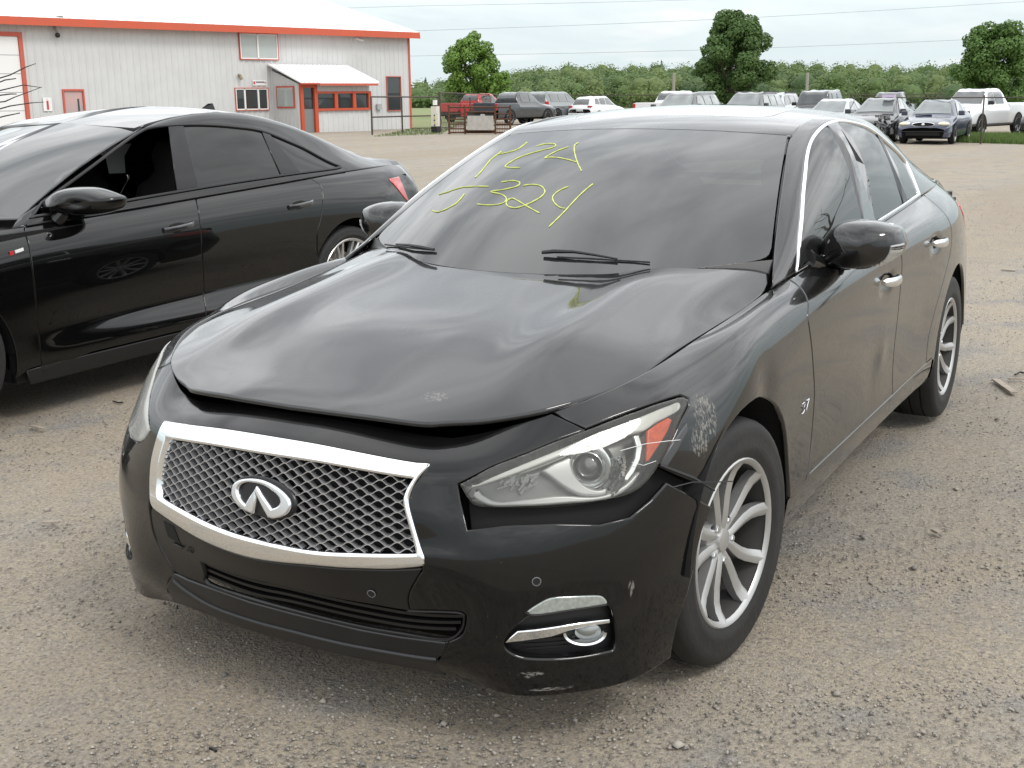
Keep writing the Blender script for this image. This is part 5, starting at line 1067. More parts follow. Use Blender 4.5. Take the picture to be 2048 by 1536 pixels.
# ---- lattice of the grille: wavy horizontal blades, neighbours in opposite phase
gp = G_in if area2(G_in) > 0 else G_in[::-1]
Sg = sB
us = np.linspace(-2.6, 2.6, 240); P0 = Sg.ev(us, np.full_like(us, 3.0))[0]
ylist = np.linspace(-.45, .45, 190)
tab_v = np.linspace(.6, 6.2, 160)
def gpoint(y, z):   # belt parameters for a lateral position and height: linear search on rows
    u = np.interp(abs(y), gy, gu_)*np.sign(y); return u
gu_ = np.linspace(0, 3, 60); gy = Sg.ev(gu_, np.full(60, 3.2))[0][:, 1]
for k in range(22):
    zc = .452+k*.0112; pts = []; 
    for y in ylist:
        z = zc+.0058*math.cos(2*math.pi*y/.047+(math.pi if k % 2 else 0)); u = gpoint(y, z)
        pts.append((u, y, z))
    uu = np.array([p[0] for p in pts]); zz = np.array([p[2] for p in pts])
    # rows v for each height along this u
    vv = np.full(len(uu), 3.2)
    for _ in range(6):
        A, U_, V_, _n = Sg.ev(uu, vv); vv = np.clip(vv-(A[:, 2]-zz)/np.minimum(V_[:, 2], -.02), .3, 6.5)
    ok = inside(gp, np.stack([uu, vv], 1))
    A, _, _, N_ = Sg.ev(uu, vv); A = A.copy(); A[:, 2] = zz
    ph = np.cos(2*np.pi*ylist/.047+(math.pi if k % 2 else 0))
    V = []; F = []; run = -1
    for i in range(len(uu)):
        if not ok[i]: run = -1; continue
        n = N_[i]; slope = -np.sin(2*math.pi*ylist[i]/.047+(math.pi if k % 2 else 0))
        base = A[i]-n*.006; back = A[i]-n*.024+np.array([0, 0, .0020*slope+.003]); t = .00105
        j = len(V); V += [base+[0,0,t], base-[0,0,t], back-[0,0,.0012], back+[0,0,.0012]]
        if run >= 0: 
            for q in range(4): F.append((run+q, j+q, j+(q+1) % 4, run+(q+1) % 4))
        run = j
    # each unbroken stretch of blade is a piece
    comp = []; 
    for f in F:
        if comp and min(f) in comp[-1][1]: comp[-1][0].append(f); comp[-1][1].update(f)
        elif comp and (set(f) & comp[-1][1]): comp[-1][0].append(f); comp[-1][1].update(f)
        else: comp.append(([f], set(f)))
    for fs_, vs__ in comp:
        ix_ = sorted(vs__); mp_ = {a_: b_ for b_, a_ in enumerate(ix_)}
        if len(fs_) < 4: continue
        meshobj('grille_blade', [V[a_] for a_ in ix_], [tuple(mp_[a_] for a_ in f_) for f_ in fs_], M_blade, car, smooth=False)
bk = panel('grille_backing', sB, G_in, M_matte, car, step=.04, off=-.045, gap=-.01, rnd=.0)
panel('intake_backing', sB, slot, M_matte, car, step=.04, off=-.07, gap=-.02, rnd=.0)
for q, (a, b, c, d, e) in enumerate((((401,1131),(586,1187),(720,1217),(816,1233),(921,1238)), ((404,1143),(586,1199),(720,1230),(816,1246),(918,1250)), ((409,1157),(586,1211),(720,1242),(816,1258),(908,1263)))):
    c3 = cat([sB.px(*a, side=-1), sB.px(500, (a[1]+b[1])/2+9, side=-1), sB.px(*b, side=0), sB.px(*c), sB.px(*d), sB.px(*e)], n=8)
    A, _, _, N_ = sB.ev(c3[:, 0], c3[:, 1]); V = []; F = []
    for i in range(len(A)):
        p = A[i]-N_[i]*.012; V += [p+[0,0,.004], p+[0,0,-.003], p-N_[i]*.05+[0,0,-.002], p-N_[i]*.05+[0,0,.006]]
        if i: F += [((i-1)*4+j, i*4+j, i*4+(j+1) % 4, (i-1)*4+(j+1) % 4) for j in range(4)]
    meshobj('intake_slat', V, F, M_satin, car, smooth=False)
# tow-hook opening and parking sensors
def flatpoly(name, S, pts, mat_, par, off=.003, depth=.004, rnd=.001, side=1, step=.02, closed=True, n=3, holes=(), corner=False):
    L = [S.px(x, y, side=side) for x, y in pts]; L = np.array(L) if corner else cat(L, True, n)
    return panel(name, S, L, mat_, par, holes=holes, step=step, off=off, depth=depth, gap=0, rnd=rnd)
flatpoly('tow_hook_opening', sB, ((326,1042),(346,1053),(361,1090),(335,1073)), M_matte, car, off=-.0005, side=-1, corner=True)
flatpoly('broken_clip', sB, ((346,1085),(365,1094),(366,1097),(348,1090)), M_satin, car, off=.004, side=-1, corner=True)
def ringon(name, S, px, r_, mat_, par, side=1, th=.0012, off=.001):
    P, U, V, N = S.ev(*S.px(*px, side=side)); a = U/np.linalg.norm(U); b = np.cross(N, a)
    mb = MB().tube([P+N*off+(a*math.cos(t)+b*math.sin(t))*r_ for t in np.linspace(0, 2*math.pi, 20)[:-1]], th, 5, closed=True); return mb.build(name, mat_, par, smooth=True), P, N, a, b
M_sens = mat('sensor_ring', (.16,.165,.17), .3)
for p, s in (((1073,1163), 1), ((743,1187), 1)):
    o, P, N, a, b = ringon('parking_sensor', sB, p, .0095, M_sens, car, s)
    MB().add([P+N*.0022+(a*math.cos(t)+b*math.sin(t))*.008 for t in np.linspace(0, 2*math.pi, 15)[:-1]], [tuple(range(14))]).build('sensor_face', M_dark, o)
ringon('parking_sensor', sB, (380,1101), .0085, M_dark, car, -1)
# emblem
EO = cat([sB.px(220+x/5.12, 930+y/5.12, side=0) for x, y in ((1495,490),(1495,490),(1420,455),(1340,395),(1293,325),(1284,262),(1305,195),(1370,152),(1460,138),(1570,150),(1690,198),(1795,272),(1860,350),(1874,420),(1845,485),(1785,523),(1710,540),(1655,525),(1655,525),(1600,430),(1560,350),(1528,285),(1528,285),(1520,380),(1495,490))[:-1]], True, 4)
EI = cat([sB.px(220+x/5.12, 930+y/5.12, side=0) for x, y in ((1540,215),(1540,215),(1582,290),(1635,370),(1688,447),(1688,447),(1750,425),(1782,380),(1765,318),(1700,255),(1620,205),(1530,180),(1440,172),(1370,195),(1340,245),(1350,310),(1385,368),(1425,405),(1425,405),(1458,345),(1500,280))], True, 4)
panel('oval_badge_plate', sB, cat([sB.px(220+x/5.12, 930+y/5.12, side=0) for x, y in ((1270,250),(1300,165),(1380,118),(1480,108),(1600,125),(1720,175),(1830,255),(1890,345),(1900,430),(1860,510),(1770,550),(1660,560),(1540,520),(1400,460),(1310,380))], True, 4), M_satin, car, step=.02, off=.004, gap=0, depth=.02)
panel('emblem', sB, EO, M_chromes, car, holes=[EI], step=.006, off=.015, gap=0, rnd=.0035, depth=.012)
# ---- lower corner: recess, lens, chrome blade, fog lamp (driver's side and mirrored)
for s_ in (1, -1):
    f = fogL if s_ > 0 else nf(fogL); l = lensL if s_ > 0 else nf(lensL)
    rec = panel('fog_lamp_recess', sB, f, M_dark, car, step=.02, off=-.030, gap=-.004, rnd=0, depth=-.026)
    panel('side_marker_lens', sB, l, mat('clear_marker_lens', (.30,.33,.31), .15, .3, coat=1, noise=(90, .7, (.5,.53,.5))), car, step=.01, off=.001, gap=0, rnd=.003)
    def q(x, y): 
        u, v = sB.px(x, y); return (u*s_, v)
    panel('chrome_blade', sB, np.array([q(*p) for p in ((1009,1288),(1022,1276),(1035,1265),(1070,1262),(1104,1257),(1160,1248),(1221,1240),(1223,1245),(1221,1248),(1180,1254),(1153,1259),(1138,1263),(1129,1267),(1104,1275),(1060,1282))]), M_chrome, car, step=.02, off=-.004, gap=0, rnd=.003, depth=.01)
    for k in range(4):
        yb = 1281+k*9; c3 = cat([q(1040+k*6, yb+11), q(1110, yb+6), q(1170, yb-2), q(1228, yb-14)], n=5); A, _, _, N_ = sB.ev(c3[:, 0], c3[:, 1])
        if yb < 1308: MB().tube([p-n*.030 for p, n in zip(A, N_)], .0035, 5).build('recess_rib', M_dark, rec, smooth=True)
    Pc, U, V, N = sB.ev(*q(1170,1270)); N = np.array([.86, .5*s_, -.02]); N /= np.linalg.norm(N); a = np.cross([0,0,1.], N); a /= np.linalg.norm(a); b = np.cross(N, a); c0 = Pc-N*(.016 if s_ > 0 else .055)
    lam = MB(); V = []; F = []
    prof = [(.052,.012),(.050,.019),(.044,.016),(.041,-.005)]; n_ = 28
    for i in range(n_+1):
        t = math.pi+math.pi*i/n_
        for r_, h in prof: V.append(c0+a*r_*math.cos(t)*.98+b*(r_*math.sin(t)*.62+.006)+N*h)
    for i in range(n_): F += [(i*4+j, (i+1)*4+j, (i+1)*4+j+1, i*4+j+1) for j in range(3)]
    fl = lam.add(V, F).build('fog_lamp', M_chromes, car, smooth=True)
    V = []; F = []
    for i in range(6):
        for j in range(20): t = 2*math.pi*j/20; r_ = .030*i/5; V.append(c0+a*(r_*math.cos(t)+.008*s_)+b*(r_*math.sin(t)*.72-.001)+N*(.012-.010*(i/5)**2-.004))
    F = [(i*20+j, i*20+(j+1) % 20, (i+1)*20+(j+1) % 20, (i+1)*20+j) for i in range(5) for j in range(20)]
    MB().add(V, F).build('fog_lamp_lens', mat('fog_lens', (.22,.23,.22), .14, .5, coat=1), fl, smooth=True)
# ---- wings (front fenders)
dseam = BP((1582,561),(1617,607),(1617,607),(1617,644),(1626,724),(1629,792),(1622,884),(1611,964))
arch = [sB.near(x=-.01+.372*math.cos(a), z=.345+.372*math.sin(a)) for a in np.radians(np.linspace(194, 52, 22))]
fb = [(uC, .02)]+[(u, .02) for u in np.linspace(uC+.15, 9.95, 26)]+[(10.1,.02),(10.35,.05)]+[sB.px(1571,537)]
fend = np.array(fb+list(cat(dseam, n=4))+list(cat(BP((1611,964),(1594,984),(1577,1003)), n=3))[1:]+arch+BP((1392,967),(1355,950),(1316,931),(1322,925),(1343,885),(1362,840),(1377,812),(1377,797),(1362,791),(1340,797),(1290,813),(1230,835),(1172,858)))
sB.bump = bumpf
for s_ in (1, -1): panel('front_wing', sB, fend if s_ > 0 else nf(fend), M_paint, car, step=.03, gap=.0022)
# gap filler behind the torn corner, clip and bracket
def srib(name, pts, r_, m, par=car, n=6): return MB().tube([np.array(p) for p in pts], r_, n).build(name, m, par, smooth=True)
bq = lambda x, y, o=0: (lambda e: e[0]+e[3]*o)(sB.ev(*sB.px(x, y)))
srib('loose_clip', [bq(1316,930,.006), bq(1345,942,.014), bq(1375,955,.02), bq(1408,978,.03)], [.004,.005,.005,.003], M_dark)
srib('loose_wire', [bq(1335,975,.01), bq(1368,962,.028), bq(1400,962,.035), bq(1432,959,.045)], .0016, M_dark)
M_metal_dk = mat('primer_grey', (.05,.05,.052), .5)
panel('headlamp_bracket', sB, np.array(BP((1372,846),(1345,885),(1318,928),(1333,935),(1352,905),(1375,862))), mat('grey_plastic_strip', (.055,.057,.06), .3), car, step=.02, off=.003, gap=0)
panel('bumper_carrier', sB, np.array(BP((935,1000),(1000,1012),(1130,1008),(1240,990),(1300,950),(1325,935),(1385,965),(1380,1030),(1330,1010),(1280,1050),(1200,1075),(1000,1075),(940,1068))), M_matte, car, step=.04, off=-.03, gap=0, rnd=0)
# ---- sill, doors
sillb = [sB.near(x=x, z=z) for x, z in ((-.33,.235),(-.6,.245),(-1.0,.255),(-1.4,.26),(-1.85,.262),(-2.2,.258),(-2.43,.245))]
silltop = BP((1611,964),(1650,927),(1691,887),(1740,832),(1785,782),(1820,755),(1848,741))
sx = [sB.ev(u, v)[0] for u, v in silltop]
rarc = [sB.near(x=-2.85+.375*math.cos(a), z=.345+.375*math.sin(a)) for a in np.radians(np.linspace(196, -12, 34))]
raf = sB.near(x=-2.85+.375*math.cos(R(-8)), z=.345+.375*math.sin(R(-8)))
sillt2 = [sB.near(x=p[0], z=.358) for p in sx[:-2]]+[sB.near(x=x_, z=.36) for x_ in (-1.9, -2.1, -2.30)]
sill = np.array([arch[0]]+BP((1577,1003))+sillt2+[sB.near(x=-2.44, z=.362), sB.near(x=-2.452, z=.30), sB.near(x=-2.44, z=.25)]+sillb[:-1][::-1]+[sB.near(x=-.355, z=.24)])
d1 = list(cat(dseam, n=4))
d2 = BP((1795,520),(1797,560),(1798,620),(1796,656),(1793,701),(1789,750),(1785,782))
d2 = [sB.near(x=x, z=z) for x, z in ((-1.66,.995),(-1.68,.93),(-1.70,.85),(-1.708,.70),(-1.708,.60),(-1.70,.5),(-1.69,.42),(-1.685,.36))]
b1 = [sB.near(x=-.60, z=.358)]
beltline = lambda a, b, n=10: [(u, .03) for u in np.linspace(a, b, n)]
u1 = sB.near(x=-.56, z=.945)[0]; uB = sB.near(x=-1.66, z=1.0)[0]; uE = sB.near(x=-2.50, z=1.05)[0]
dfront = np.array([(10.55,.03)]+beltline(u1+.25, uB, 10)+list(cat(d2, n=3))+sillt2[::-1][4:][:0]+[sB.near(x=x, z=.36) for x in (-1.5,-1.3,-1.1,-.9,-.7)]+[b1[0]]+d1[::-1])
d3 = [sB.near(x=x, z=z) for x, z in ((-2.52,1.05),(-2.56,.98),(-2.60,.90),(-2.58,.80),(-2.50,.70),(-2.40,.60),(-2.325,.50),(-2.30,.42),(-2.305,.362))]
drear = np.array(beltline(uB, uE, 8)+list(cat(d3, n=4))+[sB.near(x=x, z=.36) for x in (-2.2,-2.0,-1.85)]+list(cat(d2, n=3))[::-1])
# rear wing: from the rear door to the tail
quart = np.array([(u, .03) for u in np.linspace(uE, 19.3, 14)]+[(19.75,.4),(19.9,1.2)]+[(19.9, v) for v in (2,3.2,4.5,6,7.4)]+[sB.near(x=x, z=.22) for x in (-3.6,-3.4,-3.25)]+rarc+[sB.near(x=-2.478, z=.34)]+[sB.near(x=-2.40,z=.365)]+list(cat(d3, n=4))[::-1])
for s_ in (1, -1):
    g = (lambda a: a) if s_ > 0 else nf
    panel('sill', sB, g(sill), M_paint, car, step=.04, off=-.002)
    d = panel('front_door', sB, g(dfront), M_paint, car, step=.028)
    e = panel('rear_door', sB, g(drear), M_paint, car, step=.028)
    panel('rear_wing', sB, g(quart), M_paint, car, step=.035)
    for dd, c in ((d, _hc[0]), (e, _hc[1])):
        c = np.array(c)*[1, s_, 1]; y = c[1]; mb = MB(); V = []; F = []
        for i, t in enumerate(np.linspace(-1, 1, 17)):
            bul = (1-t**4); hx = c[0]+t*.095; yo = y+s_*(.006+.030*max(0, 1-(abs(t))**3.2)); hz = .0135+.004*bul-(.007 if abs(t) > .97 else 0)
            for k in range(10):
                a = 2*math.pi*k/10; V.append((hx, yo+s_*.0085*math.cos(a), c[2]+hz*math.sin(a)+.003*t))
        F = [(i*10+k, i*10+(k+1) % 10, (i+1)*10+(k+1) % 10, (i+1)*10+k) for i in range(16) for k in range(10)]+[tuple(range(10)), tuple(160+k for k in range(10))[::-1]]
        MB().add(V, F).build('door_handle', M_chrome, dd, smooth=True)
sB.bump = None
# rear bumper / tail and boot lid, tail lamps
panel('rear_bumper', sB, np.array([(u, 1.2) for u in np.linspace(19.9, 21, 5)]+[(u, 7.4) for u in np.linspace(21, 19.9, 5)]), M_paint, car, step=.06)
panel('rear_bumper', sB, nf(np.array([(u, 1.2) for u in np.linspace(19.9, 21, 5)]+[(u, 7.4) for u in np.linspace(21, 19.9, 5)])), M_paint, car, step=.06)
for s_ in (1, -1):
    t = np.array([sB.near(x=x, z=z) for x, z in ((-3.22,.952),(-3.30,.90),(-3.42,.835),(-3.6,.80))]+[(19.9,2.9),(19.9,1.6)]+[sB.near(x=x, z=z) for x, z in ((-3.62,.935),(-3.45,.955))])
    panel('tail_lamp', sB, t if s_ > 0 else nf(t), M_red, car, step=.03, off=.008, gap=0)
panel('boot_lid', sD, np.array([(-3,0.1),(-3,3.9),(3,3.9),(3,.1)]), M_paint, car, step=.06)
# ---- bonnet, slightly open at the front
hx = [(.742,0),(.738,.15),(.722,.27),(.700,.36),(.672,.41),(.625,.49),(.547,.585),(.45,.655),(.36,.70),(.27,.725),(.10,.737),(-.05,.742),(-.17,.745),(-.30,.752),(-.42,.760),(-.50,.762),(-.57,.752),(-.605,.735),(-.60,.70),(-.53,.60),(-.44,.45),(-.385,.30),(-.35,.15),(-.34,0)]
def hood_uv(x, y): 
    u, v = sH.near(x=x, y=abs(y)); return (u if y >= 0 else -u, v)
hl = [hood_uv(x, y) for x, y in cat(hx, n=4)]; hr = [(-u, v) for u, v in hl[1:-1]][::-1]
def pop(P, N):
    P = P.copy(); t = np.clip((P[:, 0]+.5)/1.2, 0, 1); P[:, 2] += .003+.006*t; return P, N
panel('bonnet', sH, np.array(hl+hr), M_paint, car, step=.024, gap=.002, rnd=.005, depth=.014, shape=pop)
# ---- black inner shell so no light passes through gaps
def strip(name, S, u0, u1, v0, v1, n, m, off, mt, par):
    u, v = np.meshgrid(np.linspace(u0, u1, n), np.linspace(v0, v1, m), indexing='ij'); P, _, _, N = S.ev(u.ravel(), v.ravel())
    return meshobj(name, P+N*off, [(i*m+j, (i+1)*m+j, (i+1)*m+j+1, i*m+j+1) for i in range(n-1) for j in range(m-1)], mt, par)
strip('inner_shell', sB, -5.2, 5.2, 1.0, 7.6, 60, 16, -.085, M_matte, car)
strip('engine_bay_liner', sH, -5.6, 5.6, 2.3, 7.3, 30, 20, -.055, M_matte, car)
mb = MB()
for s_ in (1, -1):
    for xc in (0, -2.85):
        n = 24; V = []; F = []
        for i in range(n+1):
            a = math.radians(4+172*i/n)
            for y in (.885, .55): V.append((xc-.01+.385*math.cos(a), s_*y, .345+.385*math.sin(a)))
        F = [(2*i, 2*i+1, 2*i+3, 2*i+2) for i in range(n)]+[tuple(2*i+1 for i in range(n+1))]
        mb.add(V, F)
    mb.box(-2.45, -.62, s_*.80-.02, s_*.80+.02, .24, .90)
    mb.box(-3.75, -3.2, s_*.70-.02, s_*.70+.02, .26, .95)
mb.box(-3.8, .55, -.55, .55, .22, .26); mb.box(-3.75, -3.6, -.7, .7, .26, .98)
mb.box(-2.5, -.36, -.79, .79, .24, .30)
mb.build('underbody', M_matte, car)
# ---- headlamps
M_bowl = mat('lamp_bowl_grey', (.13,.132,.13), .28, .5)
M_facet = mat('lamp_facets', (.14,.143,.14), .25, .8)
def pick(L, s): return L if s > 0 else nf(L)
LP = lambda *p: np.array(BP(*p))
for s_ in (1, -1):
    ll = lampL if s_ > 0 else lampR
    base = lampR if s_ < 0 else lampL
    hl_ = panel('headlamp', sB, base, M_bowl, car, step=.03, off=-.060, gap=.002, rnd=0, depth=-.058)
    pk = lambda *p: pick(LP(*p), s_)
    panel('light_guide', sB, pick(cat(BP((935,977),(935,977),(1000,945),(1075,912),(1170,872),(1240,845),(1300,822),(1345,806),(1362,800),(1369,806),(1366,818),(1340,833),(1318,843),(1296,858),(1278,862),(1225,872),(1170,887),(1100,918),(1040,942),(985,964),(962,972)), True, 3), s_), M_guide, hl_, step=.02, off=-.012, gap=.001, rnd=.004, depth=.02)
    panel('lamp_bezel', sB, pick(cat(BP((952,978),(952,978),(965,990),(995,1002),(1040,998),(1100,990),(1140,988),(1190,991),(1225,986),(1262,968),(1285,945),(1289,945),(1276,968),(1240,992),(1195,1000),(1130,1003),(1040,1010),(990,1012),(960,1003),(945,992)), True, 3), s_), M_bezel, hl_, step=.02, off=-.022, gap=.0, rnd=.005, depth=.03)
    panel('lamp_bezel', sB, pick(cat(BP((1090,935),(1090,935),(1112,920),(1130,912),(1148,905),(1150,925),(1160,950),(1180,968),(1205,976),(1225,974),(1222,985),(1205,988),(1170,985),(1135,970),(1108,950)), True, 3), s_), M_bezel, hl_, step=.015, off=-.030, gap=0, rnd=.006, depth=.03)
    Pc, U, V, N0 = sB.ev(*[(lambda uv: (uv[0]*s_, uv[1]))(sB.px(1187, 926))][0]); 
    N = np.array([.93, .34*s_, .12]); N /= np.linalg.norm(N); c0 = Pc-N0*(.040 if s_ > 0 else .052)
    a = np.cross([0,0,1.], N); a /= np.linalg.norm(a); b = np.cross(N, a)
    def disc(prof, nm, mt, par, n=32, a0=0, a1=2*math.pi, c=c0):
        V = []; m = len(prof); full = abs(a1-a0-2*math.pi) < 1e-6; n1 = n if full else n+1
        for i in range(n1):
            t = a0+(a1-a0)*i/n
            for r_, h in prof: V.append(c+a*r_*math.cos(t)+b*r_*math.sin(t)+N*h)
        F = [(i*m+j, ((i+1) % n1)*m+j, ((i+1) % n1)*m+j+1, i*m+j+1) for i in range(n) for j in range(m-1)]
        return MB().add(V, F).build(nm, mt, par, smooth=True, ang=40)
    disc([(0,.016),(.010,.015),(.020,.011),(.027,.004),(.031,-.006)], 'projector_lens', mat('projector_glass', (.05,.05,.055), .05, coat=1, spec=1), hl_)
    disc([(.031,-.01),(.031,.012),(.034,.016),(.037,.014),(.040,.004),(.046,.000),(.050,.006),(.053,.004),(.058,-.02)], 'projector_ring', M_refl, hl_)
    if s_ > 0: disc([(.056,-.015),(.070,-.002),(.084,.010),(.088,.012)], 'lamp_reflector', M_refl, hl_, a0=-1.45 if s_ > 0 else math.pi-.35, a1=.35 if s_ > 0 else math.pi+1.45)
    for k in range(15):
        t = (-1.4+k*.115) if s_ > 0 else math.pi-(-1.4+k*.115)
        for r0 in (.060, .071, .082):
            d_ = a*math.cos(t)+b*math.sin(t); tt = -a*math.sin(t)+b*math.cos(t)
            if (k+int(r0*1000)) % 4 == 0 or s_ < 0: continue
            globals().setdefault('_fac', []).append((c0+d_*r0+N*(.004+(r0-.06)*.5), [tt, (d_*.85+N*.5), np.cross(tt, d_*.85+N*.5)], (.0026+.0015*((k*7) % 3), .004, .002)))
    mb = MB()
    for c, ax, hf in _fac: mb.obox(c, [q/np.linalg.norm(q) for q in ax], hf)
    _fac.clear(); mb.build('reflector_facets', M_refl, hl_)['kind'] = 'stuff'
    # inner low lamp facets
    mb = MB(); rg = random.Random(3)
    for k in range(34):
        x = 1003+rg.random()*82; y0 = 962-(x-1003)*.28; y = y0+rg.random()*34*(1-abs(x-1050)/90)
        uv = sB.px(x, y); P, U_, V_, Nn = sB.ev(uv[0]*s_, uv[1]); U_ /= np.linalg.norm(U_); W_ = np.cross(Nn, U_); an = rg.random()*1.2
        mb.obox(P-Nn*(.035+.012*rg.random()), [U_*math.cos(an)+W_*math.sin(an), -U_*math.sin(an)+W_*math.cos(an), Nn], (.004+.007*rg.random(), .0012+.002*rg.random(), .003))
    mb.build('reflector_facets', M_facet, hl_)['kind'] = 'stuff'
    if s_ > 0: panel('lamp_reflector', sB, pk((1272,868),(1284,865),(1293,890),(1289,918),(1276,945),(1262,962),(1253,956),(1266,938),(1277,915),(1280,890)), M_refl, hl_, step=.01, off=-.016, gap=0, rnd=.004, depth=.012)
    panel('amber_side_reflector', sB, pk((1302,858),(1322,845),(1345,832),(1354,837),(1345,860),(1330,885),(1318,902),(1306,920),(1300,922),(1302,895)), M_amber, hl_, step=.01, off=-.016, gap=0, rnd=.003, depth=.012)
    panel('lamp_divider', sB, pk((1286,872),(1300,862),(1299,924),(1288,940),(1284,930)), M_satin, hl_, step=.01, off=-.020, gap=0, rnd=.002, depth=.02)
    panel('headlamp_lens', sB, base, M_lens if s_ > 0 else M_lensR, hl_, step=.03, off=.0025, gap=.002, rnd=.007, depth=.008)
srib('lens_scratch', [bq(1240,902,.004), bq(1290,888,.004), bq(1335,882,.004), bq(1358,880,.004)], .0007, M_white)
srib('lens_scratch', [bq(1262,925,.004), bq(1285,931,.004), bq(1310,922,.004)], .0006, M_white)
# ---- windscreen
wg = lambda a, n=8: [tuple(p) for p in a]
def wuv(x, y): 
    return (x, y)
WL = cat([(0,-0.0),(0,0),(1.5,0),(3,0),(4,.02),(4.6,.04),(4.93,.12),(5,.35),(5,.35),(5,1),(5,2),(5,3),(5,4),(5,4),(3,4),(0,4)], n=3)
WO = np.array(list(WL)+list(nf(WL))[::-1][1:-1])
WO[:, 1] = np.clip(WO[:, 1], 0, 4)
win = panel('windscreen', sW, WO, M_wind, car, step=.05, gap=.003, rnd=.0005, depth=.002)
FR = cat(BP((810,490),(810,490),(900,494),(1000,500),(1150,508),(1300,514),(1420,516),(1480,516),(1510,508),(1528,480),(1538,420),(1548,350),(1556,290),(1556,290),(1500,283),(1400,278),(1300,275),(1200,276),(1100,278),(1035,283),(1035,283),(960,345),(880,420), S=sW, side=0), True, 3)
panel('black_edge_band', sW, WO, M_frit, win, holes=[FR], step=.05, off=-.005, gap=.002, rnd=0, depth=.002)
def onW(pts, name, r_=.0022, off=.001, mt=M_chalk):
    L = cat([sW.px(*p, side=0) for p in pts], n=5); P, _, _, N = sW.ev(L[:, 0], L[:, 1])
    rr = [r_*(.55+.45*abs(math.sin(i*.7+pts[0][0]))) for i in range(len(P))]
    return MB().tube([p+n*off for p, n in zip(P, N)], rr, 5, flat=None).build(name, mt, win, smooth=True)
Z = lambda *p: [(980+x/5.12, 180+y/5.12) for x, y in p]
Y = lambda *p: [(700+x/2.2756, 230+y/2.2756) for x, y in p]
for st in (Y((570,285),(600,255),(640,205),(672,180),(690,165)), Y((672,180),(720,170),(765,155),(800,130),(805,125)), Z((480,575),(560,555),(640,553),(675,565),(640,590),(520,620),(400,655),(290,695),(200,745),(155,785),(200,797),(305,797)),
           Z((800,585),(700,620),(610,665),(560,700),(600,692),(700,695),(800,715),(885,740)), Z((905,540),(870,565),(862,610),(875,680),(900,755),(925,805),(938,830)),
           Y((375,435),(395,442),(430,432),(480,405),(510,375),(520,360)), Y((405,362),(440,352),(500,332),(560,326),(630,326)), Y((690,306),(740,300),(772,308),(760,325),(700,340),(640,350),(690,362),(712,382),(695,402),(640,411),(580,407)),
           Z((340,980),(430,970),(520,985),(562,1035),(530,1090),(440,1145),(350,1185),(260,1208),(190,1195),(165,1155),(190,1125),(235,1112),(300,1145),(400,1205),(505,1262)),
           Z((805,990),(720,1025),(655,1075),(642,1120),(670,1170),(720,1205),(765,1215)), Z((1052,965),(960,1040),(860,1140),(760,1250),(680,1330),(605,1402))):
    onW(st, 'pen_stroke', .0025)
flat_st = panel('toll_sticker', sW, np.array(BP((1509,283),(1541,284),(1540,303),(1508,302), S=sW)), mat('pale_sticker', (.22,.28,.29), .4), win, off=-.004, gap=0, rnd=0, depth=.001, step=.05)
# cowl, wipers
cow = MB(); V = []; F = []
for i, y in enumerate(np.linspace(-.74, .74, 40)):
    e = sW.ev(abs(y)/.735*5 if abs(y) < .735 else 5, 0)[0]; t = (y/.74)**2
    V += [(e[0]+.10, y, .925-.02*t), (e[0]+.02, y, .940+.02*t), (e[0]-.012, y, e[2]+.006)]
F = [(i*3+j, (i+1)*3+j, (i+1)*3+j+1, i*3+j+1) for i in range(39) for j in range(2)]
cow.add(V, F).build('cowl_panel', M_dark, car, smooth=True)
def wq(x, y, o=0.): e = sW.ev(*sW.px(x, y, side=0)); return e[0]+e[3]*o
w_ = MB().tube([wq(1086,511,.012), wq(1110,511,.016), wq(1150,513,.018), wq(1190,517,.014), wq(1235,523,.010)], [.006,.007,.005,.004,.003], 6).build('wiper', M_dark, car, smooth=True)
MB().tube([wq(1115,518,.007), wq(1180,521,.007), wq(1300,527,.005)], .003, 5).build('wiper_blade', M_dark, w_)
w_ = MB().tube([wq(870,503,.008), wq(845,500,.012), wq(822,497,.014), wq(795,493,.010)], [.005,.006,.005,.003], 6).build('wiper', M_dark, car, smooth=True)
MB().tube([wq(868,503,.007), wq(830,500,.007), wq(772,492,.007)], .003, 5).build('wiper_blade', M_dark, w_)
# ---- cantrails and side glass
DLO = [(1592,546),(1592,546),(1597,475),(1602,410),(1608,337),(1612,305),(1619,282),(1630,265),(1646,250),(1661,243),(1678,240),(1705,243),(1733,252),(1757,268),(1779,287),(1796,303),(1810,320),(1821,341),(1832,368),(1842,394),(1842,394),(1765,446),(1690,492)]
DL = cat([sS.px(x, y) for x, y in DLO], True, 4); DL[:, 1] = np.clip(DL[:, 1], .06, 3.6)
if area2(DL) < 0: DL = DL[::-1]
rail = np.array([(s, 0.) for s in np.linspace(0, 9.9, 40)]+[(9.9, t) for t in (1,2,3,4)]+[(s, 4.) for s in np.linspace(9.9, 0, 50)])
DLi = off_uv(sS, DL, .011, 1)[0]
for s_ in (1, -1):
    # SIDE has no mirrored parameters: build once and mirror the object
    pass
def mir(*a, **k): return panel(*a, mirror=True, **k)
mir('roof_rail', sS, rail, M_paint, car, holes=[DL], step=.03, gap=.0015, rnd=.006)
mir('window_trim', sS, DL, M_chrome, car, holes=[DLi], step=.02, off=.004, gap=0, rnd=.003, depth=.01)
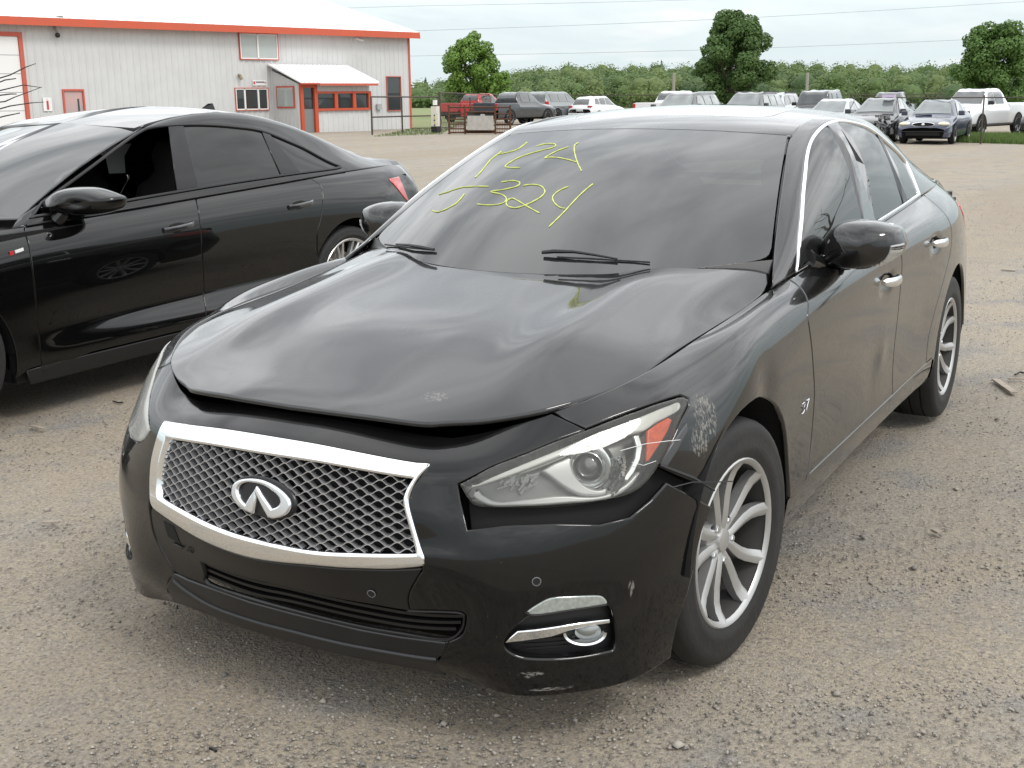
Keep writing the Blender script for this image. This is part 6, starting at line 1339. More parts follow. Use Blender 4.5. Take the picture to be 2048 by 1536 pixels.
def cut(poly, a, b):
    """part of the closed loop poly on the left of the directed line a-b in parameter space"""
    out = []; a = np.array(a); b = np.array(b); d = b-a; n = len(poly)
    for i in range(n):
        p, q = poly[i], poly[(i+1) % n]; sp = d[0]*(p-a)[1]-d[1]*(p-a)[0]; sq = d[0]*(q-a)[1]-d[1]*(q-a)[0]
        if sp >= 0: out.append(p)
        if sp*sq < 0: out.append(p+(q-p)*sp/(sp-sq))
    return np.array(out)
Lp = lambda x1, y1, x2, y2: (sS.px(x1, y1), sS.px(x2, y2))
A1 = Lp(1655,250,1728,440); A2 = Lp(1682,250,1752,445); A3 = Lp(1752,265,1808,409); A4 = Lp(1763,275,1817,403)
def left(poly, L): r_ = cut(poly, *L); return r_
ctr = DLi.mean(0)
def side_of(L, p): return (L[1][0]-L[0][0])*(p[1]-L[0][1])-(L[1][1]-L[0][1])*(p[0]-L[0][0])
rev = lambda L: (L[1], L[0])
fr = sS.px(1640, 400); mid_ = sS.px(1740, 350); bk_ = sS.px(1815, 370)
def keep(poly, L, p): return cut(poly, *(L if side_of(L, p) > 0 else rev(L)))
gF = keep(DLi, A1, fr); gR = keep(keep(DLi, A2, mid_), A3, mid_); gQ = keep(DLi, A4, bk_)
gB = keep(keep(DLi, A1, mid_), A2, fr); gP = keep(keep(DLi, A3, bk_), A4, mid_)
for nm, g, mt, o in (('front_side_window', gF, M_glass, -.004), ('rear_side_window', gR, M_glass, -.004), ('quarter_window', gQ, M_glass, -.004), ('door_pillar_trim', gB, mat('gloss_black_trim', (.01,.01,.011), .06, coat=1), .0), ('quarter_pillar_trim', gP, M_satin, .0)):
    mir(nm, sS, g, mt, car, step=.05, off=o, gap=.0015, rnd=.002 if 'window' in nm else .0005, depth=.008)
for s_ in (1, -1):
    V = []; m1 = np.array([1, s_, 1])
    for t in np.linspace(0, 1, 30):
        a = sW.ev(5, t*4)[0]; b = sS.ev(t*3.05, 4)[0]; V += [(a+[-.004,0,-.010])*m1, (b+[-.004,0,-.006])*m1]
    meshobj('pillar_seal', V, [(2*i, 2*i+1, 2*i+3, 2*i+2) for i in range(29)], M_satin, car)
# ---- roof, sunroof, rear glass
def ruv(x, y): u, v = sR.near(x=x, y=abs(y)); return (u if y >= 0 else -u, v)
ro = [(u, 0.) for u in np.linspace(-4, 4, 21)]+[(4, v) for v in np.linspace(.1, 3.9, 14)]+[(u, 4.) for u in np.linspace(4, -4, 15)]+[(-4, v) for v in np.linspace(3.9, .1, 14)]
su = cat([ruv(x, y) for x, y in ((-1.50,-.25),(-1.49,0),(-1.50,.25),(-1.52,.36),(-1.58,.405),(-1.7,.41),(-2.0,.41),(-2.1,.41),(-2.16,.38),(-2.17,0),(-2.16,-.38),(-2.1,-.41),(-2.0,-.41),(-1.7,-.41),(-1.58,-.405),(-1.52,-.36))], True, 4)
panel('roof', sR, np.array(ro), M_paint, car, holes=[su], step=.05, gap=.002, rnd=.005)
panel('sunroof', sR, su, mat('sunroof_glass', (.006,.006,.007), .04, coat=1), car, step=.06, off=-.001)
panel('rear_window', sR, np.array([(u, 4.05) for u in np.linspace(-3.9, 3.9, 15)]+[(u, 5.95) for u in np.linspace(3.9, -3.9, 15)]), M_glass, car, step=.06, gap=.002)
# ---- interior
mb = MB(); mb.box(-.95, -.42, -.72, .72, .55, .90); mb.box(-3.3, -3.0, -.6, .6, .3, 1.02); inn = mb.build('dashboard', M_seat, car)
for y in (-.38, .38):
    b_ = MB().box(-1.9, -1.35, y-.26, y+.26, .3, .56, .95)
    V = []
    sec = [(0,.50,.25,.07),(.06,.80,.26,.07),(.12,1.02,.22,.06),(.14,1.05,.12,.05),(.145,1.20,.13,.05),(.15,1.24,.10,.03)]
    for dx, z, hw, hd in sec:
        for k in range(12): a = 2*math.pi*k/12; V.append((-1.82-dx+hd*math.cos(a), y+hw*math.copysign(abs(math.sin(a))**.6, math.sin(a)), z))
    F = [(i*12+k, i*12+(k+1) % 12, (i+1)*12+(k+1) % 12, (i+1)*12+k) for i in range(5) for k in range(12)]+[tuple(60+k for k in range(12))]
    b_.add(V, F).build('seat', M_seat, car, smooth=True)
MB().box(-2.9, -2.4, -.62, .62, .3, .95).build('rear_seat', M_seat, car)
MB().tube([(-.98+.05*math.sin(t), .38+.18*math.cos(t), .86+.17*math.sin(t)) for t in np.linspace(0, 2*math.pi, 25)[:-1]], .014, 6, closed=True).build('steering_wheel', M_seat, car, smooth=True)
MB().box(-1.12,-1.08,-.12,.12,1.22,1.285).build('rear_view_mirror', M_seat, car)
# ---- door mirrors
def mirror_housing(s_):
    ol = [(1652,530),(1645,508),(1652,482),(1664,460),(1682,445),(1705,439),(1745,440),(1775,447),(1797,455),(1803,462),(1803,462),(1809,480),(1810,492),(1804,505),(1790,518),(1765,529),(1735,534),(1700,534),(1672,532)]
    x0 = -1.0; L = [at(x, y, x=x0) for x, y in ol]; L = np.array([[p[1], p[2]] for p in cat([(q[1], q[2], 0) for q in L], True, 3)[:, [2, 0, 1]]]); c = L.mean(0)
    V = []; F = []; n = len(L); prof = [(.93,-.035),(1.0,-.018),(1.0,.015),(.99,.042),(.955,.068),(.88,.09),(.76,.106),(.55,.118),(.28,.126)]
    for sc, dx in prof:
        for p in L: q = c+(p-c)*sc; V.append((x0+dx-.32*max(0, q[0]-c[0]-.02)-.0*(q[0]-c[0]), q[0]*s_, q[1]))
    for i in range(len(prof)-1):
        for j in range(n): F.append((i*n+j, i*n+(j+1) % n, (i+1)*n+(j+1) % n, (i+1)*n+j))
    V.append((x0+.128, c[0]*s_, c[1])); k = len(V)-1
    for j in range(n): F.append(((len(prof)-1)*n+j, (len(prof)-1)*n+(j+1) % n, k))
    F.append(tuple(range(n))[::-1])
    if s_ < 0: F = [f[::-1] for f in F]
    h = MB().add(V, F).build('door_mirror', M_paint, car, smooth=True, ang=80)
    V2 = [(x0-.037-.10*(c[0]+(p[0]-c[0])*.86-c[0]), (c[0]+(p[0]-c[0])*.86)*s_, c[1]+(p[1]-c[1])*.84) for p in L]
    MB().add(V2, [tuple(range(n))[::s_*-1 or -1]]).build('mirror_glass', mat('mirror_silver', (.8,.8,.8), .02, 1), h)
    arm = [at(1612,520,x=-.80)*[1,s_,1], at(1640,528,x=-.90)*[1,s_,1], at(1665,532,x=-.98)*[1,s_,1], at(1700,530,x=-1.0)*[1,s_,1]]
    MB().tube(arm, [.034,.022,.018,.016], 10).build('mirror_arm', M_satin, h, smooth=True)
    from mathutils.bvhtree import BVHTree
    bv = BVHTree.FromPolygons([tuple(map(float, v)) for v in V], [f for f in F if len(f) > 2]) if s_ > 0 else None
    if s_ > 0:
        def hit(x, y):
            r_ = bv.ray_cast(Vector(CAM), Vector(ray(x, y)).normalized()); return (np.array(r_[0]), np.array(r_[1])) if r_[0] else None
        top = [(1713,515),(1740,516),(1765,512),(1785,505),(1798,494),(1804,484)]; bo = [(1713,518),(1740,523),(1765,523),(1785,518),(1800,508),(1807,496)]
        pts = [(hit(*a), hit(*b)) for a, b in zip(top, bo)]; pts = [p for p in pts if p[0] and p[1]]
        mirror_housing.ind = pts
    si = sorted([j for j in range(n) if (L[j][0]-c[0]) > -.015 and (L[j][1]-c[1]) < .016], key=lambda j: L[j][0]-L[j][1]); V = []
    for j in si:
        q = L[j]; k_ = min(1, (q[0]-c[0]-.02)/.05); wz = .010+.030*max(0, (q[0]-c[0])/.13)**2
        t_ = min(1, max(0, (q[0]-c[0]-.02)/.10)); e_ = .060-.018*t_; f_ = .074+.030*t_; pr_ = lambda d_: np.interp(d_, [.01,.042,.068,.09,.106,.118], [1.,.99,.955,.88,.76,.55])
        for sc, dx, o in ((pr_(e_)*.99, e_, 0), (pr_(e_)*1.02, e_, 1), (pr_((e_+f_)/2)*1.025, (e_+f_)/2, 1), (pr_(f_)*1.03, f_, 1), (pr_(f_)*.98, f_, 0)):
            p = c+(q-c)*sc; V.append((x0+dx+(.004 if o else -.002)-.32*max(0, p[0]-c[0]-.02), p[0]*s_, p[1]))
    F = [(i*5+j, (i+1)*5+j, (i+1)*5+j+1, i*5+j+1) for i in range(len(si)-1) for j in range(4)]
    MB().add(V, F).build('turn_signal', mat('turn_signal_lens', (.50,.51,.50), .2, .3, coat=1), h, smooth=True); return
    pts = mirror_housing.ind; V = []; m1 = np.array([1, s_, 1])
    for a, b in pts:
        for (p, nn), o in ((a, 0), (a, .004), (b, .004), (b, 0)): V.append((p+nn*o)*m1)
    F = [(i*4+j, (i+1)*4+j, (i+1)*4+j+1, i*4+j+1) for i in range(len(pts)-1) for j in range(3)]
    MB().add(V, F).build('turn_signal', M_chromes, h, smooth=True)
for s_ in (1, -1): mirror_housing(s_)
# black sail piece at the mirror foot is part of the door frame
# ---- number badge on the wing
P37 = sB.ev(*sB.px(1608, 813)); 
def glyph(strokes, org, ax, ay, nn, r_, name, mt, par):
    mb = MB()
    for st in strokes: mb.tube([org+ax*p[0]+ay*p[1]+nn*.002 for p in st], r_, 4)
    return mb.build(name, mt, par, smooth=True)
U_ = P37[1]/np.linalg.norm(P37[1]); nn = P37[3]; up = np.array([0,0,1.]); up -= nn*(up@nn); up /= np.linalg.norm(up); ax = np.cross(up, nn)
P37 = (P37[0]+nn*.001,)+tuple(P37[1:])
t3 = [[(-.020,.014),(-.006,.014),(-.002,.008),(-.006,.001),(-.012,.001),(-.005,0),(-.002,-.007),(-.008,-.014),(-.020,-.013)]]; t7 = [[(.004,.014),(.020,.014),(.012,0),(.007,-.014)]]
glyph(t3, P37[0], ax*1.7, up*1.1, nn, .0014, 'badge_digit', M_chromes, car); glyph(t7, P37[0]+ax*.006, ax*1.7, up*1.1, nn, .0014, 'badge_digit', M_chromes, car)
# ---- wheels
wheel(car, (0, .7675, .333), 1, -.098, rot=.12); wheel(car, (0, -.7675, .333), -1, -.098)
wheel(car, (-2.85, .7785, .333), 1, 0, rot=.45); wheel(car, (-2.85, -.7785, .333), -1, 0)
# aerial fin
MB().add([(-2.62,-.004,1.36),(-2.80,-.022,1.30),(-2.80,.022,1.30),(-2.80,0,1.37),(-2.74,0,1.385)], [(0,1,3,4),(0,4,3,2),(0,2,1),(1,2,3)]).build('aerial_fin', M_paint, car)
# ------------------------------------------------------------------ second black saloon, parked alongside (own axes: front axle at 0, turned and set down with C2)
def C2(P):
    P = np.asarray(P, float); c, s = math.cos(-.0513), math.sin(-.0513); X, Y, Z = P[..., 0], P[..., 1], P[..., 2]
    return np.stack([-.407+c*X-s*Y, -3.878+s*X+c*Y, Z-.045-.024*X-.0053*Y], -1)
B2 = []
for x, y0, r in ((.42, 0, [(.80,.86),(.86,.80),(.895,.74),(.91,.66),(.91,.57),(.91,.48),(.91,.42),(.91,.35),(.90,.27),(.88,.20)]),
    (0, 0, [(.80,.925),(.865,.885),(.905,.82),(.925,.74),(.928,.62),(.925,.50),(.925,.43),(.925,.36),(.925,.28),(.90,.20)]),
    (-.4, 0, [(.815,.945),(.882,.90),(.915,.83),(.928,.74),(.928,.62),(.925,.50),(.925,.43),(.925,.36),(.922,.28),(.90,.20)]),
    (-.75, 0, [(.84,.955),(.892,.91),(.918,.84),(.930,.745),(.930,.62),(.920,.50),(.918,.435),(.93,.375),(.93,.28),(.90,.20)]),
    (-1.2, 0, [(.850,.968),(.897,.92),(.921,.85),(.932,.75),(.930,.62),(.914,.50),(.912,.445),(.945,.375),(.94,.28),(.90,.20)]),
    (-1.7, 0, [(.855,.985),(.900,.93),(.924,.86),(.933,.76),(.930,.63),(.912,.51),(.910,.45),(.950,.375),(.945,.28),(.90,.20)]),
    (-2.2, 0, [(.850,1.0),(.898,.945),(.926,.87),(.936,.77),(.933,.64),(.915,.52),(.912,.455),(.950,.38),(.94,.28),(.90,.20)]),
    (-2.6, 0, [(.835,1.012),(.890,.958),(.928,.875),(.941,.78),(.942,.66),(.938,.54),(.935,.46),(.94,.38),(.93,.28),(.90,.20)]),
    (-2.924, 0, [(.81,1.018),(.875,.965),(.922,.88),(.942,.79),(.945,.67),(.943,.55),(.942,.46),(.938,.38),(.93,.28),(.90,.20)]),
    (-3.3, 0, [(.77,1.02),(.84,.965),(.89,.88),(.915,.79),(.92,.67),(.918,.55),(.915,.46),(.91,.38),(.90,.28),(.88,.20)]),
    (-3.6, 0, [(.71,1.015),(.78,.955),(.83,.87),(.85,.78),(.86,.67),(.86,.55),(.86,.46),(.85,.38),(.84,.28),(.82,.22)])):
    B2.append([(x, y, z) for y, z in r])
B2.append([(-3.80,.58,1.0),(-3.84,.64,.93),(-3.86,.70,.85),(-3.87,.72,.77),(-3.89,.73,.67),(-3.93,.73,.55),(-3.95,.72,.46),(-3.94,.70,.38),(-3.9,.68,.28),(-3.86,.66,.22)])
B2.append([(-3.90,.0,1.0),(-3.93,.0,.93),(-3.95,.0,.85),(-3.96,.0,.77),(-3.98,.0,.67),(-4.01,.0,.55),(-4.03,.0,.46),(-4.02,.0,.38),(-3.98,.0,.28),(-3.94,.0,.22)])
def _sq(P): 
    return [[(x if x > -3.3 else -3.3+(x+3.3)*.86, y, z) for x, y, z in r] for r in P]
B2 = _sq(B2)
S2 = []
for a, b in (((-.50,.822,.950),(-.58,.765,.985)), ((-.78,.845,.958),(-.92,.705,1.12)), ((-1.08,.850,.966),(-1.24,.650,1.255)), ((-1.38,.853,.975),(-1.52,.605,1.365)), ((-1.72,.855,.987),(-1.78,.59,1.412)),
    ((-2.05,.852,.996),(-2.08,.585,1.425)), ((-2.4,.843,1.006),(-2.42,.58,1.385)), ((-2.7,.83,1.014),(-2.75,.58,1.295)), ((-3.0,.81,1.02),(-3.05,.585,1.185)), ((-3.3,.775,1.022),(-3.36,.61,1.075)), ((-3.62,.70,1.010),(-3.66,.64,1.040))):
    a = np.array(a); b = np.array(b); h = b[2]-a[2]; row = []
    for t, oy, oz in ((0,0,0), (.28,.035*min(1,h/.4),0), (.62,.045*min(1,h/.4),.01*min(1,h/.4)), (.88,.03*min(1,h/.3),.018*min(1,h/.3)), (1,0,0)): row.append(tuple(a*(1-t)+b*t+np.array([0, oy, oz])))
    S2.append(row)
R2 = [[(x, y*t, z-c*t*t) for x, y, z, c in ((-1.46,.60,1.385,.022),(-1.7,.595,1.432,.026),(-2.08,.587,1.457,.032),(-2.42,.582,1.415,.035),(-2.78,.58,1.32,.035),(-3.1,.585,1.205,.03),(-3.38,.61,1.095,.02))] for t in (0,.25,.5,.75,1.)]
W2 = [[tuple(np.array([-.36-.22*t*t, .765*t, .965+.02*t])*(1-s)+np.array([-1.46-.05*t*t, .60*t, 1.387-.024*t*t])*s+np.array([.02,0,.05])*4*s*(1-s)*(1-.4*t*t)) for s in (0,.25,.5,.75,1)] for t in (0,.25,.5,.75,1.)]
D2 = [[(x, y*t, z-c*t*t) for x, y, z, c in ((-3.28,.64,1.095,.02),(-3.5,.66,1.085,.03),(-3.78,.67,1.055,.035),(-3.92,.66,.99,.035),(-3.97,.64,.90,.03))] for t in (0,.33,.66,1.)]
H2 = [[(x, y, z-.10*(y/.82)**4) for x, z in ((.80,.72),(.6,.80),(.3,.88),(0,.925),(-.3,.955),(-.6,.98))] for y in (0,.2,.4,.6,.75,.84)]
S2 = _sq(S2); D2 = _sq(D2); R2 = _sq(R2)
t2, s2, r2, w2, d2_, h2 = [Surf(C2(P)) for P in (B2, S2, R2, W2, D2, H2)]
for q_ in (t2, s2, r2, w2, d2_, h2):
    P, U, V, N = q_.ev(np.array([1.5]), np.array([1.5]))
    if N[0]@(P[0]-C2([-1.6, 0, .6])) < 0: q_.flip = -q_.flip
    q_._grid()
def m2(o):   # mirrored copy of a panel in the car's own plane of symmetry
    if isinstance(o, tuple): o = o[0]
    c = math.cos(-.0513); s = math.sin(-.0513); n = Vector((-s, c, 0)); p = Vector((-.407, -3.878, 0)); me = o.data.copy()
    for v in me.vertices: v.co = v.co-2*((v.co-p).dot(n))*n
    me.flip_normals(); me.update(); q = link(o.name.split('.')[0], me, None, o.parent); return q
def both(*a, **k): o = panel(*a, **k); m2(o); return o
M_glass2 = glassmat('privacy_glass', (.02,.022,.022), .02, 1.5, haze=.02, hazecol=(.2,.22,.21))
M_paint2 = carpaint('clean_black_paint', (.0015,.0018,.0018), .05, .003, coat_ior=1.48, under=.04, speck=False)
car2 = empty('parked_car', (0,0,0), 0, 'black four-door saloon at the left edge with its front side window wound down', 'car')
n2 = lambda x, z: t2.near(**dict(x=C2([x, .92, z])[0], z=C2([x, .92, z])[2]))
T2 = lambda *p: [t2.px(x, y) for x, y in p]
fs2_ = T2((44,441),(45,448),(50,466),(55,480),(62,515),(70,580),(77,660),(83,720),(86,746))
bs2 = T2((388,384),(392,400),(398,430),(403,469),(405,520),(408,580),(413,630),(418,655))
rs2 = T2((609,351),(622,358),(640,370),(645,385),(645,410),(641,440),(634,470))+[n2(-2.50,.50), n2(-2.53,.40), n2(-2.54,.32)]
ar2 = [n2(-2.83+.385*math.cos(a), .355+.385*math.sin(a)) for a in np.radians(np.linspace(190, -10, 34))]
arf2 = [n2(.0+.385*math.cos(a), .355+.385*math.sin(a)) for a in np.radians(np.linspace(195, 90, 16))]
low = lambda xs, z: [n2(x, z) for x in xs]
vb = .03
uA = fs2_[0][0]; uBb = bs2[0][0]; uR = rs2[0][0]
bl = lambda a, b, n=9: [(u, vb) for u in np.linspace(a, b, n)]
both('front_wing', t2, np.array(bl(1.0, uA, 8)+list(cat(fs2_, n=3))[1:]+[n2(-.62,.30)]+[n2(-.45,.29)]+arf2+[(1.0,1.5)]), M_paint2, car2, step=.04)
both('front_door', t2, np.array(bl(uA, uBb)+list(cat(bs2, n=3))[1:]+low((-1.62,-1.4,-1.1,-.8), .30)+list(cat(fs2_, n=3))[::-1]), M_paint2, car2, step=.035)
both('rear_door', t2, np.array(bl(uBb, uR)+list(cat(rs2, n=3))[1:]+low((-2.4,-2.1,-1.8), .305)+list(cat(bs2, n=3))[::-1]), M_paint2, car2, step=.035)
both('rear_wing', t2, np.array(bl(uR, 10.4, 9)+[(10.9,.3),(11.0,1.0)]+[(11.2, v) for v in (2,3,4,5,6,7,8,8.9)]+low((-3.6,-3.4,-3.25), .24)+ar2+list(cat(rs2, n=3))[::-1]), M_paint2, car2, step=.04)
both('sill', t2, np.array([n2(-.43,.285)]+low((-.62,-1.0,-1.4,-1.8,-2.2), .292)+[n2(-2.42,.295), n2(-2.42,.215)]+low((-2.2,-1.8,-1.4,-1.0,-.62,-.46), .205)), M_dark, car2, step=.05)
both('rear_bumper', t2, np.array([(11.2, .6),(12,.6),(12,8.9),(11.2,8.9)]), M_paint2, car2, step=.07)
both('tail_lamp', t2, np.array(T2((777,358),(797,354),(806,375),(814,395),(817,404),(808,396),(796,380),(786,368))), M_red, car2, step=.03, off=.006, gap=0)
both('boot_lid', d2_, np.array([(0,0),(3,0),(3,4),(0,4)]), M_paint2, car2, step=.06, gap=-.001, rnd=0)
both('bonnet', h2, np.array([(0,0),(4.6,0),(4.6,5),(0,5)]), M_paint2, car2, step=.08, gap=-.001, rnd=0)
both('roof', r2, np.array([(0,0)]+[(4, v) for v in np.linspace(0, 4, 9)]+[(0,4)]), M_paint2, car2, step=.06, gap=-.001, rnd=0)
both('rear_window', r2, np.array([(0,4)]+[(3.9,4.05),(3.9,6),(0,6)]), M_glass, car2, step=.08, gap=-.001, rnd=0)
both('windscreen', w2, np.array([(0,0)]+[(4, v) for v in np.linspace(0, 4, 9)]+[(0,4)]), M_wind, car2, step=.06, gap=-.001, rnd=0)
DL2 = cat([s2.px(x, y) for x, y in ((58,437),(58,437),(90,397),(131,347),(165,313),(205,286),(240,270),(267,261),(300,254),(336,249),(400,247),(464,251),(520,259),(570,278),(620,301),(681,331),(681,331),(673,338),(568,352),(480,365),(400,378),(300,395),(200,413),(110,429))], True, 4)
DL2[:, 1] = np.clip(DL2[:, 1], .05, 3.7)
if area2(DL2) < 0: DL2 = DL2[::-1]
rl = np.array([(s, 0.) for s in np.linspace(0, 9.9, 30)]+[(9.9, t) for t in (1,2,3,4)]+[(s, 4.) for s in np.linspace(9.9, 0, 40)])
both('roof_rail', s2, rl, M_paint2, car2, holes=[DL2], step=.04, rnd=.006)
DI2 = off_uv(s2, DL2, .012, 1)[0]
both('window_trim', s2, DL2, M_dark, car2, holes=[DI2], step=.03, off=.005, gap=0, rnd=.003, depth=.012)
L2 = lambda x1, y1, x2, y2: (s2.px(x1, y1), s2.px(x2, y2))
pf_, pm_, pq_ = s2.px(200, 350), s2.px(470, 310), s2.px(640, 325)
a1, a2, a3, a4 = L2(336,252,354,378), L2(367,250,396,375), L2(523,262,562,350), L2(538,266,602,345)
both('rear_side_window', s2, keep(keep(DI2, a2, pm_), a3, pm_), M_glass2, car2, step=.06, off=-.006, gap=.001, rnd=.001, depth=.006)
both('quarter_window', s2, keep(DI2, a4, pq_), M_glass2, car2, step=.06, off=-.006, gap=.001, rnd=.001, depth=.006)
M_gb = mat('pillar_gloss_black', (.004,.004,.005), .12, spec=.4)
both('door_pillar_trim', s2, keep(keep(DI2, a1, pm_), a2, pf_), M_gb, car2, step=.05, off=0, gap=.001, rnd=.002, depth=.01)
both('quarter_pillar_trim', s2, keep(keep(DI2, a3, pq_), a4, pm_), M_gb, car2, step=.05, off=0, gap=.001, rnd=.002, depth=.01)
for q in ((59,437,66,438,110,395,100,392),):
    pass
# belt moulding, handles, badge, mirror
def b2(x, y, o=0): e = t2.ev(*t2.px(x, y)); return e[0]+e[3]*o
mb = MB().tube([b2(46,446,.004), b2(150,424,.006), b2(235,410,.006), b2(300,398,.006), b2(388,386,.006), b2(480,373,.006), b2(560,361,.006), b2(609,354,.006), b2(690,343,.004)], .007, 6).build('belt_moulding', M_satin, car2, smooth=True)
M_hnd = mat('black_handle', (.02,.02,.021), .12, coat=1)
for px_ in ((357,454),(601,409)):
    e = t2.ev(*t2.px(*px_)); c0 = e[0]; ax = C2([1,0,0])-C2([0,0,0]); ax[2] = -.03; yo = C2([0,1,0])-C2([0,0,0]); V = []; F = []
    for i, t in enumerate(np.linspace(-1, 1, 15)):
        o = .004+.030*max(0, 1-abs(t)**3.5)
        for k in range(8): a = 2*math.pi*k/8; V.append(c0-ax*t*.105+yo*(o+.009*math.cos(a))+np.array([0,0,1])*(.015*math.sin(a)+.006*t))
    F = [(i*8+k, i*8+(k+1) % 8, (i+1)*8+(k+1) % 8, (i+1)*8+k) for i in range(14) for k in range(8)]+[tuple(range(8))]
    hd = MB().add(V, F).build('door_handle', M_hnd, car2, smooth=True)
    MB().sphere((c0+yo*-.002+np.array([0,0,-.006])).tolist(), (.07,.008,.030), 16, 8).build('handle_recess', M_matte, hd, smooth=True)
# small bar badge with a red square on the wing
e1 = b2(21,507,.002); e2 = b2(45,499,.002); upv = np.array([0,0,1.]); d_ = e2-e1
mb = MB(); mb.obox((e1*.3+e2*.7), [d_/np.linalg.norm(d_), upv, np.cross(d_/np.linalg.norm(d_), upv)], (np.linalg.norm(d_)*.34, .007, .003)); mb.build('badge_bar', M_white, car2)
mb = MB(); mb.obox(e1*.93+e2*.07, [d_/np.linalg.norm(d_), upv, np.cross(d_/np.linalg.norm(d_), upv)], (np.linalg.norm(d_)*.16, .009, .003)); mb.build('badge_square', mat('badge_red', (.5,.03,.04), .3), car2)
def mirror2():
    yo = C2([0,1,0])-C2([0,0,0]); xo = C2([1,0,0])-C2([0,0,0]); base = C2([-.86,1.02,1.0])
    # outline in the photo, on a plane across the car
    def ap(x, y): v = ray(x, y); k = ((base-CAM)@xo)/(v@xo); return CAM+v*k
    up = [(110,410),(117,397),(130,383),(145,375),(165,372.5),(190,375),(212,383),(228,391),(235,396)]
    lo = [(236,404),(232,416),(215,425),(190,431),(165,433),(140,431),(120,425),(111,418)]
    L = cat([ap(*p) for p in up+lo], True, 3); c = L.mean(0); V = []; F = []; n = len(L)
    prof = [(.88,-.05),(1.0,-.02),(1.0,.01),(.97,.045),(.88,.08),(.7,.11),(.4,.125),(.15,.13)]
    for sc, dx in prof:
        for p in L: V.append(c+(p-c)*sc+xo*(dx-.12*((p-c)@yo)))
    F = [(i*n+j, (i+1)*n+j, (i+1)*n+(j+1) % n, i*n+(j+1) % n) for i in range(len(prof)-1) for j in range(n)]+[tuple(range(n)), tuple((len(prof)-1)*n+j for j in range(n))[::-1]]
    h = MB().add(V, F).build('door_mirror', M_paint2, car2, smooth=True, ang=80)
    bm = MB(); V = []
    for p in [ap(111,417), ap(150,414), ap(190,409), ap(225,402), ap(236,398)]: V.append(p)
    if 0: bm.tube([p+xo*(.100-.12*((p-c)@yo)-.30*abs((p-c)@yo)**1.3) for p in V], .005, 6)
    MB().tube([b2(100,428,.0), b2(112,426,.06), (b2(125,424,.10))], [.035,.028,.025], 10).build('mirror_arm', M_satin, h, smooth=True)
mirror2()
# wheels and black innards
_ax = C2([0,0,0]); rz2 = -.0513
def w2_(x, y, side, steer=0):
    p = C2([x, y, .345]); p[2] = .345 if True else p[2]; return wheel(car2, tuple(p), side, rz2+steer, r=.345, rim=.268, w=.245, style='multi', detail=48)
w2_(0, .80, 1); w2_(0, -.80, -1)
wl = w2_(-2.83, .80, 1); w2_(-2.83, -.80, -1)
wl.location.z = float(C2([-2.83,.8,.345])[2])
def boxC2(nm, mt, *bs):
    m = MB()
    for b in bs: m.box(*b)
    m.v = [tuple(C2(v)) for v in m.v]; return m.build(nm, mt, car2)
boxC2('underbody', M_matte, (-2.42,-.40,-.88,-.84,.22,.93), (-2.42,-.40,.84,.88,.22,.93), (-3.85,.6,-.56,.56,.2,.26), (-2.42,-.4,-.86,.86,.22,.28), (-3.6,-3.25,.76,.78,.25,.95), (-3.6,-3.25,-.78,-.76,.25,.95), (-3.64,-3.60,-.7,.7,.25,.95))
for s_ in (1, -1):
    for xc in (0, -2.83):
        mb = MB(); V = []; n = 24
        for i in range(n+1):
            a = math.radians(2+176*i/n)
            for y in (.915, .55): V.append((xc+.395*math.cos(a), s_*y, .355+.395*math.sin(a)))
        mb.add(V, [(2*i, 2*i+1, 2*i+3, 2*i+2) for i in range(n)]+[tuple(2*i+1 for i in range(n+1))])
        mb.v = [tuple(C2(v)) for v in mb.v]; mb.build('wheel_arch_liner', M_matte, car2)
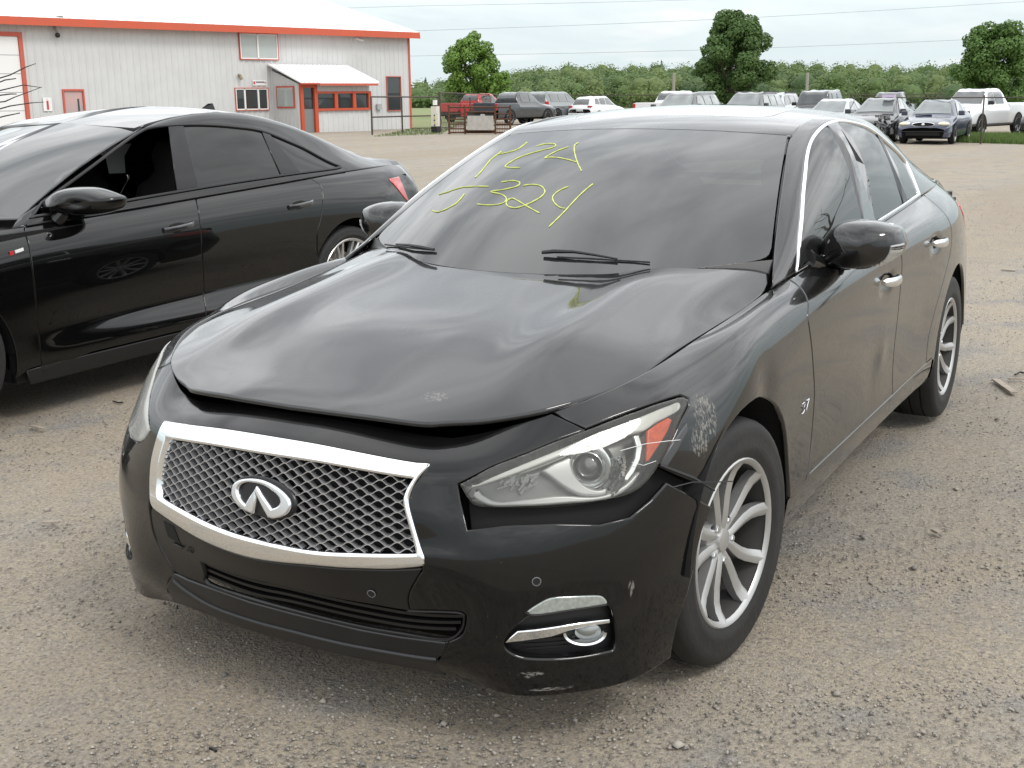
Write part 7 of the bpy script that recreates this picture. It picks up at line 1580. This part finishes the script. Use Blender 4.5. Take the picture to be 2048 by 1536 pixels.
for y in (.40, -.40):
    V = []
    for dx, z, hw, hd in [(0,.50,.27,.08),(.06,.80,.28,.08),(.12,1.00,.25,.07),(.145,1.06,.16,.06),(.15,1.10,.12,.05),(.155,1.20,.145,.055),(.165,1.26,.11,.03)]:
        for k in range(14): a = 2*math.pi*k/14; V.append(C2((-1.72-dx+hd*math.cos(a), y+hw*math.copysign(abs(math.sin(a))**.6, math.sin(a)), z)))
    F = [(i*14+k, i*14+(k+1) % 14, (i+1)*14+(k+1) % 14, (i+1)*14+k) for i in range(6) for k in range(14)]+[tuple(84+k for k in range(14))]
    MB().add(V, F).build('seat', M_seat, car2, smooth=True)
boxC2('seat_cushion', M_seat, (-1.8,-1.2,.12,.68,.3,.58), (-1.8,-1.2,-.68,-.12,.3,.58)); boxC2('rear_seat', M_seat, (-2.95,-2.5,-.66,.66,.3,1.05)); boxC2('dashboard', M_seat, (-.95,-.45,-.78,.78,.5,.93))
V, N_f = [], []
o_ = strip2 = None
u_, v_ = np.meshgrid(np.linspace(.2, 9.5, 30), np.linspace(.0, 3.9, 8), indexing='ij'); P_i, _, _, N_i = s2.ev(u_.ravel(), v_.ravel())
o_ = meshobj('far_side_light_block', P_i-N_i*.045, [(i*8+j, (i+1)*8+j, (i+1)*8+j+1, i*8+j+1) for i in range(29) for j in range(7)], M_matte, car2); q_ = m2(o_); q_.name = 'far_side_light_block'; bpy.data.objects.remove(o_)  # added black sheet over the far windows, blocks light to keep the cabin dark
# paper hanging inside against the far window
_yo = C2([0,1,0])-C2([0,0,0]); _yo[2] = 0; _q = C2([-1.4,-.05,1.1]); pv = [CAM+ray(x, y)*(((_q-CAM)@_yo)/(ray(x, y)@_yo)) for x, y in ((198,306),(216,291),(262,287),(248,312),(250,346),(218,347),(212,318))]
MB().add([v for v in pv]+[v+np.array([0,.004,0]) for v in pv], [tuple(range(7)), tuple(range(13, 6, -1))]+[(i, (i+1) % 7, 7+(i+1) % 7, 7+i) for i in range(7)]).build('paper_sheet', mat('grey_paper', (.62,.66,.64), .8), car2)
MB().add([C2(v) for v in ((-2.50,-.003,1.42),(-2.62,-.018,1.395),(-2.62,.018,1.395),(-2.61,0,1.455),(-2.57,0,1.455))], [(0,1,3,4),(0,4,3,2),(0,2,1),(1,2,3)]).build('aerial_fin', M_paint2, car2)
